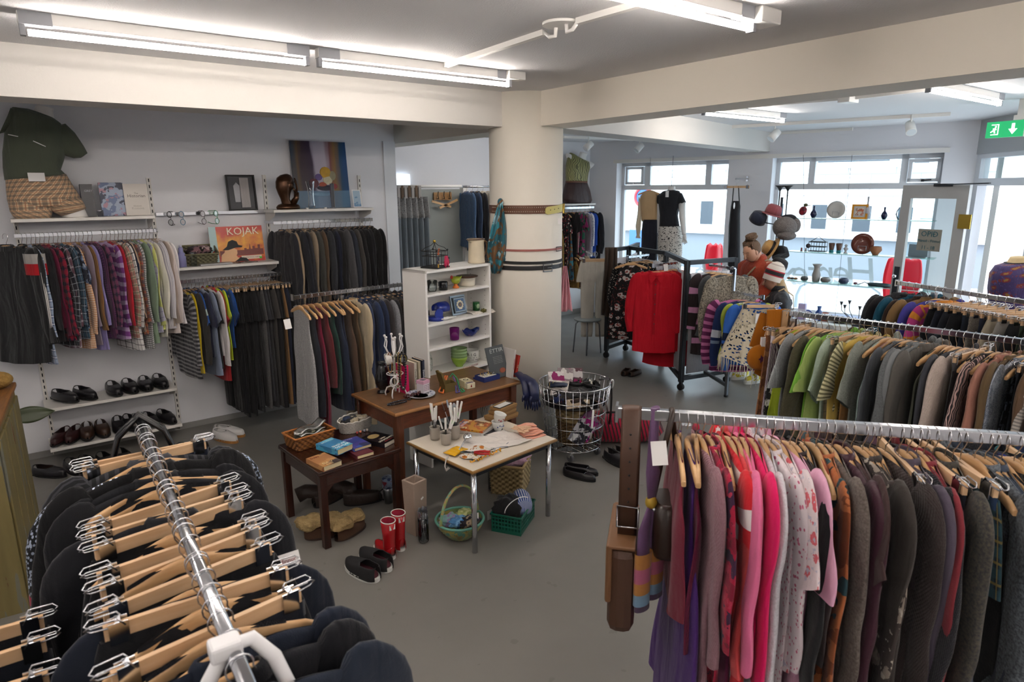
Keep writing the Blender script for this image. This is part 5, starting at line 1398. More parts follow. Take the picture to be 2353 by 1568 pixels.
p=shelfpt(560,602,ZS2,5.99);f=MB();f.sheet(lambda u,v:((u-.5)*.22,(v-.5)*.09,.006+.006*math.sin(17*u+5*v)*math.sin(9*v+3*u)),16,8);solid(one('plastic_bag',f,glass_mat('crinkled_film','#eef0f2',rough=.15,opac=.25),'crumpled clear plastic bag before the orange record','bag',p),.001)
# ================================================================== SHELF WITH THE BRONZE HEAD
ZS3=1.925
def bronze():
 p=shelfpt(663,481,ZS3,6.02);M_=mat('bronze','#4a3222',.3,.75,bump=.12,bscale=60);s=.92
 t=thing('bronze_sculpture','bronze sculpture of a head resting in a raised hand','sculpture',p,R(10))
 part('plinth',MB().lathe([(.0,0),(.10,0),(.105,.02),(.09,.04),(.05,.055),(.0,.06)],sx=1.05,sy=.8),M_,t)
 f=MB();rs=[]
 for z,x,rx,ry in((.04,-.01,.05,.045),(.09,-.03,.04,.04),(.14,-.035,.055,.05),(.19,-.03,.075,.06),(.24,-.025,.078,.062),(.275,-.02,.07,.055),(.30,-.01,.045,.035),(.31,0,.01,.01)):
  rs.append([Vector((x+rx*math.cos(a),ry*math.sin(a)-.01,z))for a in[2*PI*i/18 for i in range(18)]])
 f.rings(rs,cap1=True);part('hooded_head',f,M_,t)
 part('face',MB().ball((.0,-.045,.21),(.038,.03,.048)),M_,t);part('nose',MB().ball((.005,-.078,.21),(.008,.012,.016),8,6),M_,t)
 part('brow',MB().tube([(-.03,-.068,.228),(0,-.078,.236),(.03,-.066,.228)],.006,8),M_,t)
 part('forearm',MB().tube([(.03,-.03,.05),(.06,-.05,.10),(.065,-.05,.15)],[.03,.024,.022],12),M_,t)
 for k in range(4):part('finger',MB().tube([(.062+.006*k,-.05+.016*k,.145),(.072+.008*k,-.055+.018*k,.185),(.062+.01*k,-.06+.02*k,.225+.008*k),(.045+.012*k,-.06+.02*k,.245+.01*k)],[.011,.010,.009,.007],8),M_,t)
 part('thumb',MB().tube([(.05,-.06,.14),(.03,-.085,.16),(.015,-.09,.185)],[.012,.01,.008],8),M_,t)
bronze()
a,b=oy(681,478,6.16),oy(806,476,6.16);w=b.x-a.x;h=oy(735,325,6.2).z-ZS3
def paintm():
 m=bpy.data.materials.new('abstract_painting');m.use_nodes=True;g=NG(m);bb=g.N['Principled BSDF'];L=g.t.links;tc=g.N.new('ShaderNodeTexCoord')
 mp=g.N.new('ShaderNodeMapping');mp.inputs['Scale'].default_value=(1,1,.12);L.new(tc.outputs['Object'],mp.inputs[0]);n=g.N.new('ShaderNodeTexNoise');n.inputs['Scale'].default_value=14;n.inputs['Detail'].default_value=3;L.new(mp.outputs[0],n.inputs['Vector'])
 sp=g.N.new('ShaderNodeSeparateXYZ');L.new(tc.outputs['Object'],sp.inputs[0]);x=g.math('ADD',g.math('DIVIDE',sp.outputs[0],w),g.math('MULTIPLY_ADD',n.outputs['Fac'],.22,.39))
 r=g.N.new('ShaderNodeValToRGB');L.new(x,r.inputs[0]);e=r.color_ramp.elements;e[0].position=0.0;e[0].color=lin('#26324a')
 for p_,c_ in((.0,'#2c3c4e'),(.12,'#5f4a30'),(.2,'#3a2a34'),(.34,'#33243c'),(.40,'#a9a2b2'),(.6,'#b3abb8'),(.68,'#7a4a50'),(.78,'#8a6a40'),(.88,'#2c4e6c')):
  q=e.new(p_);q.color=lin(c_)
 e[-1].color=lin('#1f4a7c');e[-1].position=1.0
 lo=g.math('LESS_THAN',sp.outputs[2],h*.26);col=g.mix(g.math('MULTIPLY',lo,.8),r.outputs[0],lin('#5a7c98'));L.new(col,bb.inputs['Base Color']);bb.inputs['Roughness'].default_value=.3;return m
t=thing('painting','large abstract flower painting with brown and blue vertical bands leaning','painting',((a.x+b.x)/2,6.165,ZS3+.001));t.rotation_euler=(-.085,0,0)
for o_ in[part('canvas',MB().box((w/2-w/2,0,h/2),(w,.018,h)),paintm(),t)]:pass
for(fx,fz,rx,rz_,c_)in((.08,.46,.07,.06,'#b98f24'),(.0,.40,.045,.035,'#5c4a80'),(.10,.36,.06,.045,'#c7bfa0'),(.04,.30,.05,.03,'#a85038'),(.16,.42,.04,.05,'#8a8468'),(.07,.26,.11,.03,'#33333f'),(-.06,.32,.06,.05,'#5e2f38'),(.16,.28,.05,.03,'#903a3a'),(.02,.18,.14,.02,'#6f8ea8')):
 part('paint_stroke',MB().ball(((fx-.03)*w/.62,-.0095,fz*h/.86),(rx*.8,.002,rz_*.9),12,6),mat('paint'+c_,c_,.4,vary=.3,vscale=30),t)
p=shelfpt(717,481,ZS3,5.99);vase_thing('glass_vase','clear flared glass vase in front of the painting','vase',[(.0,.012),(.03,.012),(.032,.03),(.025,.10),(.028,.17),(.042,.245)],glass_mat('vase_glass','#e6ecf0',ref=1.0,opac=.06),p)
p=shelfpt(766,479,ZS3,6.0);vase_thing('candlestick','tall polished steel cylinder candle holder by the painting','candle holder',[(.0,0),(.03,0),(.03,.006),(.02,.012),(.02,.225),(.0,.226)],M_CHROME,p)
for k,px_ in enumerate((706,748)):p=shelfpt(px_,480,ZS3,5.95);one('tealight',MB().cyl((0,0,0),(0,0,.012),.013,n=16),M_WHITE,('tiny white tealight left of the glass vase','tiny white tealight between vase and steel cylinder')[k],'candle',p)
a,b=oy(812,478,6.0),oy(833,478,6.0);t=thing('postcard','small beach postcard in a clear stand at the shelf end','postcard',((a.x+b.x)/2,6.0,ZS3));t.rotation_euler=(-.15,0,0)
part('card',MB().box((0,0,.085),(.085,.003,.165)),M_CARD,t);part('photo',MB().box((0,-.002,.085),(.072,.001,.15)),cloth('patchy',['#6d8fb0','#9db3c4','#a89878','#4a6a8c'],.4,.8,bump=.01),t);part('stand',MB().box((0,.01,.02),(.07,.03,.04)),glass_mat('acrylic','#ffffff'),t)
# ================================================================== WOODEN TABLE
TZ=.72
c_l,c_f,c_r=oz(835,901,TZ),oz(908,951,TZ),oz(1195,876,TZ)
tx=(c_r-c_f).normalized();ty=Vector((-tx.y,tx.x,0));TW=(c_r-c_f).length;TD=max(.56,(c_l-c_f).dot(ty));trz=yaw_of(tx)
M_TOP=wood_mat('table_top_veneer','#5a4027','#73543a',.35,'X',5);M_TEAK=wood_mat('reddish_wood','#4a2416','#6b3822',.4,'X',6);M_TLEG=wood_mat('reddish_wood_leg','#41200f','#63331d',.4,'Z',6)
t=thing('wooden_table','reddish brown wooden table in front of the white bookshelf','table',(c_f.x,c_f.y,0),trz)
part('table_top',MB().box((TW/2,TD/2,TZ-.0125),(TW,TD,.025)),M_TOP,t,bevel=.008)
part('edging',MB().tube([(0,0,TZ-.012),(TW,0,TZ-.012),(TW,TD,TZ-.012),(0,TD,TZ-.012)],.012,8,closed=True),wood_mat('light_edge','#8a5c34','#a0713f',.35,'X',6),t)
for q in(((TW/2,.05,TZ-.08),(TW-.1,.022,.11)),((TW/2,TD-.05,TZ-.08),(TW-.1,.022,.11)),((.05,TD/2,TZ-.08),(.022,TD-.1,.11)),((TW-.05,TD/2,TZ-.08),(.022,TD-.1,.11))):part('apron',MB().box(*q),M_TEAK,t)
for x in(.045,TW-.045):
 for y in(.045,TD-.045):part('leg',MB().box((x,y,(TZ-.026)/2),(.055,.055,TZ-.026),taper=.75),M_TLEG,t,bevel=.004)
def tp(x,y,dz=0):return oz(x,y,TZ)+Vector((0,0,dz+.0005))
# ================================================================== WHITE BOOKSHELF
bz=1.52;q0,q1=oz(976,624,bz),oz(1127,605,bz)
bx=(q1-q0).normalized();by=Vector((-bx.y,bx.x,0));BW=(q1-q0).length;BD=.26;q0=Vector((q0.x,q0.y,0))
# keep it clear of the table
t=thing('bookshelf','narrow white bookshelf of bric-a-brac behind the wooden table','bookshelf',q0,yaw_of(bx))
for x in(.009,BW-.009):part('side_panel',MB().box((x,BD/2,bz/2),(.018,BD,bz)),M_WHITE,t,bevel=.001)
part('back_panel',MB().box((BW/2,BD-.003,bz/2+.3),(BW-.03,.004,bz-.62)),M_WHITE,t);part('top_panel',MB().box((BW/2,BD/2,bz-.009),(BW,BD,.018)),M_WHITE,t)
BS=[vz(982,y,q0)for y in(679,748,805,873)]
for z in BS+[.42,.08]:part('shelf',MB().box((BW/2,BD/2,z-.009),(BW-.036,BD-.005,.018)),M_WHITE,t)
f=MB()
for k in range(30):f.box((BW-.0185,.05,.3+k*.04),(.0015,.005,.005));f.box((BW-.0185,BD-.05,.3+k*.04),(.0015,.005,.005))
o=part('peg_holes',f,mat('hole_shadow','#6a6866',.8),t);o['kind']='stuff'
def bp(u,v,k):return q0+bx*(u*BW)+by*(v*BD)+Vector((0,0,(bz if k<0 else BS[k])+.0008))
def bu(px_,k,v=.4):
 P0=bp(0,v,k);d=ray(px_,700);n=Vector((-d.y,d.x,0));b=bx*BW;return-(P0.x*n.x+P0.y*n.y)/(b.x*n.x+b.y*n.y)
RB_=yaw_of(bx)
# jug, birdcage on top
M_STONE=mat('stoneware_cream','#c9bda4',.35,vary=.08,vscale=20)
p=bp(bu(1097,-1),.4,-1);t=thing('jug','cream stoneware jug with brown rim on top of the bookshelf','jug',p,RB_)
o=part('body',MB().lathe([(.0,.003),(.068,.0),(.07,.01),(.066,.03),(.066,.05),(.063,.13),(.062,.165),(.066,.185)],n=28,cap=False),M_STONE,t);solid(o,.005,-1)
part('rim',MB().tube([(.066*math.cos(a)-(.03*max(0,math.cos(a-PI))**6),.066*math.sin(a),.187)for a in[2*PI*i/28 for i in range(28)]],.0045,8,closed=True),mat('brown_glaze','#4a2e1e',.3),t,label='brown rim')
part('spout',MB().prism([(-.062,.16),(-.062,.188),(-.10,.192)],(0,-.012,0),(1,0,0),(0,0,1),-.024),M_STONE,t)
part('handle',MB().tube([(.06,0,.155),(.09,0,.168),(.115,0,.155),(.12,0,.12),(.11,0,.08),(.085,0,.055),(.062,0,.06)],[.011,.010,.009,.009,.009,.009,.010],10),mat('brown_beige_glaze','#8c6c50',.35),t)
p=bp(bu(1004,-1),.42,-1);t=thing('birdcage','small black wire birdcage hung with earrings on the bookshelf','birdcage',p,RB_+.2);M_W=M_BLACK;a_=.068
part('base',MB().box((0,0,.006),(a_*2+.02,a_*2+.02,.01)),M_W,t)
f=MB()
for z in(.012,.09,.125):f.tube([(-a_,-a_,z),(a_,-a_,z),(a_,a_,z),(-a_,a_,z)],.003,6,closed=True)
for k in range(6):
 q=-a_+2*a_*k/5
 for s in(-1,1):f.cyl((q,s*a_,.01),(q,s*a_,.125),.0015,n=6);f.cyl((s*a_,q,.01),(s*a_,q,.125),.0015,n=6)
for sx in(-1,1):
 for sy in(-1,1):f.tube([(sx*a_,sy*a_,.125),(sx*a_*.75,sy*a_*.75,.15),(sx*.02,sy*.02,.165),(0,0,.19)],.0022,6);f.ball((sx*a_,sy*a_,.132),.007,8,6)
part('wire_cage',f,M_W,t);part('finial',MB().ball((0,0,.196),.012,10,8),mat('brass','#c9ab4e',.3,1),t)
rr=random.Random(4)
for k,(c_,x,z)in enumerate((('#a31a4a',.035,.06),('#a0522d',-.05,.145),('#23263c',-.065,.08),('#b08c34',-.06,.05),('#2a2a30',.065,.07),('#b3204f',.02,.045))):
 f=MB()
 for j in range(4):f.ball((x+rr.uniform(-.008,.008),-.075,z-j*.012),rr.uniform(.006,.009),8,6)
 o=one('earring',f,mat('bead'+c_,c_,.35),('pink dangling earring on front of the birdcage','rust flower clip on top left of the birdcage','navy earring on the left bars of the birdcage','gold earring low on the left of the birdcage','black earring on the right bars of the birdcage','deep pink earring low on the birdcage front')[k],'earring',p,RB_+.2,'earrings on the birdcage')
f=MB();f.prism([(-.02,0),(.012,0),(.03,-.05),(.018,-.085),(.004,-.045),(-.012,-.09),(-.026,-.05)],(.03,-.082,.09),(1,0,0),(0,0,1),.006);one('tasselled_brooch',f,mat('raspberry_cloth','#b01848',.6),'raspberry red tasselled brooch pinned to the birdcage front','brooch',p,RB_+.2)
# shelf 1
p=bp(bu(992,0),.35,0);t=thing('glass_mug','clear glass mug at the left of the top shelf','mug',p,RB_);solid(part('body',MB().lathe([(.0,.008),(.03,.006),(.032,.02),(.036,.085)],n=24,cap=False),glass_mat('mug_glass','#eef2f2',ref=.9,opac=.05),t),.003);part('handle',MB().tube([(.034,0,.07),(.06,0,.065),(.06,0,.03),(.032,0,.02)],.005,8),glass_mat('mug_glass'),t)
vase_thing('black_cup','small ribbed black pot on the top shelf','pot',[(.0,.0),(.033,0),(.035,.02),(.036,.06),(.034,.064)],mat('black_ribbed_glaze','#16171b',.25,bump=.3,bscale=40),bp(bu(1017,0),.35,0))
t=thing('egg_cup','green and orange hen-shaped cup on the top shelf','egg cup',bp(bu(1046,0),.35,0),RB_);solid(part('bowl',MB().lathe([(.0,.04),(.018,.035),(.032,.05),(.038,.085)],n=24,cap=False),mat('lime_glaze','#9aa832',.3),t),.003);part('stem',MB().lathe([(.026,0),(.024,.012),(.014,.022),(.017,.038),(0,.04)],n=20),mat('orange_glaze','#c96a24',.3),t);part('hen_head',MB().ball((-.042,0,.088),(.012,.009,.014),10,8),mat('red_glaze','#b53026',.3),t);part('tail',MB().prism([(0,0),(.028,.014),(.012,-.012)],(.034,-.003,.078),(1,0,0),(0,0,1),.006),mat('lime_glaze','#9aa832',.3),t)
t=thing('casserole','cream lidded casserole with dark rim on the top shelf','casserole',bp(bu(1077,0),.45,0),RB_);part('pot',MB().lathe([(.0,0),(.06,0),(.064,.01),(.066,.06)],n=28),mat('cream_glaze','#cfc8b8',.35),t);part('patterned_band',MB().lathe([(.067,.05),(.067,.068)],n=28,cap=False),cloth('vstripe',['#3a4048','#b8b4a8'],.4),t);part('lid',MB().lathe([(.07,.066),(.088,.075),(.085,.08),(.03,.076),(0,.078)],n=28),mat('brown_glaze','#4a3e32',.3),t)
# shelf 2
p=bp(bu(1003,1),.38,1);t=thing('desk_lamp','blue folding desk lamp lying on the second shelf','lamp',p,RB_);MB_=mat('cobalt_plastic','#1c2f8c',.3)
part('lamp_base',MB().lathe([(.0,0),(.06,0),(.06,.03),(0,.034)],(-.02,0,0),24,sx=1.0,sy=1.1),MB_,t)
f=MB();f.rings([[Vector((x+0,.05*math.cos(a)*k,.085+.045*math.sin(a)*k))for a in[R(-30+240*i/14)for i in range(15)]]for x,k in((-.02,.8),(.02,1),(.085,1.0))],closed_u=False);solid(part('lamp_shade',f,MB_,t),.004)
part('bulb',MB().ball((.04,0,.075),(.026,.022,.022),14,10),mat('frosted_bulb','#b8c4dc',.2),t);part('side_disc',MB().cyl((-.03,-.05,.055),(-.03,-.056,.055),.04,n=24),MB_,t)
pts=[(.03,-.05,.01)]
for k in range(26):a=k*.95;pts.append((.03+.055*math.cos(a)+k*.001,-.06+.02*math.sin(a*1.3),.008+.006*math.sin(k*2.1)+.004))
one('power_cord',MB().tube(pts+[(.125,-.055,.01),(.14,-.06,.01)],.0028,6),M_WHITE,'coiled white power cord under the blue lamp','cord',p+Vector((0,0,.0)),RB_)
p=bp(bu(1059,1),.45,1);t=thing('framed_tile','silver framed tile with a flower rosette','framed tile',p,RB_);t.rotation_euler=(-.22,0,RB_)
for k,(w,m,y)in enumerate(((.155,mat('pewter','#7d858c',.35,.8),0),(.125,mat('dark_frame','#1e242c',.3),-.008),(.11,mat('pewter','#7d858c',.35,.8),-.012),(.094,mat('tile_blue','#1d3f66',.3),-.015))):part(('outer_frame','dark_moulding','inner_frame','tile')[k],MB().box((0,y,.0775),(w,.01,w)),m,t)
f=MB()
for k in range(10):a=2*PI*k/10;f.ball((.028*math.cos(a),-.021,.0775+.028*math.sin(a)),(.010,.0015,.010),10,6)
part('petals',f,mat('petal_cream','#cdc4ae',.4),t);part('flower_centre',MB().cyl((0,-.02,.0775),(0,-.0225,.0775),.013,n=16),mat('petal_brown','#6a4a2c',.4),t)
p=bp(bu(1094,1),.4,1);t=thing('tin','green tin candle with an oval label','tin',p,RB_);part('can',MB().cyl((0,0,.012),(0,0,.082),.028,n=24),mat('bottle_green','#1d5a2c',.3),t);part('label_oval',MB().ball((-.004,-.0265,.05),(.017,.004,.02),14,8),mat('pale_label','#9db894',.5),t)
p=bp(bu(1103,1),.2,1);f=MB();f.sheet(lambda u,v:((u-.5)*.24,(v-.35)*.12,.004+.006*abs(math.sin(11*u+3*v))-(.02*max(0,.3-v)/.3 if v<.3 else 0)),30,10,su=.3,sv=.1);solid(one('lace_cloth',f,cloth('floral',['#ddd6cc','#c4bcb0','#e8e2da'],.9,3),'white lace cloth bunched at the second shelf edge','lace',p+Vector((-.03,0,.002)),RB_),.002)
lump('glass_ornament','small amber and green glass ornament beside the green tin','ornament',bp(.93,.15,1)+Vector((0,0,.016)),(.022,.018,.016),mat('amber_glass','#6e6a2c',.15,trans=.5),5,.5)
# shelf 3
vase_thing('tumbler','purple glass tumbler alone on the third shelf','glass',[(.0,.006),(.034,.004),(.036,.01),(.039,.098)],mat('violet_glass','#b02aa8',.08,trans=.75,ior=1.3),bp(bu(1040,2),.35,2),inner=.005)
p=bp(bu(1079,2),.4,2);t=thing('glass_dish','wavy blue and pink art glass dish on the third shelf','dish',p,RB_);f=MB();rs=[]
for j in range(6):
 k=j/5;rs.append([Vector(((.02+.045*k*(1+.22*math.sin(5*a)))*math.cos(a),(.02+.035*k)*math.sin(a),.004+.045*k*k+.008*k*math.sin(5*a+1)))for a in[2*PI*i/30 for i in range(30)]])
f.rings(rs,cap0=True);solid(part('bowl',f,mat('art_glass_blue','#2f3f9c',.08,trans=.55,vary=.5,vscale=30),t),.003);f=MB();f.tube([(.04,0,.03),(.08,0,.045),(.11,.01,.05)],[.02,.018,.006],10);part('leaf_handle',f,mat('art_glass_deep','#23409c',.08,trans=.5),t);part('pink_swirl',MB().ball((-.02,-.02,.022),(.018,.012,.012),10,8),mat('art_glass_pink','#b0466a',.1,trans=.3),t)
# shelf 4: bowls, mug, plate
p=bp(bu(1052,3),.4,3);prof=[(.0,.004),(.028,.0),(.03,.008),(.05,.03),(.062,.058),(.066,.078)]
g1,g2=mat('lime_bowl_glaze','#84a63c',.25),mat('sage_bowl_glaze','#7f9c68',.25)
for k in range(4):vase_thing('bowl',('bright green bowl at the bottom of the stack','sage green bowl second from the bottom','sage green bowl third from the bottom','sage green bowl on top of the stack')[k],'bowl',prof,g1 if k==0 else g2,p+Vector((0,0,.024*k)),group='stacked green bowls',n=32,inner=.0035)
p=bp(bu(1089,3),.55,3);t=thing('mug','oversized white mug lettered BIG on the lowest shelf','mug',p,RB_-.5);solid(part('body',MB().lathe([(.0,.005),(.05,.0),(.057,.02),(.06,.05),(.062,.098)],n=32,cap=False),mat('white_glaze','#d9dad6',.25),t),.004,-1);part('handle',MB().tube([(.058,.01,.08),(.09,.02,.078),(.095,.02,.045),(.082,.018,.02),(.056,.01,.022)],.008,10),mat('white_glaze','#d9dad6',.25),t)
def curved_text(tx,size,z0,R0,a0,par,m):
 for ch in tx:
  if ch!=' ':text_part('letter',ch,size,m,par,(R0*math.sin(a0),-R0*math.cos(a0),z0),(R(90),0,a0))
  a0+=size*.78/R0
curved_text('BIG',.036,.066,.0615,-.75,t,M_BLACK);curved_text('MUG OF A',.013,.04,.060,-.70,t,M_BLACK);curved_text('DRINK MAN',.013,.022,.0585,-.70,t,M_BLACK)
p=bp(bu(992,3),.55,3);t=thing('plate','floral plate leaning inside the lowest shelf','plate',p+Vector((0,.02,0)),RB_+.6);t.rotation_euler=(R(-14),0,RB_+.5);part('face',MB().lathe([(.0,0),(.05,0),(.085,.01),(.09,.012),(.084,.004),(.05,-.004),(0,-.004)],(0,0,.088),32,rot=Matrix.Rotation(R(90),3,'X')),cloth('floral',['#b9bdb6','#8c6a70','#6e7a68'],.3,1.4),t)
beads([bp(.55,-.0,3)+Vector((0,.01,.008)),bp(.62,.05,3)+Vector((0,0,.008)),bp(.70,-.0,3)+Vector((0,.015,.008)),bp(.78,.07,3)+Vector((0,0,.008))],.008,mat('pearl_pink','#b09a98',.3),'pale pink bead bracelet in front of the green bowls')
# ================================================================== ON THE WOODEN TABLE
def at(x,y):return tp(x,y)
p=at(881,902);vase_thing('vase','black teardrop vase with an open side at the table corner','vase',[(.0,0),(.042,0),(.036,.012),(.018,.02),(.03,.035),(.048,.07),(.05,.105),(.04,.15),(.028,.19),(.022,.205),(.030,.222)],mat('black_gloss','#111114',.12),p,sx=1.05,sy=.8)
p=at(910,912);t=thing('jewellery_tree','white metal jewellery tree with curled arms and feet','jewellery stand',p,trz);M_J=mat('white_enamel','#d9d7d6',.3);H_=.40
part('stem',MB().tube([(0,0,.04),(0,0,H_)],.0075,12),M_J,t);part('finial',MB().ball((0,0,H_+.003),.012,12,8),M_J,t)
for k in range(4):
 a=R(40+90*k);c,s=math.cos(a),math.sin(a);part('foot',MB().tube([(0,0,.055),(c*.03,s*.03,.075),(c*.06,s*.06,.065),(c*.075,s*.075,.03),(c*.07,s*.07,.008)],.0048,8),M_J,t)
for k in range(6):
 a=R(60*k+10);c,s=math.cos(a),math.sin(a);f=MB();f.tube([(c*.006,s*.006,H_-.12),(c*.045,s*.045,H_-.09),(c*.065,s*.065,H_-.045),(c*.055,s*.055,H_-.005),(c*.06,s*.06,H_+.02)],.004,8);f.ball((c*.06,s*.06,H_+.024),.009,10,8);part('arm',f,M_J,t)
f=MB();f.tube([(.055*math.cos(a),.055*math.sin(a),.165)for a in[2*PI*i/28 for i in range(28)]],.0035,8,closed=True)
for k in range(4):a=R(90*k+30);f.tube([(0,0,.16),(.03*math.cos(a),.03*math.sin(a),.155),(.055*math.cos(a),.055*math.sin(a),.165)],.003,6)
part('ring_tray',f,M_J,t)
f=MB()
for k in range(3):f.tube([(-.03-.012*k+.028*math.cos(a),-.05-.01*k,.13+.03*math.sin(a))for a in[2*PI*i/18 for i in range(18)]],.0025,6,closed=True)
one('hoop_earrings',f,M_J,'pale hoop earrings hung on the jewellery tree ring','earrings',p,trz)
o=one('cuff_bracelet',MB().lathe([(.036,-.02),(.038,-.018),(.038,.018),(.036,.02)],n=28,cap=False,rot=Matrix.Rotation(R(80),3,'Y')@Matrix.Rotation(R(20),3,'X')),mat('white_leather','#c9c6c0',.5),'wide white cuff bracelet on the left arm of the tree','bracelet',p+_r*-.048+Vector((-.0,-.02,.27)),trz);solid(o,.003)
for k,(m,lb)in enumerate(((M_BLACK,'black bangle on the right arm of the jewellery tree'),(mat('brass','#c9ab4e',.3,1),'thin gold bangle on the right arm of the jewellery tree'),(M_BLACK,'second black bangle behind the gold bangle'))):
 rot=Matrix.Rotation(R(70+12*k),3,'X')@Matrix.Rotation(R(25*k),3,'Y');f=MB();f.tube([rot@Vector((.033*math.cos(a),.033*math.sin(a),0))for a in[2*PI*i/24 for i in range(24)]],.0025 if k==1 else .004,8,closed=True);one('bangle',f,m,lb,'bangle',p+_r*(.048+.004*k)+Vector((0,-.02,.275-.01*k)),trz)
def loopbeads(c,w,h,r,m,lb,y=-.03):
 pts=[p+_r*(c+w*math.sin(a))+Vector((y*.8,y,.32-h/2+h/2*math.cos(a)))for a in[2*PI*i/26 for i in range(27)]];beads(pts,r,m,lb)
loopbeads(.06,.022,.26,.0085,mat('jet_beads','#15151a',.3),'long black bead necklace on the right of the tree');loopbeads(-.022,.014,.14,.004,mat('amber_beads','#8a5a20',.3),'fine amber bead chain left of the stem');loopbeads(.025,.014,.24,.004,mat('olive_beads','#5c6030',.4),'olive green bead string right of the stem');loopbeads(.04,.01,.2,.0035,mat('gold_beads','#a8863c',.3,.6),'fine gold bead string beside the black necklace');loopbeads(-.035,.016,.10,.003,mat('silver_beads','#9a9ca0',.25,.9),'fine silver chain under the white cuff')
p0=at(905,930);beads([p0+tx*(.085*math.cos(a)+.04)+ty*(.022*math.sin(a))+Vector((0,0,.007))for a in[2*PI*i/30 for i in range(26)]],.0065,mat('hematite','#3a3c44',.15,.7),'shiny dark grey bead necklace lying at the front edge')
# books left of the bookshelf
def tbook(x,y,w,h,th,col,lb,**k):return book(lb,at(x,y),trz+R(90),w,h,th,mat('c'+col,col,.45),False,**k)
M_PINKC='#c8125c'
tbook(925,900,.13,.20,.028,M_PINKC,'hot pink book behind the jewellery tree');tbook(918,893,.13,.15,.01,'#c9b088','thin tan booklet behind the jewellery tree')
tbook(945,893,.13,.20,.02,'#b5b0a2','pale paperback with spine title, left of three',spine=('Charade Trend',.018,'#3a3a3a'));tbook(954,890,.13,.20,.018,'#a59c84','beige paperback in the middle of the three',spine=('Charade Trend',.016,'#c8c0a8'));tbook(963,888,.13,.205,.018,'#1e2434','navy paperback, right of the three beside the bookshelf',spine=('Danielle',.02,'#c9c9cf'))
# plate with box and beads
p=at(967,910);t=thing('plate','blue and white patterned china plate on the table','plate',p,0);part('dish',MB().lathe([(.0,.0),(.05,.0),(.06,.004),(.098,.016),(.1,.018),(.096,.012),(.058,-.0),(0,-.0)],n=40),mat('china_white','#cfd2d8',.2),t)
f=MB();f.lathe([(.066,.0085),(.094,.0175)],n=40,cap=False);f.uv=[[(math.atan2(f.v[i][1],f.v[i][0])*.08,f.v[i][2]*3)for i in fc]for fc in f.f];part('blue_border',f,cloth('floral',['#b8bcc8','#2c3a66','#56648c'],.25,3.5),t,label='blue patterned border')
p=at(973,906)+Vector((0,0,.016));t=thing('candle_box','small white box with pink lid on the china plate','box',p,trz+.25);part('box_body',MB().box((0,0,.035),(.062,.062,.07)),mat('box_white','#c9c2c8',.6),t);part('lid',MB().box((0,0,.075),(.066,.066,.022)),mat('box_pink','#c79ab0',.6),t);part('lid_picture',MB().box((0,0,.0865),(.036,.036,.001)),mat('grey_print','#5c5560',.6),t)
for k in range(4):text_part('small_print','hand made candle',.0075,mat('mauve_ink','#8a6a7c',.8),t,(0,-.0315,.052-.011*k),(R(90),0,0))
p0=at(948,914)+Vector((0,0,.02));beads([p0+tx*(.06*math.cos(a)*(1+.3*math.sin(3*a)))+ty*(.018*math.sin(2*a))+Vector((0,0,.006*math.sin(5*a)))for a in[2*PI*i/40 for i in range(38)]],.0075,mat('garnet_beads','#3a1214',.25),'dark red bead necklace heaped on the plate edge')
# olive casket
p=at(1030,897);t=thing('jewellery_box','open olive green velvet jewellery box with bead strings','box',p,trz-.15);M_O=mat('olive_velvet','#5c4c20',.7)
f=MB()
for c,d in(((0,0,.003),(.09,.09,.006)),((0,-.043,.03),(.09,.005,.06)),((0,.043,.03),(.09,.005,.06)),((-.043,0,.03),(.005,.09,.06)),((.043,0,.03),(.005,.09,.06))):f.box(c,d)
part('box_body',f,M_O,t);f=MB();L_=Matrix.Rotation(R(-18),3,'Y');f.box((-.055,.0,.10),(.012,.09,.09),rot=Matrix.Rotation(R(-16),3,'Y'));part('lid',f,M_O,t);part('lid_badge',MB().cyl((-.047,-.0,.105),(-.044,0,.105),.015,n=20),mat('cream_badge','#cfc79c',.5),t);part('clasp',MB().box((-.078,-.0,.152),(.012,.014,.008)),M_GOLD,t)
O_=lambda x,y:at(x,y)
beads([O_(1024,880)+Vector((0,0,.05)),O_(1014,893)+Vector((0,-.01,.03)),O_(1008,903)+Vector((0,0,.007)),O_(1018,906)+Vector((0,0,.007)),O_(1022,890)+Vector((0,-.012,.035)),O_(1026,881)+Vector((0,-.01,.055))],.0065,mat('orange_beads','#c8662a',.3),'orange bead string hanging out of the olive box')
beads([O_(1040,886)+Vector((0,-.02,.06)),O_(1046,900)+Vector((0,-.01,.03)),O_(1048,905)+Vector((0,0,.006)),O_(1056,903)+Vector((0,0,.006)),O_(1048,893)+Vector((0,-.01,.035)),O_(1042,885)+Vector((0,-.0,.06))],.0055,mat('violet_beads','#4a3c78',.3),'violet bead string over the corner of the olive box')
beads([O_(1062,895)+Vector((0,0,.005)),O_(1068,901)+Vector((0,0,.005)),O_(1062,903)+Vector((0,0,.005)),O_(1057,897)+Vector((0,0,.005)),O_(1050,885)+Vector((0,0,.05)),O_(1040,878)+Vector((0,0,.065)),O_(1034,884)+Vector((0,0,.055))],.005,mat('green_beads','#1e7a4c',.3),'green bead string looping over the olive box')
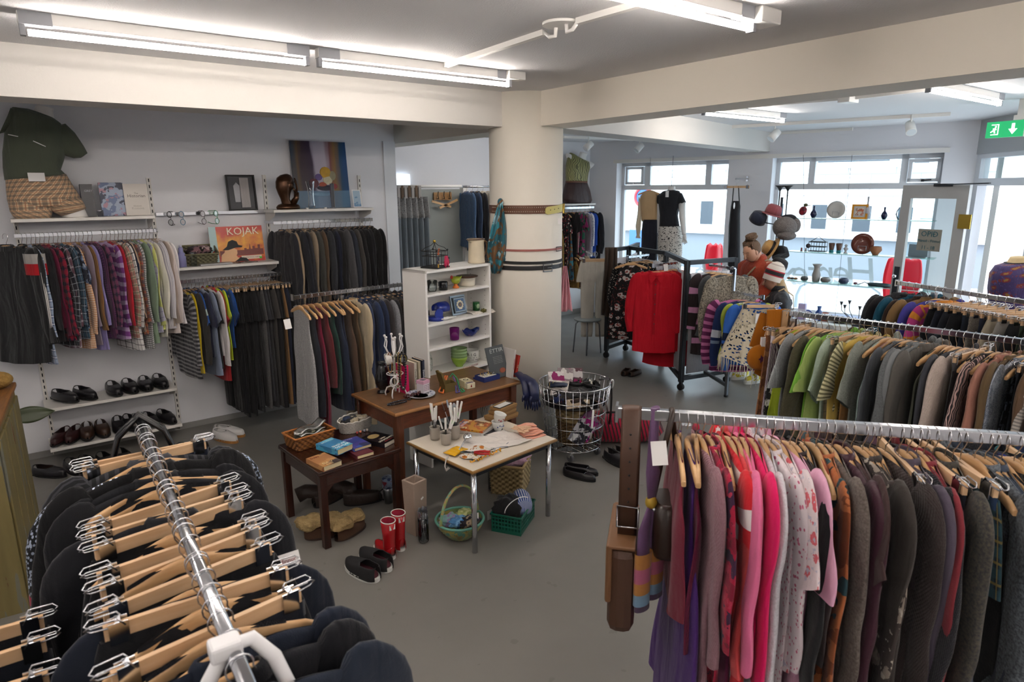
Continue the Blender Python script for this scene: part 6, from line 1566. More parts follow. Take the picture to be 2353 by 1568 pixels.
p=at(1073,889);t=thing('matchbox','cream decorative matchbox with sliding drawer and red tab','box',p,trz-.12);part('sleeve_box',MB().box((0,.015,.024),(.07,.085,.048)),mat('cream_box','#bdb492',.6),t);part('drawer',MB().box((0,-.035,.021),(.064,.05,.038)),mat('cream_box_pale','#cfc8ac',.6),t);part('drawer_inside',MB().box((0,-.034,.0405),(.054,.038,.001)),mat('grey_print','#5c5560',.6),t);part('pull_tab',MB().prism([(0,0),(.006,.004),(.0,.022),(-.006,.004)],(0,-.061,.01),(1,0,0),(0,0,1),.002),mat('red_tab','#8c1420',.6),t);part('sun_print',MB().lathe([(.012,0),(.02,0)],(0,.015,.0485),12,cap=False),M_BLACK,t)
p=at(1120,872);t=thing('ring_tray','blue jewellery tray with rings on a white pad','tray',p,trz+.02);MBl=mat('royal_blue_box','#1a2a66',.5);f=MB()
for c,d in(((0,0,.003),(.15,.11,.006)),((0,-.053,.018),(.15,.005,.036)),((0,.053,.018),(.15,.005,.036)),((-.073,0,.018),(.005,.11,.036)),((.073,0,.018),(.005,.11,.036))):f.box(c,d)
part('tray',f,MBl,t);part('lid_base',MB().box((0,.06,.008),(.15,.03,.012)),MBl,t);part('pad',MB().box((0,.005,.028),(.125,.07,.008)),mat('white_felt','#cfcac2',.9),t)
for k in range(9):
 x,y=-.05+.025*(k%5),-.012+.03*(k//5);m=(M_GOLD,M_STEEL,mat('brass','#c9ab4e',.3,1))[k%3];f=MB();rt=Matrix.Rotation(R(90),3,'X');f.tube([rt@Vector((.008*math.cos(a),.008*math.sin(a),0))for a in[2*PI*i/14 for i in range(14)]],.0016,6,closed=True);f.ball((0,0,.01),.004,8,6)
 o=one('ring',f,m,'finger ring among the nine rings on the white pad of the blue tray','ring',p+tx*x+ty*y+Vector((0,0,.036)),trz,'finger rings in the blue tray')
 # books leaning at the right end
p=oz(1149,868,TZ);o=book('tall grey cookbook with thin white lettering leaning on the bookshelf',Vector((p.x,p.y,TZ+.001)),trz-.25,.14,.24,.012,mat('slate_cover','#40464a',.5),False,lines=[('ÉTTIR',.042,'#a8b0b0',.01,.085)]+[('lettuce tomato basil',.009,'#9aa0a0',.01,.04-.012*i)for i in range(5)])
o.rotation_euler=(R(-10),R(-8),trz-.30);f=MB();f.ball((.03,-.0075,.05),(.025,.001,.02),12,6);part('cover_photo',f,mat('tomato_print','#8c4a34',.5),o)
p=oz(1163,866,TZ);o=book('white paperback behind the grey cookbook',Vector((p.x,p.y,TZ+.001)),trz+R(90),.14,.215,.014,mat('white_cover','#bdb8b4',.5),False,tilt=R(9),spine=('paperback novel',.012,'#8a3a34'))
p=oz(1174,864,TZ);o=book('red paperback with black foot leaning at the right end',Vector((p.x,p.y,TZ+.001)),trz+R(90),.11,.165,.022,mat('red_cover','#9c2416',.4),False,tilt=R(13),spine=('THE',.014,'#e0c8a0'))
# navy satin gloves over the table end
M_SAT=mat('navy_satin','#151c40',.42)
for g_ in range(2):
 c=oz(1190+12*g_,866+6*g_,TZ);e=oz(1206+14*g_,880+3*g_,TZ);f=MB()
 o_=e-c;o_.normalize();n_=Vector((-o_.y,o_.x,0));pts=[c-o_*.05+Vector((0,0,.02)),c+Vector((0,0,.026)),e+Vector((0,0,.022)),e+o_*.045+Vector((0,0,.0)),e+o_*.062+Vector((0,0,-.06)),e+o_*.066+Vector((0,0,-.11))]
 f.tube([q-c for q in pts],[.02,.032,.038,.04,.036,.034],14,flat=.45,up=(n_.x,n_.y,0))
 t=thing('glove',('navy satin glove draped over the table end, left one','navy satin glove draped over the table end, right one')[g_],'glove',c,0,'navy satin gloves');part('palm',f,M_SAT,t)
 for k in range(5):
  s=e+o_*.066+n_*(-.028+.014*k)+Vector((0,0,-.10+(.03 if k==0 else 0)));L_=(.05,.075,.085,.08,.06)[k]
  part('finger' if k else 'thumb',MB().tube([s-c,s-c+n_*(-.01+.005*k)+Vector((0,0,-L_*.6)),s-c+n_*(-.012+.006*k)+Vector((0,0,-L_))],[.009,.0085,.004],8),M_SAT,t)
  # ================================================================== COLUMN BELTS AND SCARF
def belt(z,h,m,lb,a0=-200,a1=20,r=.3035,th=.004,tiltz=0):
 f=MB();n=64;a0,a1=R(a0),R(a1);rs=[]
 for i in range(n+1):
  a=a0+(a1-a0)*i/n;zz=z+tiltz*math.sin(a)
  rs.append([Vector((rr_*math.cos(a),rr_*math.sin(a),zz+s))for rr_,s in((r-.003,-h/2),(r+th,-h/2),(r+th,h/2),(r-.003,h/2))])
 f.rings(rs,smooth=False,cap0=True,cap1=True);return one('belt',f,m,lb,'belt',CC,0,'belts strapped round the column')
CP=lambda a,z,r=.309:Vector((r*math.cos(R(a)),r*math.sin(R(a)),z))
ang=lambda x:math.degrees(math.asin(max(-1,min(1,(x-1208)/84.0))))-127.0
zc_=lambda y:vz(1208,y,CC-Vector((.6,.8,0))*.3)
zb1,zb2,zb3,zb4=zc_(482),zc_(576),zc_(604),zc_(617)
o=belt(zb1,.065,mat('tan_belt_leather','#5c3620',.5),'wide brown studded belt strapped round the column',a0=-215,a1=-30)
f=MB()
for k in range(46):
 for s in(-1,1):f.ball(CP(-190+k*3.2,zb1+s*.016,.3085),.0042,6,4)
part('studs',f,mat('pale_stud','#c4b8a8',.4,.5),o)['kind']='stuff'
f=MB();rs=[]
for i in range(12):
 a=ang(1247)+(ang(1287)-ang(1247))*i/11;z_=zb1-.012+.02*i/11;h=.06*(1 if i else .6);rs.append([CP(a,z_-h/2,r)if k else CP(a,z_-h/2,r)for k,r in((0,.309),(1,.314))]+[CP(a,z_+h/2,r)for r in(.314,.309)])
f.rings(rs,cap0=True,cap1=True,smooth=False);o=one('belt',f,mat('pale_yellow_leather','#c3b766',.45),'pale yellow belt end with holes and brass buckle on the column','belt',CC,0,'belts strapped round the column')
for k in range(3):part('punched_hole',MB().ball(CP(ang(1258+k*9),zb1-.006+k*.005,.3145),.004,8,6),mat('hole_dark','#4a4230',.8),o)
f=MB();a=ang(1288);f.tube([CP(a-2,zb1-.036,.318),CP(a+6,zb1-.036,.318),CP(a+6,zb1+.04,.318),CP(a-2,zb1+.04,.318)],.004,8,closed=True);part('buckle',f,mat('brass','#c9ab4e',.3,1),o)
o=belt(zb2,.016,mat('coral_belt_leather','#9c5c54',.5),'thin coral pink belt round the column with black buckle',a0=-215,a1=-52);f=MB();f.tube([CP(ang(1272),zb2-.016,.315),CP(ang(1284),zb2-.016,.315),CP(ang(1284),zb2+.016,.315),CP(ang(1272),zb2+.016,.315)],.0035,8,closed=True);part('buckle',f,M_BLACK,o)
belt(zb3,.022,M_BLACK,'upper black belt round the column',a0=-215,a1=-40,tiltz=.004)
o=belt(zb4,.034,mat('black_leather_belt','#1a191b',.45),'lower black leather belt with square steel buckle',a0=-215,a1=-35)
f=MB();f.tube([CP(ang(1243),zb4-.03,.316),CP(ang(1262),zb4-.03,.316),CP(ang(1262),zb4+.03,.316),CP(ang(1243),zb4+.03,.316)],.0055,8,closed=True);f.cyl(CP(ang(1252),zb4-.0,.317),CP(ang(1262),zb4,.317),.003);part('buckle',f,M_STEEL,o)
def colscarf():
 top=CC+CP(ang(1155),zc_(468),.33);bot=CC+CP(ang(1148),zc_(630),.35);fab=cloth('patchy',['#1f5a68','#6a4a2c','#2c7c8c','#8fb4c0'],.3,1.0);L=(top-bot).length
 def fn(u,v):
  w=.03+.13*math.sin(min(1,v*1.15)*PI*.62)*(1 if v<.75 else 1-(v-.75)*3.0);return top.lerp(bot,v)-top+_r*((u-.5)*w)+Vector((-_r.y*-.0,0,0))+Vector((-.6,-.8,0))*(.018*math.sin(u*2*PI*2.5+3*v)+.01)
 f=MB();f.sheet(fn,26,22,su=.2,sv=L);o=one('scarf',f,fab,'teal and brown satin scarf knotted on the column belts','scarf',top);solid(o,.006)
 part('knot',MB().ball((0,0,.012),(.025,.022,.03),12,8),fab,o);f=MB();f.tube([(-.03,-.01,-.0),(-.045,-.02,-.03),(-.04,-.03,-.06)],[.01,.02,.003],10,flat=.4);part('tail',f,fab,o)
colscarf()
p=CC+CP(ang(1276),zc_(505),.33);part_=one('price_tag',MB().box((0,0,-.02),(.035,.002,.045),rz=_ya-R(90)),M_CARD,'white paper tag dangling below the yellow belt end','price tag',p)
# ================================================================== DARK SIDE TABLE
DZ=.50
d_l,d_f,d_r=oz(656,1018,DZ),oz(732,1088,DZ),oz(922,1030,DZ)
dx=(d_r-d_f).normalized();dy=Vector((-dx.y,dx.x,0));DW,DD=(d_r-d_f).length,(d_l-d_f).dot(dy);drz=yaw_of(dx)
M_MAH=wood_mat('dark_mahogany','#1e0d08','#3a1b12',.25,'X',5,coat=.3);M_MAHL=wood_mat('dark_mahogany_leg','#1f0e09','#3d1d13',.3,'Z',5)
t=thing('side_table','small dark mahogany side table with books and baskets','table',(d_f.x,d_f.y,0),drz)
part('table_top',MB().box((DW/2,DD/2,DZ-.009),(DW,DD,.018)),M_MAH,t,bevel=.004)
part('moulding',MB().tube([(.005,.005,DZ-.02),(DW-.005,.005,DZ-.02),(DW-.005,DD-.005,DZ-.02),(.005,DD-.005,DZ-.02)],.008,6,closed=True),M_MAH,t)
for q in(((DW/2,.025,DZ-.062),(DW-.05,.018,.08)),((DW/2,DD-.025,DZ-.062),(DW-.05,.018,.08)),((.025,DD/2,DZ-.062),(.018,DD-.05,.08)),((DW-.025,DD/2,DZ-.062),(.018,DD-.05,.08))):part('apron',MB().box(*q),M_MAH,t)
for x in(.03,DW-.03):
 for y in(.03,DD-.03):
  part('leg',MB().box((x,y,(DZ-.02)/2),(.042,.042,DZ-.02)),M_MAHL,t,bevel=.003)
  sx=1 if x<.1 else-1;part('corner_bracket',MB().prism([(0,0),(sx*.05,0),(0,-.05)],(x+sx*.02,y,DZ-.10),(1,0,0),(0,0,1),.012),M_MAHL,t)
def dt(x,y,dz=0):return oz(x,y,DZ)+Vector((0,0,.001+dz))
M_WICK=weave_mat('honey_wicker','#5c3414','#a86c30');M_WICKL=mat('honey_wicker_rim','#a4632a',.5,bump=.4,bscale=150)
p=oz(712,1020,DZ);p.z=DZ+.001;t=thing('wicker_basket','honey coloured rectangular wicker basket on the dark table','basket',p,drz+.06)
part('weave',basket_mb(.135,.085,.085,1.12,n=48,square=True),M_WICK,t);part('rim',MB().tube(rim_pts(.138,.088,.087,square=True),.0065,8,closed=True),M_WICKL,t)
f=MB();rr=random.Random(9)
o=one('sealed_packet',MB().sheet(lambda u,v:((u-.5)*.20,(v-.5)*.07,.085+.012*math.sin(7*u)+.03*u),12,6),glass_mat('packet_film','#dfe4d8',rough=.2,opac=.55),'clear packet with white contents across the wicker basket','packet',p+Vector((.01,0,.012)),drz+.25);solid(o,.012)
o=one('sealed_packet',MB().sheet(lambda u,v:((u-.5)*.19,(v-.5)*.05,.08+.01*math.sin(9*u)),12,6),glass_mat('green_film','#a8c094',rough=.2,opac=.6),'green tinted packet lying in the wicker basket','packet',p+Vector((.01,-.03,.006)),drz+.2);solid(o,.012)
pts=[(-.07+.05*math.cos(a*.9)+.008*k%.03,-.01+.035*math.sin(a),.1+.004*math.sin(2*a))for k,a in enumerate([i*.5 for i in range(30)])]
one('coiled_cable',MB().tube(pts,.0035,6),M_WHITE,'coiled white cord at the left of the wicker basket','cord',p,drz)
lump('knitwear_bundle','grey tangled yarn filling the wicker basket','yarn',p+Vector((0,0,.05)),(.11,.065,.04),cloth('patchy',['#4c4a40','#8c8a78','#6c3a2c','#a8a898'],.8,1.3),6)
p=dt(818,985);t=thing('lace_basket','oval basket of white lace holding soft bits and pieces','basket',p,drz+.25)
part('lace_side',basket_mb(.135,.085,.075,1.1,n=48),cloth('floral',['#b8b4ae','#7c7872','#d0ccc4'],.9,2.2),t);f=MB();f.tube([Vector(q)+Vector((0,0,.003*math.sin(i*1.6)))for i,q in enumerate(rim_pts(.137,.087,.078,n=60))],.005,6,closed=True);part('scalloped_rim',f,mat('lace_white','#c4c0ba',.9),t)
lump('fabric_bundle','crumpled beige and black cloth inside the lace basket','cloth',p+Vector((.0,0,.055)),(.11,.065,.04),cloth('patchy',['#1d1c1e','#9c927c','#5c5448','#b8b0a0'],.7,.9),8)
lump('blue_purse','small navy purse in the lace basket','purse',p+Vector((-.06,-.0,.08)),(.03,.022,.02),mat('navy_suede','#22304c',.8),2,.2)
f=MB();f.sheet(lambda u,v:((u-.5)*.1,.02*math.sin(5*u),v*.12+.02*math.sin(6*u)),10,8);solid(one('plastic_bag',f,glass_mat('grey_film','#b8b4b0',rough=.2,opac=.45),'grey clear bag standing at the back of the lace basket','bag',p+Vector((.08,.03,.05)),drz+.4),.002)
for k,(c_,x)in enumerate((('#c87860',-.02),('#8a8a98',.01),('#b8a8a0',.03),('#a03c3c',-.045))):
 one('bead_trim',MB().ball((0,0,0),.009,8,6),mat('trim'+c_,c_,.4),('coral bead','grey bead','pale bead','dark red bead')[k]+' in front of the lace basket','bead',p+dx*x-dy*.10+Vector((0,0,.009)))
def cvr(n,cols,sc=.8):return cloth('patchy',cols,.28,sc,bump=.01)
b_y=drz+.12
pk=dt(745,1068);book('orange paperback with DAN and DA V titles, lowest on dark table',pk,b_y,.125,.185,.032,cvr('a',['#a8703a','#b88448','#8c5428','#3a2418'],.5),pages='#cfc29c',lines=[('DAN',.026,'#7a2c20',-.025,.06),('DA V',.03,'#e0d0a4',-.01,-.055),('LYKI',.022,'#e0d0a4',-.01,-.08)])
pk=dt(770,1045,.035);book('thick turquoise paperback ENGLAR DJÖFLAR lying on the orange one',pk,b_y+.15,.125,.19,.036,cvr('b',['#2474a4','#3a94b8','#184c84','#5cb0c8'],.6),pages='#cfbf94',lines=[('BROWN',.024,'#bfe0ea',0,.065),('ENGLAR',.028,'#ffffff',.005,-.035),('DJÖFLAR',.027,'#ffffff',.005,-.065)])
pk=dt(825,1042);book('pale paged paperback under the violet book',pk,drz-.02,.115,.17,.022,mat('dark_wine_cover','#5a2430',.4),pages='#d6ca9c')
pk=dt(818,1032,.024);book('violet blue fantasy paperback face up on the dark table',pk,b_y-.1,.12,.18,.02,cvr('c',['#1c2f80','#3a2c84','#2450a4','#141c4c'],.5),pages='#c9b98c',lines=[('NAXIN',.022,'#c4b8e0',-.02,.07)])
pk=dt(872,1016);book('black book with golden face on the cover, rightmost on dark table',pk,drz+.35,.14,.2,.03,mat('black_cover','#17161a',.3),pages='#cfc9b8',lines=[('LÁRA',.022,'#d8d0c0',.0,-.025),('SÓLMUNDS',.026,'#d8d0c0',.0,-.055),('saga of the northern',.010,'#b03030',0,-.078)])
f=MB();f.ball((-.005,.045,.031),(.045,.035,.001),16,6);pf=thing('cover_portrait','x','y')if False else None
for o in COL.objects:
 if o.get('label','').startswith('black book with golden'):part('cover_portrait',f,mat('golden_face_print','#a08a5c',.35,vary=.4,vscale=50),o)
 # ================================================================== WHITE TABLE
WZ=.54
w_l,w_f,w_r=oz(966,1005,WZ),oz(1086,1083,WZ),oz(1278,1008,WZ)
wx=(w_r-w_f).normalized();wy=Vector((-wx.y,wx.x,0));WW,WD_=(w_r-w_f).length,(w_l-w_f).dot(wy);wrz=yaw_of(wx)
M_LAM=mat('cream_laminate','#d3cabb',.3)
t=thing('small_table','small cream laminate table on chrome tube legs','table',(w_f.x,w_f.y,0),wrz)
part('table_top',MB().box((WW/2,WD_/2,WZ-.0115),(WW,WD_,.022)),M_LAM,t,bevel=.003);part('edging',MB().tube([(0,0,WZ-.013),(WW,0,WZ-.013),(WW,WD_,WZ-.013),(0,WD_,WZ-.013)],.0105,6,closed=True),mat('ply_edge','#8f6a38',.45),t,label='light wooden edge')
f=MB()
for q in(((WW/2,.04,WZ-.042),(WW-.1,.02,.038)),((WW/2,WD_-.04,WZ-.042),(WW-.1,.02,.038)),((.04,WD_/2,WZ-.042),(.02,WD_-.1,.038)),((WW-.04,WD_/2,WZ-.042),(.02,WD_-.1,.038))):f.box(*q)
part('underframe',f,M_DMETAL,t)
for x in(.035,WW-.035):
 for y in(.035,WD_-.035):part('leg',MB().cyl((x,y,0),(x,y,WZ-.024),.0165,n=20),M_CHROME,t)
def wt_(x,y,dz=0):return oz(x,y,WZ)+Vector((0,0,.001+dz))
M_POT=mat('grey_stoneware','#9c958c',.35)
def pot(x,y,r,h,lb,sx=1.0):return vase_thing('pot',lb,'pot',[(.0,.005),(r*.82,0),(r*.9,h*.2),(r,h*.75),(r*.92,h*.85),(r*1.05,h)],M_POT,wt_(x,y),inner=.003)
P1=wt_(1000,1008);pot(1000,1010,.034,.085,'grey ribbed stoneware pot, left of the three cutlery pots');P2=wt_(1025,1018);pot(1025,1021,.034,.075,'beige stoneware pot in front of the cutlery pots');P3=wt_(1045,1006);pot(1045,1008,.036,.095,'taller beige stoneware pot at right of the cutlery pots')
def cutlery(base,dx_,dy_,L,lb,kind='knife',sticker=True,k=0):
 d=Vector((dx_,dy_,1)).normalized();yy=math.atan2(dy_,dx_);t=thing('table_knife' if kind=='knife' else kind,lb,'cutlery',base,0,'white handled cutlery in the pots')
 t.rotation_mode='QUATERNION';t.rotation_quaternion=d.to_track_quat('Z','Y')
 if kind=='knife' or kind=='handle':
  part('blade',MB().box((0,0,L*.25),(.012,.0015,L*.5)),M_CHROME,t);part('handle',MB().box((0,0,L*.72),(.014,.010,L*.48)),M_WHITE,t,bevel=.003)
  part('rivet',MB().ball((0,-.005,L*.62),.0025,6,4),M_STEEL,t);part('rivet',MB().ball((0,-.005,L*.82),.0025,6,4),M_STEEL,t)
  if sticker:part('price_sticker',MB().box((0,-.0056,L*.74),(.011,.001,.022)),M_GREEN,t)
 else:
  part('stem',MB().tube([(0,0,0),(0,0,L*.7)],.003,6),M_STEEL,t);part('bowl' if kind=='spoon' else 'tines',MB().ball((0,0,L*.85),(.014,.004,.03),10,8)if kind=='spoon' else MB().box((0,0,L*.85),(.02,.002,.05)),M_STEEL,t)
P1+=Vector((0,0,.01));P2+=Vector((0,0,.01));P3+=Vector((0,0,.01))
spec=[(P1,-.02,.12,.23,1),(P1,-.10,.04,.24,1),(P1,.05,.05,.2,0),(P1,.14,.1,.21,1),(P3,-.14,.05,.22,0),(P3,-.04,.12,.23,1),(P3,.02,0,.2,0),(P3,.16,.05,.24,1),(P3,.26,-.02,.24,1),(P3,.10,-.08,.2,1),(P2,-.22,.1,.18,0),(P2,.02,.03,.16,1),(P2,.34,.0,.17,1),(P2,.45,-.03,.17,1)]
wl=['leftmost','far left leaning','short unlabelled','inner leaning','crossing','upright tall','plain middle','right leaning','rightmost tall','front right','front left leaning','front upright','low right leaning','lowest right']
for k,(b_,a1_,a2_,L,st)in enumerate(spec):cutlery(b_,a1_,a2_,L,f'{wl[k]} white handled knife {"with green sticker " if st else ""}in the stoneware pots','knife',bool(st))
cutlery(P3+Vector((0,.01,0)),-.25,.2,.24,'silver fork standing behind the white handles','fork',0);cutlery(P3+Vector((.01,.01,0)),-.12,.2,.25,'second silver fork standing behind the white handles','fork',0);cutlery(P3+Vector((.015,.01,0)),.08,.2,.21,'dark silver spoon standing among the white handles','spoon',0)
pk=wt_(1092,990);book('white paged lower cookery book under the colourful one',pk,wrz+.30,.17,.2,.022,mat('white_cover','#bdb8b4',.5),pages='#c9c6c0')
book('glossy cookery book with golden food cover on the white table',pk+Vector((-.01,.01,.025)),wrz+.45,.17,.21,.012,cvr('d',['#b8862c','#a8501c','#d8c48c','#6a3a18'],1.6),pages='#b8b4a8',lines=[('A VEGETARIAN',.016,'#3a4a8c',.0,.085),('KITCHEN',.024,'#d8d0e8',.0,.062)])
one('magazine',MB().box((0,0,.003),(.17,.2,.005)),mat('dark_magazine','#2b2a30',.4),'dark magazine sticking out under the cookery books','magazine',wt_(1110,988),wrz+.1)
p=wt_(1152,962);M_KR=mat('kraft_box','#7c5b34',.8);M_KR2=mat('kraft_box_lid','#8c6a40',.8)
for k,(s,dz,r_,lb)in enumerate((((.21,.13,.035),0,.05,'largest brown cardboard box, bottom of the stack'),((.16,.12,.028),.036,.1,'middle brown cardboard box in the stack'),((.17,.11,.03),.065,.16,'tilted brown cardboard box on top of the stack'))):
 o=thing('cardboard_box',lb,'box',p+Vector((.0+.01*k,.0,dz)),wrz+r_,'cardboard boxes at the back of the white table');part('tray',MB().box((0,0,s[2]*.45),(s[0]-.006,s[1]-.006,s[2]*.9)),M_KR,o);part('lid',MB().box((0,0,s[2]*.7),(s[0],s[1],s[2]*.55)),M_KR2,o)
o=one('photo_card',MB().box((0,0,.003),(.15,.06,.005)),M_BLACK,'black and white printed card lying on top of the boxes','card',p+Vector((.01,-.01,.096)),wrz+.15);part('white_print',MB().box((-.008,0,.0058),(.13,.052,.0008)),mat('white_label','#cfcfcb',.6),o)
def teacup(x,y,dz,lb,tilt=0):
 t=thing('teacup',lb,'cup',wt_(x,y,dz),wrz+.3,'stacked floral teacups');t.rotation_euler=(tilt,tilt*.6,wrz+.3);M_=mat('white_glaze','#d9dad6',.25)
 solid(part('body',MB().lathe([(.0,.004),(.022,.0),(.024,.006),(.036,.03),(.04,.058),(.043,.066)],n=28,cap=False),M_,t),.0025,-1);part('handle',MB().tube([(.038,0,.055),(.058,0,.058),(.062,0,.04),(.05,0,.024),(.034,0,.024)],.004,8),M_,t)
 rr=random.Random(int(x+dz*999))
 f=MB()
 for k in range(7):a=R(-150+22*k);f.ball((.039*math.cos(a),.039*math.sin(a),.034+rr.uniform(-.01,.012)),rr.uniform(.003,.006),6,5)
 part('painted_flowers',f,mat('flower%d'%(dz>0),'#8c2c30' if dz else '#2c4a8c',.4),t)
teacup(1144,990,0,'lower white teacup with painted flowers on the table');teacup(1144,990,.055,'upper tilted white teacup with painted flowers',R(14))
# peach napkins with petals
fab=cloth('plain',['#d99880'],.8);p=wt_(1212,1000)
for k in range(5):
 w=.13-.01*k;o=one('napkin',MB().sheet(lambda u,v:((u-.5)*w*1.3,(v-.5)*.06,.003+.004*math.sin(7*u+k)),12,5),fab,('lowest peach napkin of the fanned pile','second peach napkin of the fanned pile','middle peach napkin of the fanned pile','fourth peach napkin of the fanned pile','top peach napkin of the fanned pile')[k],'napkin',p+wx*(.0+.012*k)+wy*(-.05+.026*k)+Vector((0,0,.008*k)),wrz-.15-.05*k,'peach napkins');solid(o,.007,1)
for j,(x,y)in enumerate(((-.06,-.02),(-.05,.04),(-.01,.01))):
 f=MB()
 for k in range(6):a=2*PI*k/6;f.prism([(0,0),(.022,.018),(.045,0),(.022,-.018)],(.0,0,.004*(k%2)),(math.cos(a),math.sin(a),0),(-math.sin(a),math.cos(a),0),.002)
 one('fabric_flower',f,mat('peach_petal','#d0a888',.8),('peach fabric flower at the left of the napkins','peach fabric flower at the back of the napkins','peach fabric flower on the middle of the napkins')[j],'fabric flower',p+wx*x+wy*y+Vector((0,0,.046)),.4*j,'fabric flowers')
 # white and yellow apron cloth, ladle, scissors etc.
f=MB();f.sheet(lambda u,v:((u-.5)*.42,(v-.5)*.26+.03*math.sin(5*u),.004+.012*abs(math.sin(9*u+4*v))*abs(math.cos(6*v+3*u))),40,26,su=.4,sv=.26);o=one('apron',f,cloth('plain',['#d6cfc8'],.85),'crumpled white apron spread over the white table','apron',wt_(1130,1020),wrz+.05);solid(o,.002)
p=wt_(1065,1035);f=MB();f.sheet(lambda u,v:((u-.5)*.13,(v-.5)*.09,.012+.018*math.sin(PI*u)*(1+.3*math.sin(30*u))*math.sin(PI*v)),40,8);solid(one('yellow_cloth',f,cloth('plain',['#c9980c'],.8),'bunched yellow cloth at the left corner of the white table','cloth',p+wx*-.06,wrz+.2),.003)
f=MB();f.sheet(lambda u,v:((u-.5)*.2,(v-.5)*.12,.012+.006*math.sin(9*u+7*v)),20,10,su=.2,sv=.12);solid(one('patterned_cloth',f,cloth('floral',['#c9c4b8','#a4641c','#8c4a14'],.85,1.6),'ochre patterned cloth under the pliers','cloth',wt_(1095,1045),wrz+.3),.002)
f=MB();pts=[]
for k in range(60):u=k/59;pts.append((-.13+.26*u,.012*math.sin(k*.9),.012+.006*math.cos(k*1.2)))
one('yellow_braid',MB().tube(pts,.0045,6,flat=.5),mat('yellow_cord','#c98c0c',.7),'wavy yellow braid along the front edge of the table','braid',wt_(1118,1052),wrz+.05)
p=wt_(1075,1022,.02);t=thing('ladle','polished steel ladle resting on the cloths','ladle',p,wrz+.5);f=MB();f.ball((0,0,.03),(.035,.028,.022),20,12);part('bowl',f,M_CHROME,t);part('handle',MB().tube([(-.03,0,.03),(-.10,0,.01),(-.16,.0,.0)],.005,8),M_CHROME,t)
p=wt_(1082,1048,.022);t=thing('garden_shears','red handled shears lying on the patterned cloth','shears',p,wrz-.85)
for s in(-1,1):part('handle',MB().tube([(.02,s*.004,0),(.06,s*.02,0),(.115,s*.016,0)],.007,8,flat=.6),mat('red_grip','#a8141c',.4),t);part('blade',MB().prism([(0,0),(-.06,s*.02),(-.075,s*.002),(-.02,-s*.01)],(.01,0,-.002),(1,0,0),(0,1,0),.003),M_STEEL,t)
part('pivot',MB().cyl((.01,0,-.002),(.01,0,.006),.006,n=12),M_STEEL,t)
for k,(x,y,r_,lb)in enumerate(((1168,1022,.2,'steel tin opener with green sticker'),(1150,1032,-.35,'steel bottle opener near the table front'))):
 t=thing('tin_opener',lb,'opener',wt_(x,y,.004),wrz+r_);part('bar',MB().tube([(-.05,0,0),(0,.004,.003),(.05,0,0)],.005,8,flat=.5),M_STEEL,t);part('head',MB().lathe([(.008,0),(.018,0),(.018,.004),(.008,.004)],(-.05,0,0),16,cap=False),M_CHROME,t)
 if k==0:part('price_sticker',MB().box((.03,0,.006),(.03,.009,.001)),M_GREEN,t)
f=MB();f.tube([(0,0,.008),(-.03,-.02,.01),(-.05,-.03,-.03),(-.045,-.03,-.06),(-.02,-.03,-.05)],.009,8,flat=.3);one('apron_string',f,cloth('plain',['#d6cfc8'],.85),'white apron string hanging over the left table edge','apron string',wt_(1030,1052),wrz)
# ================================================================== FLOOR GOODS
p=oz(956,1205);p.z=0;a=oz(943,1242);t=thing('planter','tall square pale terracotta planter beside the dark table','planter',oz(957,1222),drz+.15);M_T=mat('pale_terracotta','#9d8a7c',.85,vary=.12,vscale=8,bump=.2,bscale=70);f=MB();h_=.355;s_=.055
f.rings([[Vector((x*s,y*s,z))for x,y in((-1,-1),(1,-1),(1,1),(-1,1))]for s,z in((s_*.82,0),(s_,h_),(s_*.72,h_),(s_*.62,.06))],smooth=False,cap0=True,cap1=True);part('body',f,M_T,t,bevel=.003);part('price_sticker',MB().box((.012,-s_*.95,.24),(.022,.002,.012),rot=Matrix.Rotation(R(-30),3,'Y')),M_CARD,t)
p=oz(974,1246);solid(one('glass_vase',MB().lathe([(.0,.012),(.030,.01),(.031,.02),(.030,.165)],n=24,cap=False),glass_mat('cutlery_glass','#dfe6e8',ref=1.0,opac=.05),'straight glass vase on the floor holding steel cutlery','vase',p),.003)
rr=random.Random(12)
for k in range(14):
 a,L=rr.uniform(0,6.28),rr.uniform(.17,.21);b_=p+Vector((.012*math.cos(a),.012*math.sin(a),.016));t=thing('teaspoon' if k%2 else 'fork','steel spoon or fork bunched with others in the floor vase','cutlery',b_,0,'steel cutlery in the floor vase');t.rotation_mode='QUATERNION';t.rotation_quaternion=Vector((.10*math.cos(a),.10*math.sin(a),1)).to_track_quat('Z','Y')
 part('stem',MB().tube([(0,0,0),(0,0,L*.8)],.0025,6),M_STEEL,t);part('bowl' if k%2 else 'tines',MB().ball((0,0,L*.9),(.012,.003,.022),8,6)if k%2 else MB().box((0,0,L*.9),(.016,.002,.04)),M_STEEL,t)
 # round basket with handle
p=oz(1058,1252);p=p+(p-Vector((0,0,0))).normalized()*.10;p.z=0;t=thing('handled_basket','round green and yellow wicker basket with tall hoop handle','basket',p,wrz);M_G1=cloth('patchy',['#7d9260','#a39a58','#58907c','#8c7c40'],.7,1.5)
f=MB();rs=[]
for j in range(12):
 v=j/11;k=.07+.075*math.sin(v*PI/2);rs.append([Vector(((k+.003*(-1)**(i+j))*math.cos(2*PI*i/48),(k+.003*(-1)**(i+j))*math.sin(2*PI*i/48),.005+.115*v))for i in range(48)])
f.rings(rs,cap0=True);part('weave',f,M_G1,t);part('rim',MB().tube(rim_pts(.147,.147,.12,48),.008,8,closed=True),mat('turquoise_wicker','#5c9484',.6),t)
part('handle',MB().tube([(.147*math.cos(a),0,.10+.235*math.sin(a))for a in[PI*i/24 for i in range(25)]],.008,8,flat=1.4),cloth('patchy',['#6f9c84','#a88c5c','#8c9c60'],.7,2),t)
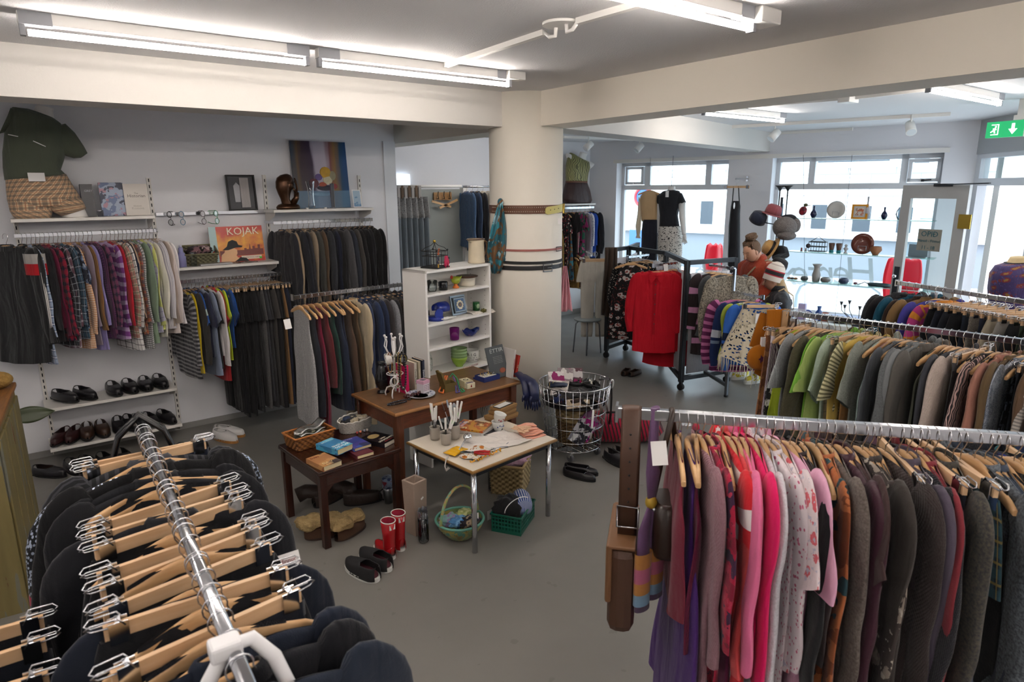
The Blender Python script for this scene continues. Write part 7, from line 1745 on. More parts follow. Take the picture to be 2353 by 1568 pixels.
for k,(c_,x,y,lb)in enumerate(((['#7aa0a0','#8c7ca0','#b0a8b4'],-.05,.03,'mint and lilac scarf bundled in the round basket'),(['#a4ac6c','#b8bc84','#8c9858'],.05,.03,'pale green cloth bundled in the round basket'),(['#4c80b0','#6c9cc4','#2c5c90'],-.02,-.02,'blue cloth bundled in the round basket'),(['#17131c','#8c7c64','#2c2034'],.03,-.06,'dark patterned scarf at the front of the round basket'))):
 lump('scarf_bundle',lb,'scarf',p+Vector((x,y,.115)),(.065,.05,.035),cloth('patchy',c_,.7,1.2),k+20,.4,'bundles in the round basket')
one('price_tag',MB().box((0,0,0),(.04,.002,.05),rz=wrz),M_GREEN if False else M_CARD,'white tag lying inside the round basket','price tag',p+Vector((.06,-.09,.145)))
# green plastic crate
p=oz(1195,1212);p.z=0;crz=wrz+.45;t=thing('plastic_basket','dark green perforated plastic basket on the floor','basket',p+wy*.06,crz);M_GP=mat('green_plastic','#0e5a48',.35)
f=MB();W_,D_,H2=.26,.19,.12
for(c,nx,L_,yy)in(((0,-D_/2,0),0,W_,0),((0,D_/2,0),0,W_,0),((-W_/2,0,0),0,D_,PI/2),((W_/2,0,0),0,D_,PI/2)):
 M_=Matrix.Rotation(yy,3,'Z')
 for k in range(5):f.box(Vector(c)+Vector((0,0,(.012,.045,.07,.095,.115)[k])),(L_,.004,(.024,.010,.008,.008,.014)[k]),rz=yy)
 n=int(L_/.02)
 for k in range(n+1):f.box(Vector(c)+M_@Vector((-L_/2+L_*k/n,0,.06)),(.007,.004,.12),rz=yy)
f.box((0,0,.004),(W_,D_,.008));part('side_grille',f,M_GP,t);part('rim',MB().tube([(-W_/2-.006,-D_/2-.006,.12),(W_/2+.006,-D_/2-.006,.12),(W_/2+.006,D_/2+.006,.12),(-W_/2-.006,D_/2+.006,.12)],.007,6,closed=True),M_GP,t)
pp=p+wy*.06
lump('swimwear','black swimwear with white dotted edge heaped in the green basket','clothes',pp+Vector((-.04,.01,.12)),(.10,.085,.085),cloth('plain',['#111114'],.7),31,.25)
one('white_piping',MB().tube([(-.095+.11*(1-math.cos(a)),-.05,.17+.06*math.sin(a))for a in[PI*i/20 for i in range(21)]],.003,6),M_CARD,'white beaded edging curving over the black swimwear','trim',pp+Vector((-.04,-.02,-.02)),wrz)
f=MB();f.lathe([(.0,-.09),(.05,-.09),(.06,-.04),(.062,.04),(.05,.085),(.035,.088),(.03,.08),(.018,.083),(0,.082)],(0,0,0),28,rot=Matrix.Rotation(R(90),3,'Y'));f.uv=[[(math.atan2(f.v[i][1],f.v[i][2])*.06,f.v[i][0])for i in fc]for fc in f.f]
one('rolled_top',f,cloth('vstripe',['#2c4a8c','#c4c8d4'],.8,1.4),'blue and white striped top rolled up in the green basket','clothes',pp+Vector((.07,-.0,.135)),crz+.5)
one('price_tag',MB().box((0,0,0),(.045,.002,.065),rz=wrz),M_CARD,'white tag hanging left of the green basket','price tag',oz(1126,1195)+Vector((0,0,.035)))
# pale wicker square basket
p=oz(1205,1140);p.z=0;t=thing('wicker_box','pale square wicker box with soft pink fur under the table','basket',p+wy*.16+wx*.02,wrz+.55)
part('weave',basket_mb(.135,.12,.22,1.1,n=56,m=12,wob=.0035,square=True),weave_mat('pale_wicker_weave','#5e4c2c','#b59e70',130,170),t);part('rim',MB().tube(rim_pts(.138,.123,.222,square=True),.010,8,closed=True),mat('pale_wicker','#a18a5e',.7),t)
lump('pink_fur_collar','pale pink fleecy scarf spilling over the wicker box','scarf',p+wy*.15+Vector((.02,-.02,.235)),(.125,.085,.05),cloth('heather',['#b48ca4','#cfacc0'],.95),33,.35)
lump('fur_collar','brown fur collar at the back of the wicker box','fur',p+wy*.2+Vector((.03,.0,.275)),(.09,.05,.045),cloth('heather',['#4c3a24','#8c744c'],.95),34,.35)
one('price_tag',MB().box((0,0,0),(.055,.002,.06),rz=wrz,rot=Matrix.Rotation(R(-12),3,'Y')),M_CARD,'white tag pinned to the fur in the wicker box','price tag',p+wy*.05+Vector((-.01,0,.29)))
# thermos, glove, fur boots, brown boots under the dark table
p=oz(893,1155);t=thing('travel_mug','steel and blue travel mug under the dark table','mug',p);part('steel_body',MB().lathe([(.0,0),(.028,0),(.034,.09),(.036,.115)],n=24),M_STEEL,t);part('printed_cup',MB().lathe([(.037,.115),(.04,.185),(.036,.19),(0,.19)],n=24),cloth('patchy',['#3c4c78','#8c9cb8','#8c2c3c'],.3,1.5),t);part('handle',MB().tube([(-.036,0,.11),(-.06,0,.10),(-.06,0,.05),(-.035,0,.03)],.005,8),M_BLACK,t)
def furboot(lb,x,y,ang_):
 p=oz(x,y);t=thing('fur_boot',lb,'boot',p,ang_,'fur lined boots');M_=mat('tan_suede','#4e3423',.85);fur=mat('cream_fur','#a38a5e',.95,vary=.3,vscale=60,bump=1.0,bscale=120)
 part('foot',upper_mb(.24,.1,.085,.06,.9,.91),M_,t);part('sole',sole_mb(.245,.1,.014),mat('dark_brown_sole','#33211a',.6),t)
 for nm_,c,r_ in(('fur_cuff',(.04,0,.105),(.085,.075,.04)),('folded_fur',(.155,.015,.095),(.085,.07,.035))):
  f=MB();f.ball((0,0,0),1.0,24,16);q=[]
  for v in f.v:
   v=Vector(v);k=1+.14*math.sin(5*v.x+3*v.y+ang_*5)+.1*math.sin(9*v.y-4*v.z)-.25*math.exp(-((v.x*1.1)**2+(v.y*2.2)**2)*3)*(v.z>0);q.append((c[0]+v.x*r_[0]*k,c[1]+v.y*r_[1]*k,c[2]+v.z*r_[2]*k))
  f.v=q;part(nm_,f,fur,t,label='cream fur')
furboot('tan fur lined boot between the dark table legs, left one',700,1238,-.35);furboot('tan fur lined boot right of the near table leg',772,1245,.35)
for k,(x,y,a_)in enumerate(((722,1168,.3),(790,1160,-.35))):
 p=oz(x,y);t=thing('boot',('dark brown leather boot lying at back left under the table','dark brown leather boot flopped at back right under the table')[k],'boot',p,a_,'brown leather boots');M_=mat('dark_brown_hide','#2a1d17',.5,bump=.5,bscale=30)
 part('foot',upper_mb(.26,.1,.08,.06,.9,.91),M_,t);part('sole',sole_mb(.262,.1,.012),M_BS,t);f=MB();f.tube([(.05,0,.05),(.04,.02,.10),(-.01,.06,.11),(-.06,.09,.09)],[.05,.052,.05,.052],16,cap=False,flat=.8);solid(part('shaft',f,M_,t),.004)
one('cable',MB().tube([(0,0,.004),(.05,.03,.004),(.1,.03,.004),(.14,.0,.004),(.16,-.03,.004)],.004,6),M_BLACK,'thin black lead on the floor under the dark table','cord',oz(800,1160))
# ================================================================== WIRE BASKET
bc=oz(1320,1075);bc=bc+Vector((bc.x,bc.y,0)).normalized()*.02;bc.z=0
BC=Vector((oz(1318,1040).x,oz(1318,1040).y,0));rT,rB,z0_,z1_=.285,.215,.085,.60
t=thing('wire_basket','tall round chrome wire basket on castors full of belts','basket',BC);f=MB()
def br(z):return rB+(rT-rB)*(z-z0_)/(z1_-z0_)
for k in range(32):a=2*PI*k/32;f.cyl((br(z0_)*math.cos(a),br(z0_)*math.sin(a),z0_),(br(z1_)*math.cos(a),br(z1_)*math.sin(a),z1_),.0022,n=6)
part('wires',f,M_CHROME,t)
for z in(z0_,.16,.27,.38,.485,z1_):part('hoop',MB().tube([(br(z)*math.cos(a),br(z)*math.sin(a),z)for a in[2*PI*i/48 for i in range(48)]],.0035 if z<.59 else .005,6,closed=True),M_CHROME,t)
f=MB()
for k in range(8):q=-.2+.4*k/7;w=math.sqrt(max(.001,rB**2-q*q));f.cyl((q,-w,z0_),(q,w,z0_),.002,n=6)
f.box((0,0,z0_-.012),(.03,.4,.012));f.box((0,0,z0_-.012),(.4,.03,.012));part('floor_grid',f,M_CHROME,t)
for a in(40,130,220,310):
 c_,s_2=math.cos(R(a))*.19,math.sin(R(a))*.19;g=MB();g.cyl((c_-.012,s_2,.03),(c_+.012,s_2,.03),.03,n=20);part('castor_wheel',g,mat('grey_rubber','#55565a',.5),t);part('castor_fork',MB().box((c_,s_2,.06),(.034,.03,.05)),M_CHROME,t)
def inb(x,y,z):return BC+Vector((x,y,z))
G_='things heaped in the wire basket'
t=thing('wicker_pot','round brown wicker basket standing inside the wire basket','basket',inb(.03,.02,z0_+.006));part('weave',basket_mb(.155,.155,.32,1.15,n=56,m=16),weave_mat('brown_wicker_weave','#35240f','#7d5f38',150,230),t);part('rim',MB().tube(rim_pts(.158,.158,.322,48),.008,8,closed=True),mat('brown_wicker_rim','#7d6038',.7),t)
part('light_band',MB().lathe([(.1575,.2),(.1625,.3)],n=40,cap=False),weave_mat('pale_wicker_weave','#5e4c2c','#b59e70',130,170),t)
one('wire_tray',MB().cyl((0,0,0),(0,0,.004),.262,n=40),mat('dark_mesh','#2a2a2c',.5,.6),'flat dark tray carrying the belts inside the wire basket','tray',inb(0,0,.445))
for k,(x,y,r_,sc_,lb)in enumerate(((-.03,-.02,.11,.6,'coiled black plaited belt on top of the heap'),(.08,.06,.10,1,'wide black belt coiled at the back of the heap'),(.10,-.08,.07,.8,'black leather belt coiled at the right of the heap'),(-.10,-.10,.09,.7,'dark brown belt coiled at the front left'),(.02,-.14,.08,.8,'grey elastic belt looped at the front'),(-.12,.06,.08,.8,'navy belt coiled at the left of the heap'),(.02,.12,.09,1,'shiny black belt standing at the back'))):
 f=MB()
 for q in range(4):rq=r_-.012*q;f.tube([(rq*math.cos(a),rq*math.sin(a),.02+.008*math.sin(2*a+q+k))for a in[2*PI*i/36 for i in range(33)]],.016,6,flat=.16,up=(0,0,1))
 o=one('belt',f,mat('belt%d'%k,('#131315','#17171a','#101012','#2e1f18','#4b4b50','#1c2740','#1a1a1c')[k],.35 if k!=4 else .7),lb,'belt',inb(x,y,.50+.03*(k%3)),.6*k,G_);o.rotation_euler=(R(12*(k%3-1)),R(10*((k+1)%3-1)),.6*k)
 part('buckle',MB().tube([(r_-.01,-.02,.0),(r_-.01,-.02,.045),(r_-.015,.02,.045),(r_-.015,.02,.0)],.003,6,closed=True),(M_STEEL,M_GOLD)[k%2],o)
lump('belt_heap','tangle of black belts filling the top of the wire basket','belts',inb(0,0,.50),(.22,.22,.06),cloth('patchy',['#111113','#1c1a1c','#2a2320','#3c3a3c'],.4,2.0),40,.35)
lump('stocking_bundle','blue and red patterned stockings bundled at the left of the basket','stockings',inb(-.18,-.03,.50),(.06,.05,.04),cloth('patchy',['#1c2c5c','#141a30','#5c2030'],.5,1.6),41,.4)
for k,(x,y,z,rx,rz_,w,h,c_,lb)in enumerate(((-.05,.16,.57,62,-.5,.13,.17,['#8c2060','#d8d4d2','#3a3038','#a8a0a4'],'pink and white tights packet leaning at the left back'),(.02,.14,.59,70,-.9,.13,.17,['#d4d0cc','#8c8084','#2a2428','#b87090'],'white tights packet leaning in the middle back'),(.13,.15,.58,75,-.6,.14,.15,['#ccc8c8','#5c4048','#2c2c30','#a02868'],'white printed tights packet at the right back'),(-.14,.02,.565,35,-.9,.13,.15,['#cfcac4','#b0aaa6','#3a3a3c','#5c5860'],'pale packet lying at the left of the heap'),(-.12,-.17,.49,78,-.35,.19,.07,['#c9b9a0','#b8a68c','#8c7c64','#d4c8b4'],'cream tights box lying at the front left'),(.14,-.02,.55,30,.2,.12,.09,['#c4bcac','#5c5448','#17171a','#a89c88'],'cream card packet at the right of the heap'))):
 o=one('tights_packet',MB().box((0,0,0),(w,h,.014)),cloth('patchy',['#'+q.lstrip('#')for q in c_],.35,.9,bump=.02),lb,'packet',inb(x,y,z),rz_,'tights packets in the wire basket');o.rotation_euler=(R(rx),0,rz_)
for k,(x,y,z,rz_,lb)in enumerate(((-.06,-.19,.24,-.9,'black and white tights packet caught low in the wire basket'),(.0,-.185,.26,-.5,'magenta and white tights packet low in the wire basket'),(.06,-.17,.30,-.3,'mauve film packet low in the wire basket'))):
 o=one('tights_packet',MB().box((0,0,0),(.13,.012,.18)),cloth('patchy',(['#c4c4cc','#2c2c34','#8c8c98','#f0f0f4'],['#cfcfd8','#a02478','#54306c','#e8e8ee'],['#7c4c74','#8c6484','#5c3454','#a88ca4'])[k],.25,.8,bump=.02),lb,'packet',inb(x-.04,y+.01,z),0,'tights packets in the wire basket');o.rotation_euler=(0,R(28-62*(k==2)),rz_)
 # things hanging over the rim
a_=R(-25);e_=Vector((math.cos(a_),math.sin(a_),0));f=MB();f.tube([e_*.20+Vector((0,0,.60)),e_*.285+Vector((0,0,.617)),e_*.305+Vector((0,0,.58)),e_*.312+Vector((0,0,.45)),e_*.31+Vector((0,0,.33)),e_*.30+Vector((0,0,.22))],.024,8,flat=.12,up=(-e_.y,e_.x,0));one('belt',f,M_BL,'black punched belt hanging down outside the right of the basket','belt',BC,0,G_)
f=MB();f.lathe([(.028,-.006),(.038,-.006),(.038,.006),(.028,.006)],n=24,cap=False,rot=Matrix.Rotation(R(90),3,'X'));one('tape_roll',f,M_CARD,'white coiled strap hanging at the right rim of the basket','strap',BC+e_*.31+Vector((0,0,.56)),.4)
a_=R(-100);e_=Vector((math.cos(a_),math.sin(a_),0));f=MB();f.tube([e_*.235+Vector((0,0,.46)),e_*.268+Vector((0,0,.44)),e_*.255+Vector((0,0,.3)),e_*.235+Vector((0,0,.2))],.010,8,flat=.2,up=(-e_.y,e_.x,0));one('ribbon',f,M_CARD,'white strap dangling down the front of the wire basket','strap',BC)
for k,(aa,c_,lb)in enumerate(((-85,'#5c4a40','brown studded belt end poking out at the front'),(-68,'#4a3830','brown woven belt end poking out at the right front'))):
 a_=R(aa);e_=Vector((math.cos(a_),math.sin(a_),0));f=MB();f.tube([e_*.18+Vector((0,0,.50)),e_*.262+Vector((0,0,.49)),e_*.275+Vector((0,0,.45)),e_*.27+Vector((.02,0,.40))],.016,8,flat=.2,up=(-e_.y,e_.x,0));one('belt',f,mat('bb'+c_,c_,.5,bump=.4,bscale=60),lb,'belt',BC,0,G_)
 # striped bag on the floor
def bag():
 p=oz(1425,1030);p+=Vector((p.x,p.y,0)).normalized()*.18;p.z=0;f=MB();rs=[];uv=[]
 for j in range(17):
  v=j/16;x=-.34+.68*v;k=(1-abs(2*v-1)**4)**.5 if 0<v<1 else .35;k=max(k,.35)
  rs.append([Vector((x+.02*math.sin(a*2),.15*k*sg(math.cos(a),.8),.125+.125*k*sg(math.sin(a),.8)+.012*math.sin(9*v)*max(0,math.sin(a))))for a in[2*PI*i/24 for i in range(24)]]);uv.append([(x,i*.03)for i in range(25)])
 f.rings(rs,uvs=uv,cap0=True,cap1=True);fab=cloth('vstripe',['#a81e3c','#3a2a2c'],.75,.75)
 t=thing('striped_bag','large raspberry pink bag with dark stripes behind the basket','bag',p,yaw_of(_r));part('body',f,fab,t);part('zip',MB().tube([(-.25,-.02,.245),(0,-.02,.258),(.25,-.02,.245)],.006,6,flat=.5),M_BLACK,t)
 part('handle',MB().tube([(-.16,-.02,.25),(-.12,-.06,.27),(-.02,-.07,.275),(.06,-.04,.26)],.009,8),M_BLACK,t);part('end_panel',MB().ball((-.335,0,.12),(.02,.09,.09),14,10),M_BLACK,t)
bag()
# pale cloth under the wooden table
drape('cloth','pale cloth hanging in shade beneath the back of the wooden table','cloth',oz(1108,930,.45),oz(1108,930,.45)-Vector((0,0,.1)),.07,.01,cloth('plain',['#a8a49c'],.8),.004)
# ================================================================== PAINTED CUPBOARD AT THE LEFT
def cupboard():
 zt=.98;e1=oz(30,885,zt);e2=oz(2,954,zt);dv=(e1-e2)
 t=thing('cupboard','worn olive green painted wooden cupboard at the left edge','cupboard',(e1.x,e1.y,0),yaw_of(dv))
 m=bpy.data.materials.new('worn_green_paint');m.use_nodes=True;g=NG(m);b=g.N['Principled BSDF'];L=g.t.links;tc=g.N.new('ShaderNodeTexCoord');mp=g.N.new('ShaderNodeMapping');mp.inputs['Scale'].default_value=(6,6,.7);L.new(tc.outputs['Object'],mp.inputs[0])
 n=g.N.new('ShaderNodeTexNoise');n.inputs['Scale'].default_value=3;n.inputs['Detail'].default_value=7;L.new(mp.outputs[0],n.inputs['Vector']);c=g.mix(n.outputs['Fac'],lin('#5d5430'),lin('#84764a'));c=g.mix(g.math('GREATER_THAN',n.outputs['Fac'],.60),c,lin('#6c6c60'));c=g.mix(g.math('LESS_THAN',n.outputs['Fac'],.34),c,lin('#5a3c20'));L.new(c,b.inputs['Base Color']);b.inputs['Roughness'].default_value=.55
 W_,D_=.9,.45
 part('carcass',MB().box((-W_/2,D_/2,zt/2-.01),(W_,D_,zt-.02)),m,t);part('top',MB().box((-W_/2,D_/2,zt),(W_+.03,D_+.03,.028)),wood_mat('cupboard_top','#6b4420','#8c5e30',.5),t,bevel=.006)
 for k in range(4):part('door_panel',MB().box((-.115-.22*k,-.006,zt/2),(.2,.014,zt-.12)),m,t,bevel=.005)
 one('straw_bundle',MB().ball((0,0,0),(.08,.07,.05),16,10),mat('straw','#8c6c34',.9,vary=.4,vscale=50,bump=1,bscale=80),'bundle of straw things on the cupboard, cut by the frame','straw',oz(-4,900,zt)+Vector((0,0,.065)))
cupboard()
# leaf of a potted plant behind the cupboard
f=MB();f.sheet(lambda u,v:(u*.26,(v-.5)*.11*math.sin(PI*min(1,u*.93+.07)),-.02*u*u+.015*abs(v-.5)),20,6);p=oy(42,958,5.2);t=thing('potted_plant','potted plant behind the cupboard showing one dark pointed leaf','plant',(p.x-.12,p.y,0));h=p.z
o=part('leaf',f,mat('dark_leaf','#2f3a1c',.4),t,loc=(.06,0,h));o.rotation_euler=(R(70),0,0);solid(o,.002);part('stem',MB().tube([(0,0,.15),(.02,0,h*.6),(.06,0,h)],.008,8),mat('plant_stem','#3c3a22',.6),t);part('pot',MB().lathe([(.0,0),(.07,0),(.09,.15),(.08,.15),(.07,.13),(0,.13)],n=24),mat('terracotta','#7c4630',.8),t)
# ================================================================== MANNEQUINS AND HANGING DISPLAY PIECES
def plane(P0,n):
 P0,n=Vector(P0),Vector(n)
 def f(x,y):d=ray(x,y);return EYE+d*((P0-EYE).dot(n)/d.dot(n))
 return f
def loft(rows,pf,n,mb=None,nu=20,cap=(True,True),power=.85,sub=3):
 """rows of (left pixel, right pixel, half depth): outline measured on plane pf, given real depth along n"""
 mb=mb or MB();R_=[(pf(*l),pf(*r),d)for l,r,d in rows];rs=[]
 for i in range(len(R_)-1):
  for k in range(sub if i<len(R_)-2 else sub+1):
   t=k/sub;a,b=R_[i],R_[i+1];L=a[0].lerp(b[0],t);Rr=a[1].lerp(b[1],t);d=a[2]+(b[2]-a[2])*t
   c,h=(L+Rr)/2,(Rr-L)/2
   rs.append([c+h*sg(math.cos(q),power)+n*(d*sg(math.sin(q),power))for q in[2*PI*j/nu for j in range(nu)]])
 uv=[];ln=0
 for j,r in enumerate(rs):
  if j:ln+=(rs[j][0]-rs[j-1][0]).length
  w=(r[0]-r[nu//2]).length;uv.append([(i/nu*2*w,ln)for i in range(nu+1)])
 mb.rings(rs,uvs=uv,cap0=cap[0],cap1=cap[1]);return mb
M_MANN=mat('mannequin_white','#d9d6d2',.45)
pf=plane((0,6.05,0),(0,1,0));Yn=Vector((0,1,0));base=oy(105,503,6.05)
t=thing('mannequin','white torso mannequin in dark green t-shirt and checked shorts on shelf','mannequin',(base.x,6.05,1.906))
attach('neck',loft([((70,275),(128,283),.05),((76,258),(124,268),.045),((80,246),(122,256),.04),((84,240),(124,251),.035)],pf,Yn),M_MANN,t)
sh=attach('t_shirt',loft([((10,414),(152,402),.10),((6,385),(140,390),.105),((5,350),(146,372),.11),((10,305),(155,335),.115),((18,270),(152,305),.105),((28,246),(140,284),.08),((62,250),(124,272),.05)],pf,Yn),cloth('plain',['#52584b'],.9),t,label='dark green t-shirt')
attach('sleeve',loft([((118,292),(112,350),.07),((150,284),(130,352),.075),((172,305),(150,358),.07),((192,335),(170,364),.055),((201,352),(186,363),.045)],pf,Yn),cloth('plain',['#52584b'],.9),sh)
attach('sleeve',loft([((40,250),(30,300),.06),((24,248),(8,305),.06),((16,270),(-2,308),.05)],pf,Yn),cloth('plain',['#52584b'],.9),sh)
fabS=cloth('plaid',['#dcc09a','#4c4448','#9c6a50'],.85,1.6)
so=attach('shorts',loft([((12,408),(152,400),.095),((13,430),(165,422),.11),((16,460),(184,452),.115),((22,478),(190,470),.10)],pf,Yn),fabS,t,label='beige checked shorts')
attach('leg_opening',loft([((18,465),(118,462),.10),((22,485),(122,480),.10),((34,503),(118,502),.085)],pf,Yn),fabS,so);attach('leg_opening',loft([((88,462),(186,455),.10),((104,478),(194,468),.10),((140,497),(198,479),.085)],pf,Yn),fabS,so)
attach('thigh',loft([((118,478),(190,470),.07),((138,495),(198,486),.075),((146,500),(204,499),.075)],pf,Yn),M_MANN,t)
f=MB();yf=6.05-.118
for a,b in(((18,309),(42,314)),((76,324),(105,337))):f.tube([oy(*a,yf),oy(*b,yf)],.003,6)
attach('printed_line',f,M_CARD,sh);attach('price_tag',MB().box(oy(84,407,6.05-.122),(.10,.002,.06)),M_CARD,t)
# torso on the far shelf
pf=plane((0,7.95,0),(0,1,0));base=oy(1326,466,7.95)
t=thing('mannequin','white torso mannequin in olive print top and brown satin shorts','mannequin',(base.x,7.95,1.851))
attach('neck',loft([((1326,368),(1346,370),.05),((1331,357),(1345,361),.045),((1334,349),(1349,354),.04)],pf,Yn),M_MANN,t);attach('shoulder',loft([((1303,352),(1310,375),.05),((1335,362),(1338,390),.06),((1358,372),(1350,392),.045),((1364,376),(1358,386),.03)],pf,Yn),M_MANN,t)
attach('top',loft([((1303,419),(1347,419),.10),((1302,398),(1349,400),.11),((1303,380),(1353,386),.115),((1306,360),(1352,374),.09),((1310,351),(1330,364),.05)],pf,Yn),cloth('zebra',['#8f8c5c','#5c5a3c'],.5,1.3),t,label='olive patterned top');attach('shorts',loft([((1303,416),(1346,417),.10),((1298,438),(1353,440),.13),((1294,458),(1357,460),.14),((1298,467),(1354,467),.13)],pf,Yn),cloth('plain',['#33201f'],.35),t,label='brown satin shorts');attach('belt',loft([((1302,416),(1347,417),.106),((1302,420),(1347,421),.106)],pf,Yn,sub=1),mat('tan_belt_leather','#5c3620',.5),t)
# window mannequin
WP=wp(0,0,-.32);pf=plane(WP,WN)
base=ow(1543,640,-.32);zb_=SILL
t=thing('mannequin','white window mannequin in black t-shirt and black white skirt','mannequin',(base.x,base.y,zb_))
attach('neck',loft([((1530,446),(1555,446),.06),((1536,436),(1551,436),.05),((1537,429),(1550,428),.045)],pf,WN),M_MANN,t)
o=attach('t_shirt',loft([((1517,524),(1560,522),.11),((1518,495),(1556,495),.10),((1515,465),(1562,466),.12),((1514,450),(1566,450),.11),((1524,440),(1560,439),.07),((1534,437),(1552,437),.05)],pf,WN),cloth('plain',['#1d1d22'],.85),t,label='black t-shirt')
attach('sleeve',loft([((1555,440),(1552,470),.06),((1566,444),(1556,472),.06),((1575,464),(1567,470),.05)],pf,WN),cloth('plain',['#1d1d22'],.85),o);attach('sleeve',loft([((1520,443),(1522,465),.06),((1513,448),(1516,470),.06),((1511,462),(1516,471),.05)],pf,WN),cloth('plain',['#1d1d22'],.85),o)
attach('price_tag',MB().box(ow(1533,446,-.45),(.05,.003,.09),rz=yw),M_CARD,o)
attach('arm',MB().tube([ow(1567,466,-.32),ow(1568,500,-.36),ow(1571,530,-.42),ow(1572,540,-.44)],[.05,.045,.034,.028],14),M_MANN,t);hd=ow(1573,546,-.45);attach('hand',MB().ball(hd,(.02,.035,.045),12,8),M_MANN,t)
for k in range(5):q=hd+WD*(-.022+.011*k)+Vector((0,0,-.03));attach('finger' if k else 'thumb',MB().tube([q,q+WD*.006*(k-1)+Vector((0,0,-.035)),q+WD*.01*(k-1)-WN*.015+Vector((0,0,-.07+.012*abs(k-2)))],[.009,.008,.005],8),M_MANN,t)
attach('arm',MB().tube([ow(1517,468,-.32),ow(1516,500,-.30),ow(1515,535,-.34)],[.045,.04,.03],12),M_MANN,t)
attach('skirt',loft([((1517,520),(1562,520),.12),((1514,545),(1566,545),.15),((1514,580),(1565,580),.14),((1516,625),(1562,625),.14)],pf,WN),cloth('dots',['#c4bdb4','#1e1a1c','#2c2628'],.7,.9),t,label='black and white patterned skirt')
f=MB();f.cyl(Vector((base.x,base.y,zb_+.01)),Vector((base.x,base.y,ow(1543,615,-.32).z)),.02);f.cyl(Vector((base.x,base.y,zb_)),Vector((base.x,base.y,zb_+.012)),.15,n=28);attach('stand',f,M_STEEL,t)
one('hanging_wire',MB().cyl(ow(1547,358,-.3),ow(1543,430,-.32),.003),M_DMETAL,'thin wire hanging from the window trim above the mannequin','wire',(0,0,0))
# cream blouse and navy skirt in the window
c0=ow(1493,430,-.30);t=hanger(c0+Vector((0,0,.02)),yw,'wood','wooden hanger with the cream blouse in the first window','hangers in the first window')
bl=tag(link('blouse',loft([((1475,509),(1509,508),.05),((1473,480),(1511,480),.06),((1471,460),(1513,460),.06),((1472,450),(1512,448),.05),((1487,438),(1500,438),.03)],plane(wp(0,0,-.30),WN),WN).xf(Matrix.Translation(-c0)).mesh('blouse',cloth('plain',['#c4a57c'],.5)),None,c0),'cream and tan satin blouse hanging in the first window','blouse')
attach('sleeve',loft([((1468,452),(1476,470),.03),((1466,490),(1474,492),.035),((1461,520),(1472,525),.035),((1463,540),(1470,541),.015),((1461,547),(1472,548),.03)],plane(wp(0,0,-.30),WN),WN),cloth('plain',['#d8cbb0'],.5),bl)
sk=tag(link('skirt',loft([((1478,505),(1510,505),.06),((1476,530),(1511,530),.08),((1475,570),(1511,572),.09),((1477,615),(1507,615),.09)],plane(wp(0,0,-.30),WN),WN).xf(Matrix.Translation(-c0)).mesh('skirt',cloth('plain',['#1b1c28'],.7)),None,c0),'long navy skirt below the cream blouse in the window','skirt')
one('hanging_wire',MB().cyl(ow(1495,362,-.3),ow(1493,428,-.3),.002),M_DMETAL,'thin wire holding the cream blouse hanger','wire',(0,0,0))
# road sign outside
p=ow(1478,453,2.5);o=thing('road_sign','round blue road sign with red rim outside the first window','sign',p);rt=Matrix.Rotation(R(90),3,'X');part('blue_face',MB().cyl((0,0,0),tuple(WN*.02),.17,n=28),mat('sign_blue','#2c5ca8',.5),o);part('red_rim',MB().tube([tuple(WD*(.18*math.cos(a))+Vector((0,0,.18*math.sin(a))))for a in[2*PI*i/28 for i in range(28)]],.03,8,closed=True),mat('sign_red','#b83038',.5),o);part('pole',MB().cyl((.03,0,-.2-p.z+.1),(.03,0,.2),.03),M_STEEL,o)
g=MB().box(tuple(Vector((0,0,ow(1468,548,2.5).z-p.z))+WD*-.1-WN*.02),(.34,.02,.34),rz=yw);part('parking_plate',g,mat('sign_blue','#2c5ca8',.5),o)
# black dress on the pier
pb=ow(1718,411,-.0);t=thing('garment_bracket','chrome garment arm on the pier between the windows','bracket',pb);part('plate',MB().box((-.008,0,0),(.015,.03,.07)),M_CHROME,t);e=ow(1691,411,-.42);part('bar',MB().beam((0,0,0),tuple(e-pb),.014,.02),M_CHROME,t)
c0=ow(1693,424,-.38);hanger(c0+Vector((0,0,.055)),yw,'clip','clip hanger with the long black dress on the pier','hangers in the first window')
dpl=plane(wp(0,0,-.38),WN);f=loft([((1672,640),(1702,640),.06),((1673,580),(1700,580),.06),((1675,520),(1700,520),.055),((1678,490),(1700,490),.05),((1680,474),(1701,474),.045),((1682,462),(1699,462),.03)],dpl,WN).xf(Matrix.Translation(-c0))
o=tag(link('dress',f.mesh('dress',cloth('plain',['#17171b'],.6)),None,c0),'long black strappy dress hanging on the pier','dress')
for a,b in((1684,1686),(1698,1697)):attach('strap',MB().tube([dpl(b+(1 if a>1690 else-1)*0,428),dpl(a,450),dpl(a+(1 if a>1690 else-1),466)],.007,6),M_BLACK,o)
attach('price_tag',MB().ball(ow(1687,473,-.45),(.02,.005,.045),10,8),M_CARD,o)
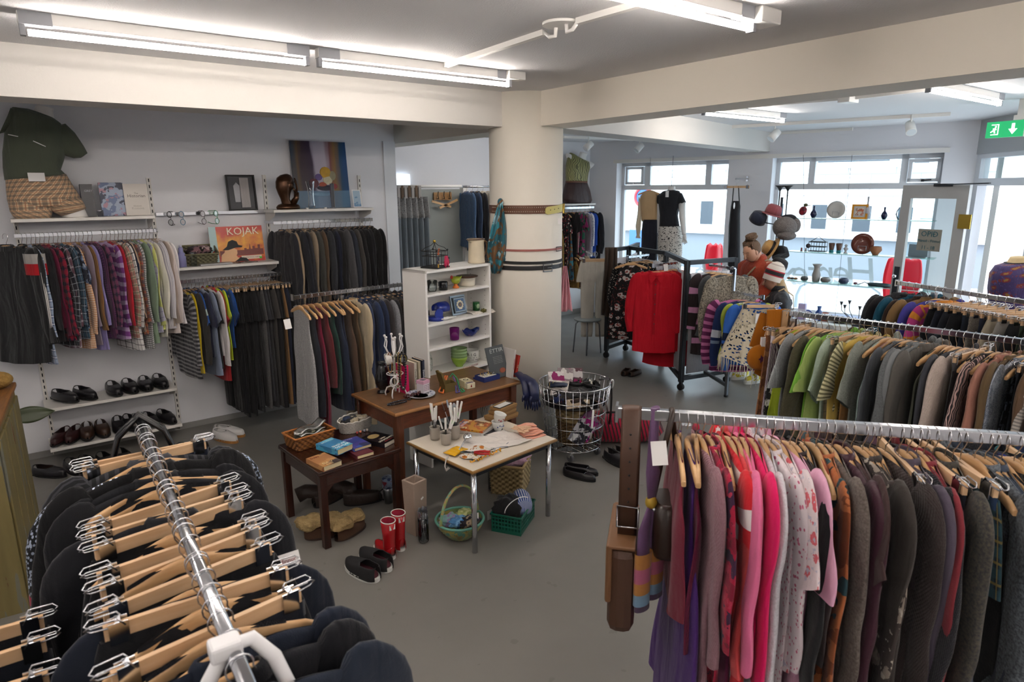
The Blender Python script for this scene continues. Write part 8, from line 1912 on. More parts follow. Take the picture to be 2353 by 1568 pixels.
# paisley bust at the right edge
P0=od(2318,690,6.2);gN=Vector((CF.x,CF.y,0)).normalized();pf=plane(P0,gN);t=thing('mannequin','cream bust in purple paisley dress at the right edge','mannequin',(P0.x,P0.y,0))
attach('dress',loft([((2286,980),(2388,1000),.2),((2282,800),(2380,810),.16),((2281,720),(2370,725),.12),((2278,665),(2374,670),.13),((2283,630),(2376,630),.13),((2292,612),(2368,608),.09),((2308,606),(2356,600),.05)],pf,gN),cloth('floral',['#3c3262','#6e2c34','#8a6a34','#4c447c'],.6,1.1),t,label='purple paisley dress');attach('neck',loft([((2298,618),(2366,612),.07),((2318,604),(2356,598),.055),((2326,592),(2353,589),.05)],pf,gN),mat('cream_linen','#c9b58c',.8),t);attach('collar_cord',loft([((2311,604),(2360,601),.062),((2311,607),(2360,604),.062)],pf,gN,sub=1),M_BLACK,t)
# ================================================================== PEOPLE
def skinned(name,V,E,rad,m,parent,sub=2,label=None):
 me=bpy.data.meshes.new(name);me.from_pydata([tuple(v)for v in V],E,[]);o=link(name,me,parent,label=label)
 md=o.modifiers.new('skin','SKIN');md.use_smooth_shade=True;sd=me.skin_vertices[0].data
 for i,r in enumerate(rad):sd[i].radius=(r,r)if not isinstance(r,tuple)else r;sd[i].use_root=(i==0)
 s=o.modifiers.new('sub','SUBSURF');s.levels=sub;s.render_levels=sub;me.materials.append(m);return o
def figure(nm_lab,loc,yaw,H,skin,arms,legs_m,head_fwd=.04,head_down=0.0,wide=1.0):
 t=thing('person',nm_lab,'person',loc,yaw);k=H
 V=[(0,0,.53),(.0,0,.60),(.005,0,.68),(.0,0,.76),(.0,0,.81),(.012+head_fwd*.3,0,.85),(.02+head_fwd*.7,0,.885-head_down*.3),(.028+head_fwd,0,.925-head_down*.6),(.022+head_fwd,0,.965-head_down)]
 Rr=[.085*wide,.075*wide,.082*wide,.085*wide,.06,.033,.042,.046,.036];E=[(i,i+1)for i in range(8)]
 for s in(-1,1):
  b=len(V);V+=[(0,s*.055,.50),(.0,s*.058,.38),(.012,s*.058,.28),(.0,s*.058,.15),(-.01,s*.058,.045),(.06,s*.065,.02)];Rr+=[.058,.048,.036,.034,.024,.022];E+=[(0,b)]+[(b+i,b+i+1)for i in range(5)]
  b=len(V);V+=[(0,s*.10*wide,.80)]+[tuple(p)for p in arms[0 if s<0 else 1]];Rr+=[.036,.028,.023,.017];E+=[(3,b),(b,b+1),(b+1,b+2),(b+2,b+3)]
 sc=lambda P:[(x*k,y*k,z*k)for x,y,z in P]
 skinned('body',sc(V),E,[r*k for r in Rr],skin,t)
 return t,k
def hand(t,wrist,d,up,m,s=1,size=.085):
 w,d,u=Vector(wrist),Vector(d).normalized(),Vector(up).normalized();n=d.cross(u).normalized()
 hnd=part('hand',MB().ball(w+d*size*.5,(size*.42,size*.42,size*.42),12,8),m,t);hnd.scale=(1,1,1)
 for i in range(4):
  b=w+d*size*.75+u*(size*(.27-.18*i));L=size*(.75,.85,.8,.62)[i];part('finger',MB().tube([b,b+d*L*.5+n*s*.004,b+d*L*.8+n*s*L*.35],[.009,.0085,.006],8),m,hnd)
 b=w+d*size*.3+u*size*.38;part('thumb',MB().tube([b,b+u*.02+d*.02,b+u*.022+d*.045],[.010,.009,.006],8),m,hnd)
M_RUST=cloth('knit',['#7c2c1a','#963c24'],.95,.7);M_SKIN=mat('skin','#b98a70',.5);M_HAIR=mat('brown_hair','#5c4430',.7,vary=.45,vscale=40,bump=.8,bscale=120)
def top_mb(k,A,wide=1.0,arm_r=(.050,.044,.038,.030),cuff=.0,collar=.862,ribs=0):
 f=MB();rs=[];uv=[];prof=[(.49,.080,.108),(.505,.088,.118),(.58,.085,.114),(.66,.084,.114),(.73,.082,.120),(.775,.076,.122),(.803,.064,.112),(.822,.050,.085),(.835,.041,.055),(.85,.038,.044),(collar,.037,.042)]
 for z,dx_,dy_ in prof:rs.append([Vector((dx_*k*wide*math.cos(a)*(1+.03*math.sin(5*a+z*40)),dy_*k*wide*sg(math.sin(a),.9),z*k))for a in[2*PI*i/28 for i in range(28)]]);uv.append([(i/28*.8,z*k)for i in range(29)])
 f.rings(rs,uvs=uv,cap0=True)
 for s,P_ in((-1,A[0]),(1,A[1])):
  p=[Vector((0,s*.075,.785))*k,Vector((0,s*.108*wide,.772))*k,Vector(P_[0])*k,Vector(P_[1])*k,(Vector(P_[1]).lerp(Vector(P_[2]),.5))*k,Vector(P_[1]).lerp(Vector(P_[2]),.9)*k];pts=[];rad=[]
  rr_=[arm_r[0]*.8,arm_r[0],arm_r[1],arm_r[2]*1.05,arm_r[2],arm_r[3]]
  for i in range(5):
   for q in range(3):u=q/3;pts.append(p[i].lerp(p[i+1],u));rad.append((rr_[i]*(1-u)+rr_[i+1]*u)*k*(1+.05*math.sin((i*3+q)*2.1)))
  pts.append(p[-1]);rad.append(rr_[-1]*k);f.tube(pts,rad,14)
 return f
def head_parts(t,k,hx,hz,skin,pitch,build):
 before=set(o for o in COL.objects if o.parent is t)
 f=MB();f.ball((0,0,0),1.0,22,16);q=[]
 for v in f.v:
  x,y,z=v;w=1-.30*max(0,-z)**1.5;q.append((hx+.073*k*x*(1-.1*max(0,-z))+.006*k*max(0,-z)*(x>0),.060*k*y*w,hz+.088*k*z))
 f.v=q;part('face',f,skin,t)
 for s in(-1,1):
  part('eye',MB().ball((hx+.063*k,s*.021*k,hz+.004),(.006,.011,.0045),10,6),mat('eye_dark','#1f1613',.3),t);part('eyebrow',MB().tube([(hx+.067*k,s*.010*k,hz+.020*k),(hx+.066*k,s*.024*k,hz+.025*k),(hx+.056*k,s*.036*k,hz+.020*k)],.0028,6),mat('brow','#4a3424',.8),t)
  part('ear',MB().ball((hx-.004,s*.060*k,hz-.004),(.014*k,.008*k,.024*k),10,8),skin,t)
 part('nose',MB().tube([(hx+.066*k,0,hz+.012*k),(hx+.078*k,0,hz-.010*k),(hx+.085*k,0,hz-.022*k),(hx+.068*k,0,hz-.028*k)],[.006*k,.009*k,.012*k,.006*k],10),skin,t)
 part('mouth',MB().ball((hx+.063*k,0,hz-.048*k),(.008*k,.021*k,.005*k),12,6),mat('lips','#8c4c44',.5),t)
 build(hx,hz)
 M_=Matrix.Translation((hx-.03,0,hz-.09*k))@Matrix.Rotation(pitch,4,'Y')@Matrix.Translation((-(hx-.03),0,-(hz-.09*k)))
 for o in[o for o in COL.objects if o.parent is t and o not in before]:o.matrix_local=M_
fp=oz(1722,880);fp=fp+Vector((fp.x,fp.y,0)).normalized()*.12;fp.z=0
A_R=[(.03,-.125,.665),(.10,-.085,.585),(.20,-.01,.60)];A_L=[(.03,.125,.665),(.10,.10,.59),(.20,.02,.575)]
t,k=figure('woman in rust red mohair jumper with hair bun browsing clothes',fp,math.atan2(.20,-.98),1.60,M_SKIN,(A_R,A_L),None,.03,.02,wide=.85)
P=lambda x,y,z:(x*k,y*k,z*k)
jm=part('jumper',top_mb(k,(A_R,A_L),1.12,(.060,.056,.050,.034)),M_RUST,t,label='rust red mohair jumper');smooth(jm)
part('roll_collar',MB().lathe([(.047*k,.838*k),(.044*k,.86*k),(.040*k,.872*k),(.037*k,.86*k)],(.008,0,0),24,cap=False),M_RUST,jm)
V=[P(0,0,.53),P(0,0,.50)];Rr=[.09,.09];E=[(0,1)]
for s in(-1,1):b=len(V);V+=[P(0,s*.055,.46),P(.0,s*.058,.38),P(.012,s*.058,.28),P(.0,s*.058,.15),P(-.01,s*.058,.06)];Rr+=[.066,.056,.043,.04,.036];E+=[(1,b)]+[(b+i,b+i+1)for i in range(4)]
skinned('trousers',V,E,[r*k for r in Rr],mat('dark_trousers','#2a2c34',.85),t)
def w_hair(hx,hz):
 f=MB();f.ball((0,0,0),1.0,26,18);q=[]
 for x,y,z in f.v:
  n=1+.05*math.sin(9*y+5*z)*math.cos(7*x);X,Y,Z=hx-.022+.094*x*n,.082*y*n,hz+.028+.098*z*n
  lim=hx+.030+.9*max(0,Z-(hz+.055))
  q.append((min(X,lim),Y*(.92 if X>hx else 1),Z))
 f.v=q;hr=part('hair',f,M_HAIR,t)
 g=MB()
 for q in range(16):a=2*PI*q/16;g.tube([(hx-.045+.025*math.cos(a),.025*math.sin(a),hz+.118),(hx-.05+.055*math.cos(a+.5),.052*math.sin(a+.5),hz+.138),(hx-.05+.050*math.cos(a+1.1),.048*math.sin(a+1.1),hz+.165),(hx-.05+.012*math.cos(a+1.6),.012*math.sin(a+1.6),hz+.182)],[.009,.014,.013,.005],6)
 g.ball((hx-.05,0,hz+.148),(.044,.042,.036),14,10);part('hair_bun',g,M_HAIR,hr)
 g=MB()
 for q in range(14):y=-.06+.12*q/13;g.tube([(hx+.034,y,hz+.05+.02*math.cos(y*30)),(hx+.02,y*1.05,hz+.105),(hx-.04,y*.7,hz+.132)],[.005,.008,.006],6)
 part('swept_strands',g,M_HAIR,hr)
head_parts(t,1.22,(.028+.03)*k-.012,.905*k,M_SKIN,R(24),w_hair)
for s,A in((-1,A_R),(1,A_L)):a,b=Vector(P(*A[1])),Vector(P(*A[2]));hand(t,b,b-a,(0,-s*.3,1),M_SKIN,s)
part('bag_strap',MB().tube([P(-.085,.09,.805),P(.0,.07,.842),P(.078,.04,.79),P(.108,-.03,.70),P(.10,-.09,.60),P(.0,-.145,.55),P(-.105,-.06,.60),P(-.11,.03,.72)],.010,8,closed=True,flat=.35),mat('taupe_strap','#7c6c54',.7),t)
for s in(-1,1):part('trainer',sole_mb(.25,.09,.03).xf(Matrix.Translation((-.07,s*.095,0))),M_WR,t);f=upper_mb(.24,.085,.07,.05,.8,.81).xf(Matrix.Translation((-.065,s*.095,.012)));part('trainer_upper',f,cloth('patchy',['#d8c83c','#e8e4d8','#c9b42c','#f0ece0'],.8,1.5),t)
# child
c2_=od(1792,640,7.25);c2_.z=0;Hc=1.26
A_R=[(.02,-.12,.665),(.07,-.11,.585),(.15,-.04,.60)];A_L=[(.02,.12,.665),(.07,.11,.585),(.15,.04,.60)]
t,k=figure('child in black padded jacket and striped woolly hat beside the woman',c2_,math.atan2(.72,-.70),Hc,M_SKIN,(A_R,A_L),None,.02,0.0,wide=.85)
P=lambda x,y,z:(x*k,y*k,z*k)
fabJ=cloth('plain',['#1a1b20'],.38);pj=part('padded_jacket',top_mb(k,(A_R,A_L),1.22,(.068,.062,.054,.036),collar=.85),fabJ,t,label='black padded jacket');smooth(pj)
for z_ in(.56,.62,.68,.735):part('quilt_roll',MB().lathe([(.086*k*1.2,(z_-.028)*k),(.094*k*1.2,z_*k),(.086*k*1.2,(z_+.028)*k)],(0,0,0),24,sy=1.32,cap=False),fabJ,pj)
part('collar',MB().lathe([(.058*k,.825*k),(.062*k,.85*k),(.056*k,.878*k),(.050*k,.86*k)],(.004,0,0),24,cap=False),fabJ,pj)
V=[P(0,0,.53),P(0,0,.50)];Rr=[.09,.09];E=[(0,1)]
for s in(-1,1):b=len(V);V+=[P(0,s*.055,.46),P(.0,s*.058,.38),P(.012,s*.058,.28),P(.0,s*.058,.15),P(-.01,s*.058,.06)];Rr+=[.066,.056,.045,.042,.038];E+=[(1,b)]+[(b+i,b+i+1)for i in range(4)]
skinned('trousers',V,E,[r*k for r in Rr],mat('dark_trousers','#2a2c34',.85),t)
def hatm():
 m=bpy.data.materials.new('striped_wool');m.use_nodes=True;g=NG(m);b=g.N['Principled BSDF'];tc=g.N.new('ShaderNodeTexCoord');sp=g.N.new('ShaderNodeSeparateXYZ');g.t.links.new(tc.outputs['UV'],sp.inputs[0]);r=g.N.new('ShaderNodeValToRGB');r.color_ramp.interpolation='CONSTANT';g.t.links.new(sp.outputs[1],r.inputs[0]);e=r.color_ramp.elements;e[0].color=lin('#cbc2b8');e[1].position=.97;e[1].color=lin('#b8afa4')
 for p_,c_ in((.26,'#a01c2c'),(.32,'#232326'),(.50,'#a01c2c'),(.56,'#cbc2b8'),(.8,'#a89c94'),(.86,'#cbc2b8')):q=e.new(p_);q.color=lin(c_)
 g.t.links.new(r.outputs[0],b.inputs['Base Color']);b.inputs['Roughness'].default_value=.9;return m
def c_hair(hx,hz):
 rot=Matrix.Rotation(R(-24),3,'Y');rs=[];uv=[]
 for j in range(13):
  v=j/12;r_=.090*(1 if v<.45 else math.sqrt(max(0.0006,1-((v-.45)/.56)**2)));rs.append([rot@Vector((r_*math.cos(a)*1.08,r_*math.sin(a),-.045+.20*v))+Vector((hx-.016,0,hz+.045))for a in[2*PI*i/28 for i in range(28)]]);uv.append([(i/28,v)for i in range(29)])
 f=MB();f.rings(rs,uvs=uv,cap1=True);part('woolly_hat',f,hatm(),t,label='cream hat with red and black stripes')
 f=MB();f.tube([(hx-.05,0,hz+.02),(hx-.075,0,hz-.06),(hx-.11,0,hz-.16),(hx-.125,-.01,hz-.28),(hx-.12,-.02,hz-.38)],[.055,.058,.05,.038,.012],14,flat=1.15);part('hair',f,mat('blonde_hair','#a58a64',.6,vary=.3,vscale=60),t)
head_parts(t,1.10,(.028+.02)*k,.915*k,M_SKIN,R(8),c_hair)
for s,A in((-1,A_R),(1,A_L)):a,b=Vector(P(*A[1])),Vector(P(*A[2]));hand(t,b,b-a,(0,-s*.3,1),M_SKIN,s,.07)
part('bag_strap',MB().tube([P(-.10,.06,.80),P(-.02,.08,.86),P(.10,.03,.78),P(.125,-.06,.68),P(.08,-.15,.58),P(-.08,-.14,.57),P(-.135,-.02,.68)],.008,8,closed=True,flat=.4),mat('tan_strap','#a8906c',.7),t)
# ================================================================== HAT STAND
hp=od(1788,560,8.0);hp.z=0
t=thing('hat_stand','black metal hat stand full of hats behind the child','hat stand',hp);part('pole',MB().cyl((0,0,0),(0,0,1.98),.014),M_DMETAL,t);part('base',MB().cyl((0,0,0),(0,0,.02),.2,n=28),M_DMETAL,t)
def hpt(x,y,d=0):
 pl=plane(hp,Vector((CF.x,CF.y,0)).normalized());return pl(x,y)-Vector((CF.x,CF.y,0)).normalized()*d
def hatarm(p):part('arm',MB().tube([(0,0,p.z-.05),tuple(p-hp)],.006,6),M_DMETAL,t)
def hat(lb,x,y,brim,crown,h,m,tilt=(0,0),d=.12,band=None,name='hat'):
 p=hpt(x,y,d);hatarm(p);o=thing(name,lb,'hat',p,0,'hats on the hat stand');o.rotation_euler=(R(tilt[0]),R(tilt[1]),_ya)
 pr=[(.0,h),(crown*.6,h*.98),(crown*.9,h*.8),(crown,h*.4),(crown*1.02,.005)];g=MB();g.lathe(pr,n=28);part('crown',g,m,o)
 if brim:g=MB();g.lathe([(crown*1.0,.006),(brim,.0),(brim+.002,-.004),(crown,-.002)],n=32,cap=False);part('brim',g,m,o)
 if band:g=MB();g.lathe([(crown*1.035,.006),(crown*1.02,.035)],n=28,cap=False);part('hat_band',g,band,o)
hat('dusky pink felt bowler hat on top of the stand',1766,492,.115,.085,.11,cloth('plain',['#7c3f44'],.9),(14,-10),.1)
hat('tan straw hat with dark band and lettering',1762,570,.15,.085,.10,cloth('knit',['#a8804c','#b8925c'],.8),(-62,18),.15,M_BLACK)
hat('navy knitted cap left of the pink bowler',1735,508,0,.09,.11,cloth('plain',['#171c2c'],.9),(10,-35),.05)
hat('black felt hat on the far right of the stand',1812,515,.12,.085,.11,cloth('plain',['#2a2a30'],.9),(30,60),.0)
hat('black woollen cap below the fur hat',1790,590,0,.09,.12,cloth('plain',['#16161a'],.9),(0,30),.05)
hat('dark brown cap low on the stand',1780,612,.05,.09,.10,cloth('plain',['#1f1b1e'],.9),(10,-20),.1)
p=hpt(1785,520,.22);hatarm(p);M_F=mat('grey_fur','#5e5856',.95,vary=.45,vscale=45,bump=1.2,bscale=90);o=thing('fur_hat','grey fur trapper hat with ear flaps on the stand','hat',p,0,'hats on the hat stand');part('crown',MB().ball((0,0,.0),(.125,.125,.115),24,16),M_F,o);part('front_flap',MB().ball(tuple(-Vector((CF.x,CF.y,0)).normalized()*.06+Vector((-.0,0,-.085))),(.10,.10,.05),18,10),M_F,o);part('ear_flap',MB().ball(tuple(_r*.12+Vector((0,0,.02))),(.045,.05,.075),14,10),M_F,o)
for k,(x,lb)in enumerate(((1793,'left black tall candle holder with dish top in the window'),(1811,'right black tall candle holder with dish top in the window'))):
 p=ow(x,430,-.42);t=thing('tall_candle_holder',lb,'candle holder',(p.x,p.y,SILL),0,'tall candle holders');H_=p.z-SILL;part('stem',MB().cyl((0,0,0),(0,0,H_),.008),M_BLACK,t);part('dish',MB().lathe([(.0,H_),(.05,H_+.01),(.065,H_+.02),(.03,H_-.01),(.01,H_-.05),(0,H_-.05)],n=20),M_BLACK,t);part('base',MB().cyl((0,0,0),(0,0,.01),.07,n=20),M_BLACK,t)
 # ================================================================== WINDOW SHELVES AND BRIC-A-BRAC
M_SHG=mat('shelf_glass','#b9dcd6',.05,trans=.6,alpha=.55);ZW=[]
for(y0,lb)in((503,'upper glass shelf in the second window'),(583,'middle glass shelf in the second window'),(653,'lower glass shelf in the second window')):
 pz=ow(1950,y0,-.22).z;ZW.append(pz);s0,s1=s_of(1812,y0,-.22),s_of(2150,y0,-.22);c=wp((s0+s1)/2,pz-.005,-.22)
 t=thing('glass_shelf',lb,'shelf',c,yw,'glass window shelves');part('pane',MB().box((0,0,0),(s1-s0,.22,.008)),glass_mat('shelf_glass_clear','#dff2ee',ref=.6,opac=.12),t)
 part('edge',MB().box((0,.11,0),(s1-s0,.003,.008)),mat('green_glass_edge','#a4ccc4',.2),t)if False else part('edge',MB().box((0,-.111,0),(s1-s0,.003,.008)),mat('green_glass_edge','#a4ccc4',.2),t)
for k,(x0,y0,x1,y1)in enumerate(((1958,356,1916,735),(1846,356,1850,735))):one('shelf_cable',MB().cyl(ow(x0,y0,-.33),ow(x0-(40 if k==0 else-4),y1,-.33),.0022),M_DMETAL,('thin black cable holding the glass shelves, right one','thin black cable holding the glass shelves, left one')[k],'cable',(0,0,0),group='shelf cables')
def wi(x,k,off=-.24):s=s_of(x,560,off);return wp(s,(SILL if k==3 else ZW[k])+.001,off)
U=lambda px_:px_*9.35/1504
def wv(lb,x,k,h,r,m,prof=None,cat='vase',nm='vase'):prof=prof or[(.0,0),(.5,0),(1,.3),(.8,.5),(.25,.7),(.3,1)];return vase_thing(nm,lb,cat,[(a*r,b*h)for a,b in prof],m,wi(x,k),n=20)
M_NV=mat('navy_glaze','#14183c',.15)
wv('navy glass vase at the left of the upper glass shelf',1863,0,U(25),U(7),M_NV);wv('small navy vase at right of the upper glass shelf',2024,0,U(24),U(6),M_NV);wv('tall pale bottle vase behind the gold frame',1984,0,U(44),U(6),mat('pale_glaze','#9a989c',.3));wv('clear glass vase by the door on upper glass shelf',2060,0,U(36),U(8),glass_mat('vase_glass'))
t=thing('duck_figure','red patterned duck ornament on a little glass stand','ornament',wi(1838,0,-.28),yw);part('body',MB().ball((0,0,.09),(.05,.03,.06),14,10,rot=Matrix.Rotation(R(20),3,'Y')),cloth('patchy',['#8c1c2c','#5c1424','#a83c3c'],.3,2),t);part('head',MB().ball((.03,0,.165),(.028,.022,.022),12,8),mat('olive_glaze','#4c4a28',.3),t);part('beak',MB().box((.07,0,.158),(.04,.02,.01)),mat('brown_glaze','#4a3e32',.3),t);part('stand',MB().box((0,0,.015),(.14,.05,.03)),glass_mat('acrylic'),t)
def wplate(lb,x,k,r,m,pierced=False):
 c=wi(x,k)+Vector((0,0,r));t=thing('display_plate',lb,'plate',c,yw);rt=Matrix.Rotation(R(84),3,'X');g=MB();g.lathe([(.0,0),(r*.62,0),(r*.7,.008),(r,.02),(r,.026),(r*.68,.014),(0,.008)],n=40,rot=rt);part('dish',g,m,t)
 if pierced:
  g=MB()
  for q in range(26):a=2*PI*q/26;g.ball(rt@Vector((r*.86*math.cos(a),r*.86*math.sin(a),-.0)),.010,8,6)
  part('pierced_rim',g,mat('window_sky_gap','#8c9298',.6),t)
 g=MB();g.tube([(-r*.4,.05,-r),(-r*.35,-.02,-r*.9),(-r*.35,-.025,-r*.2),(r*.35,-.025,-r*.2),(r*.35,-.02,-r*.9),(r*.4,.05,-r)],.003,6);part('wire_stand',g,M_CHROME,t)
wplate('white plate with pierced lacy rim on the upper glass shelf',1914,0,U(17.5),mat('cream_plate','#b9b6b0',.3),True);wplate('large glazed brown plate on the middle glass shelf',1983,1,U(21),mat('brown_plate','#5c2a1e',.15))
c=wi(1967,0,-.28);t=thing('picture_frame','small gold framed picture on the upper glass shelf','picture',c,yw+.12);t.rotation_euler=(-.1,0,yw+.12);w,h=U(29),U(29);part('frame',MB().box((0,0,h/2),(w,.02,h)),mat('gold_frame','#a8741c',.3,.7),t);part('mount',MB().box((0,-.0,h/2),(w*.72,.023,h*.74)),mat('grey_mount','#a8a4a0',.7),t);part('print',MB().box((0,0,h/2),(w*.5,.025,h*.5)),cloth('patchy',['#b8b0a4','#a85c3c','#c4bcb0','#8c7c6c'],.5,2,bump=.01),t)
t=thing('birdcage','black wire birdcage ornament on the middle glass shelf','ornament',wi(1880,1),yw);f=MB()
for zz in(.01,.07,.13):f.tube([(-.10,-.06,zz),(.10,-.06,zz),(.10,.06,zz),(-.10,.06,zz)],.005,6,closed=True)
for q in range(7):
 for s in(-1,1):f.cyl((-.10+.2*q/6,s*.06,.01),(-.10+.2*q/6,s*.06,.13),.003,n=6)
f.tube([(-.1,0,.13),(-.04,0,.17),(0,0,.2),(.04,0,.17),(.1,0,.13)],.004,6);part('wire_cage',f,M_BLACK,t);part('flower',MB().ball((-.10,-.07,.08),.03,10,8),mat('dark_flower','#2c2024',.7),t)
for k_,x in enumerate((1912,1929)):o=wv(('brown cup with turquoise foot, left of two','brown cup with turquoise foot, right of two')[k_],x,1,U(20),U(6.5),mat('brown_cup_glaze','#54382a',.3),[(.0,0),(.55,0),(.7,.4),(1,1)],'cup','cup');part('turquoise_foot',MB().cyl((0,0,.0),(0,0,U(6)),U(4.4),n=16),mat('turquoise_glaze','#1f7a80',.3),o)
o=wv('small white porcelain bust on the middle glass shelf',1945,1,U(13),U(5),mat('bisque','#b4b0b0',.5),[(.0,0),(.9,0),(.5,.2),(.35,.4),(1,.75),(.5,1),(0,1.02)],'figurine','figurine');part('head',MB().ball((0,0,U(16)),U(3),10,8),mat('bisque','#b4b0b0',.5),o)
wv('round terracotta pot right of the brown plate',2014,1,U(17),U(11),mat('clay_pot','#8c5c3c',.6),[(.0,0),(.45,0),(.5,.15),(1,.6),(.85,.95),(.9,1)],'pot','pot')
for k_,x in enumerate((1843,1853)):wv(('tiny white figurine with red hat at middle shelf left','tiny white figurine beside the red hatted one')[k_],x,1,U(8),U(2.5),mat('bisque_red' if k_==0 else 'bisque','#a05048' if k_==0 else '#b4b0b0',.5),[(.0,0),(1,0),(.6,.5),(.8,.8),(0,1)],'figurine','figurine')
wv('tall white waisted vase on the lower glass shelf',1883,2,U(37),U(9.5),mat('stone_white_glaze','#8f8c88',.35),[(.0,0),(.7,0),(.8,.15),(.85,.4),(.55,.7),(.6,.85),(1,1)])
for x,h_,r_,c_,lb in((1856,9,8,'#4c4a48','small patterned pot on the lower glass shelf, left one'),(1905,10,10,'#6c6460','low round pot right of the tall white vase'),(1948,12,10,'#2c3450','blue and white lidded bowl on the lower glass shelf')):wv(lb,x,2,U(h_),U(r_),mat('pot'+c_,c_,.3,vary=.4,vscale=60),[(.0,0),(.7,0),(1,.4),(.9,.8),(.75,1)],'pot','pot')
for k_,(x,c_,lb)in enumerate(((1820,'#7c4c2c','amber brooch at the left end of the lower glass shelf'),(1828,'#3c3434','dark brooch near the left end of the lower glass shelf'),(1836,'#8c5c34','shiny brown shell on the lower glass shelf'),(1976,'#6c3c48','small pink snail ornament on the lower glass shelf'))):one('trinket',MB().ball((0,0,.018),(.03,.025,.018),10,8),mat('trinket'+c_,c_,.3),lb,'ornament',wi(x,2))
f=MB();f.tube([(-.08,0,.004),(-.02,0,.03),(0,0,.045),(.03,0,.03),(.09,0,.004)],.006,6);one('silver_brooch',f,M_STEEL,'spiky silver ornament on the lower glass shelf','ornament',wi(1997,2),yw)
f=MB();f.lathe([(.0,0),(.9,0),(1,.28),(.96,.28),(.88,.05),(0,.04)],n=36,sx=1,sy=.45);f.v=[(x*U(22),y*U(22),z*U(22))for x,y,z in f.v];one('oval_tray',f,mat('dark_teal_tray','#1f3438',.4),'dark oval tray at the right of the lower glass shelf','tray',wi(2032,2),yw)
# on the platform
def sill(x,off=-.30):return wi(x,3,off)
for k_,x in enumerate((1826,1842)):
 p=sill(x);shoe(('blue striped child trainer on the window platform, left one','blue striped child trainer on the window platform, right one')[k_],p,yw+1.9,mat('bright_blue','#2c5cb0',.6),M_WR,'sneaker',.17,.07,group='blue child trainers',lace=M_CARD)
for k_ in range(3):one('soap_box',MB().box((0,0,.035),(.09,.07,.07)),mat('soap%d'%k_,('#9c8cb4','#cfcbd8','#b4a8cc')[k_],.5),('lilac box at the bottom of the small tower','white box in the middle of the small tower','pale lilac box on top of the small tower')[k_],'box',sill(1858)+Vector((0,0,.0705*k_)),yw,'small box tower')
f=MB();f.sheet(lambda u,v:((u-.5)*.2,.03*math.sin(6*u),.02+v*.09+.02*math.sin(5*u)),14,6,su=.2,sv=.1);solid(one('flag_cloth',f,cloth('hstripe3',['#1f3c9c','#c8ccd8','#b81c30'],.7,3),'blue white and red cloth on the window platform','cloth',sill(1878),yw),.006)
o=wv('blue glass carafe on the window platform',1898,3,U(30),U(9),mat('blue_water_glass','#3c68b4',.1,trans=.5),[(.0,0),(1,0),(.75,.55),(.3,.75),(.45,1)],'carafe','carafe')
o=wv('terracotta and white cup on the window platform',1913,3,U(17),U(8),mat('rust_glaze','#a8482c',.4),[(.0,0),(.8,0),(1,1)],'cup','cup');part('white_band',MB().lathe([(U(7.4),U(10)),(U(8.2),U(17))],n=20,cap=False),M_WHITE,o)
t=thing('candelabra','black eight armed metal candelabra on the window platform','candelabra',sill(1993,-.36),yw);H_=U(56);part('base',MB().box((0,0,.01),(.12,.08,.02)),M_DMETAL,t)
for q,(x,z)in enumerate(((-35,42),(-28,36),(-20,46),(0,36),(12,44),(24,34),(32,42),(42,36))):
 g=MB();g.tube([(U(x)*.12,0,.02),(U(x)*.15,0,U(10)),(U(x)*.55,0,U(16)),(U(x)*.95,0,U(z)*.7),(U(x),0,U(z))],.005,6);g.lathe([(.0,U(z)-.012),(.008,U(z)-.01),(.022,U(z)+.035),(0,U(z)+.033)],(U(x),0,0),12);part('arm',g,M_DMETAL,t)
one('tipped_cone',MB().cyl((0,0,.03),(.12,0,.02),.045,.02),M_BLACK,'black cone lying on the window platform','ornament',sill(1937),yw)
one('pillow',MB().ball((0,0,.05),(.3,.12,.05),20,10),cloth('plain',['#a9b4d0'],.8),'pale blue bedding on the window platform behind the rack','bedding',sill(1965,-.2),yw)
# shop name on the glass (reads from the street)
P=ow(1905,632,.19);tx_=thing('window_lettering','pale shop name lettering on the second window, mirrored from inside','lettering',P);m_=mat('frosted_vinyl','#c4d2d2',.7,alpha=.5)
for i_,(ch,x)in enumerate((('H',1982),('e',1938),('r',1905),('t',1875),('e',1842),('x',1812))):text_part('letter',ch,U(84),m_,tx_,ow(x,628,.19)-P,(R(90),0,yaw_of(-WD)),shear=.15)
for i_,(ch,x)in enumerate((('H',1640),('e',1614))):text_part('letter',ch,U(84),m_,tx_,ow(x,628,.19)-P,(R(90),0,yaw_of(-WD)),shear=.15)
# red plastic chairs outside
def chair(lb,x,y0,w,off):
 P=ow(x,y0,off);W_=w*(P-EYE).length/1504;zt=P.z;t=thing('plastic_chair',lb,'chair',(P.x,P.y,-.11),yw,'red chairs');H_=zt+.11;m=mat('red_plastic','#b80c20',.3,trans=0)
 g=MB();rs=[]
 for j in range(11):v=j/10;hw=W_/2*(.92+.12*math.sin(PI*(v*1.3-.2)));zz=H_*(.5+.5*v);rs.append([Vector((hw*(2*i/12-1),.06*(1-(2*i/12-1)**2)+.03*v,zz+(.02*math.cos(3*PI*(2*i/12-1))if j==10 else 0)))for i in range(13)])
 g.rings(rs,closed_u=False);solid(part('backrest',g,m,t),.015);part('seat',MB().box((0,-.18,H_*.5),(W_*.95,.42,.03)),m,t,bevel=.01)
 for a in(-1,1):
  for b in(-.36,.02):part('leg',MB().cyl((a*W_*.4,b,0),(a*W_*.38,b,H_*.5),.014),M_STEEL,t)
chair('red plastic chair outside the first window',1640,562,40,1.2);chair('red plastic chair outside seen through the open door',2078,594,64,1.0)
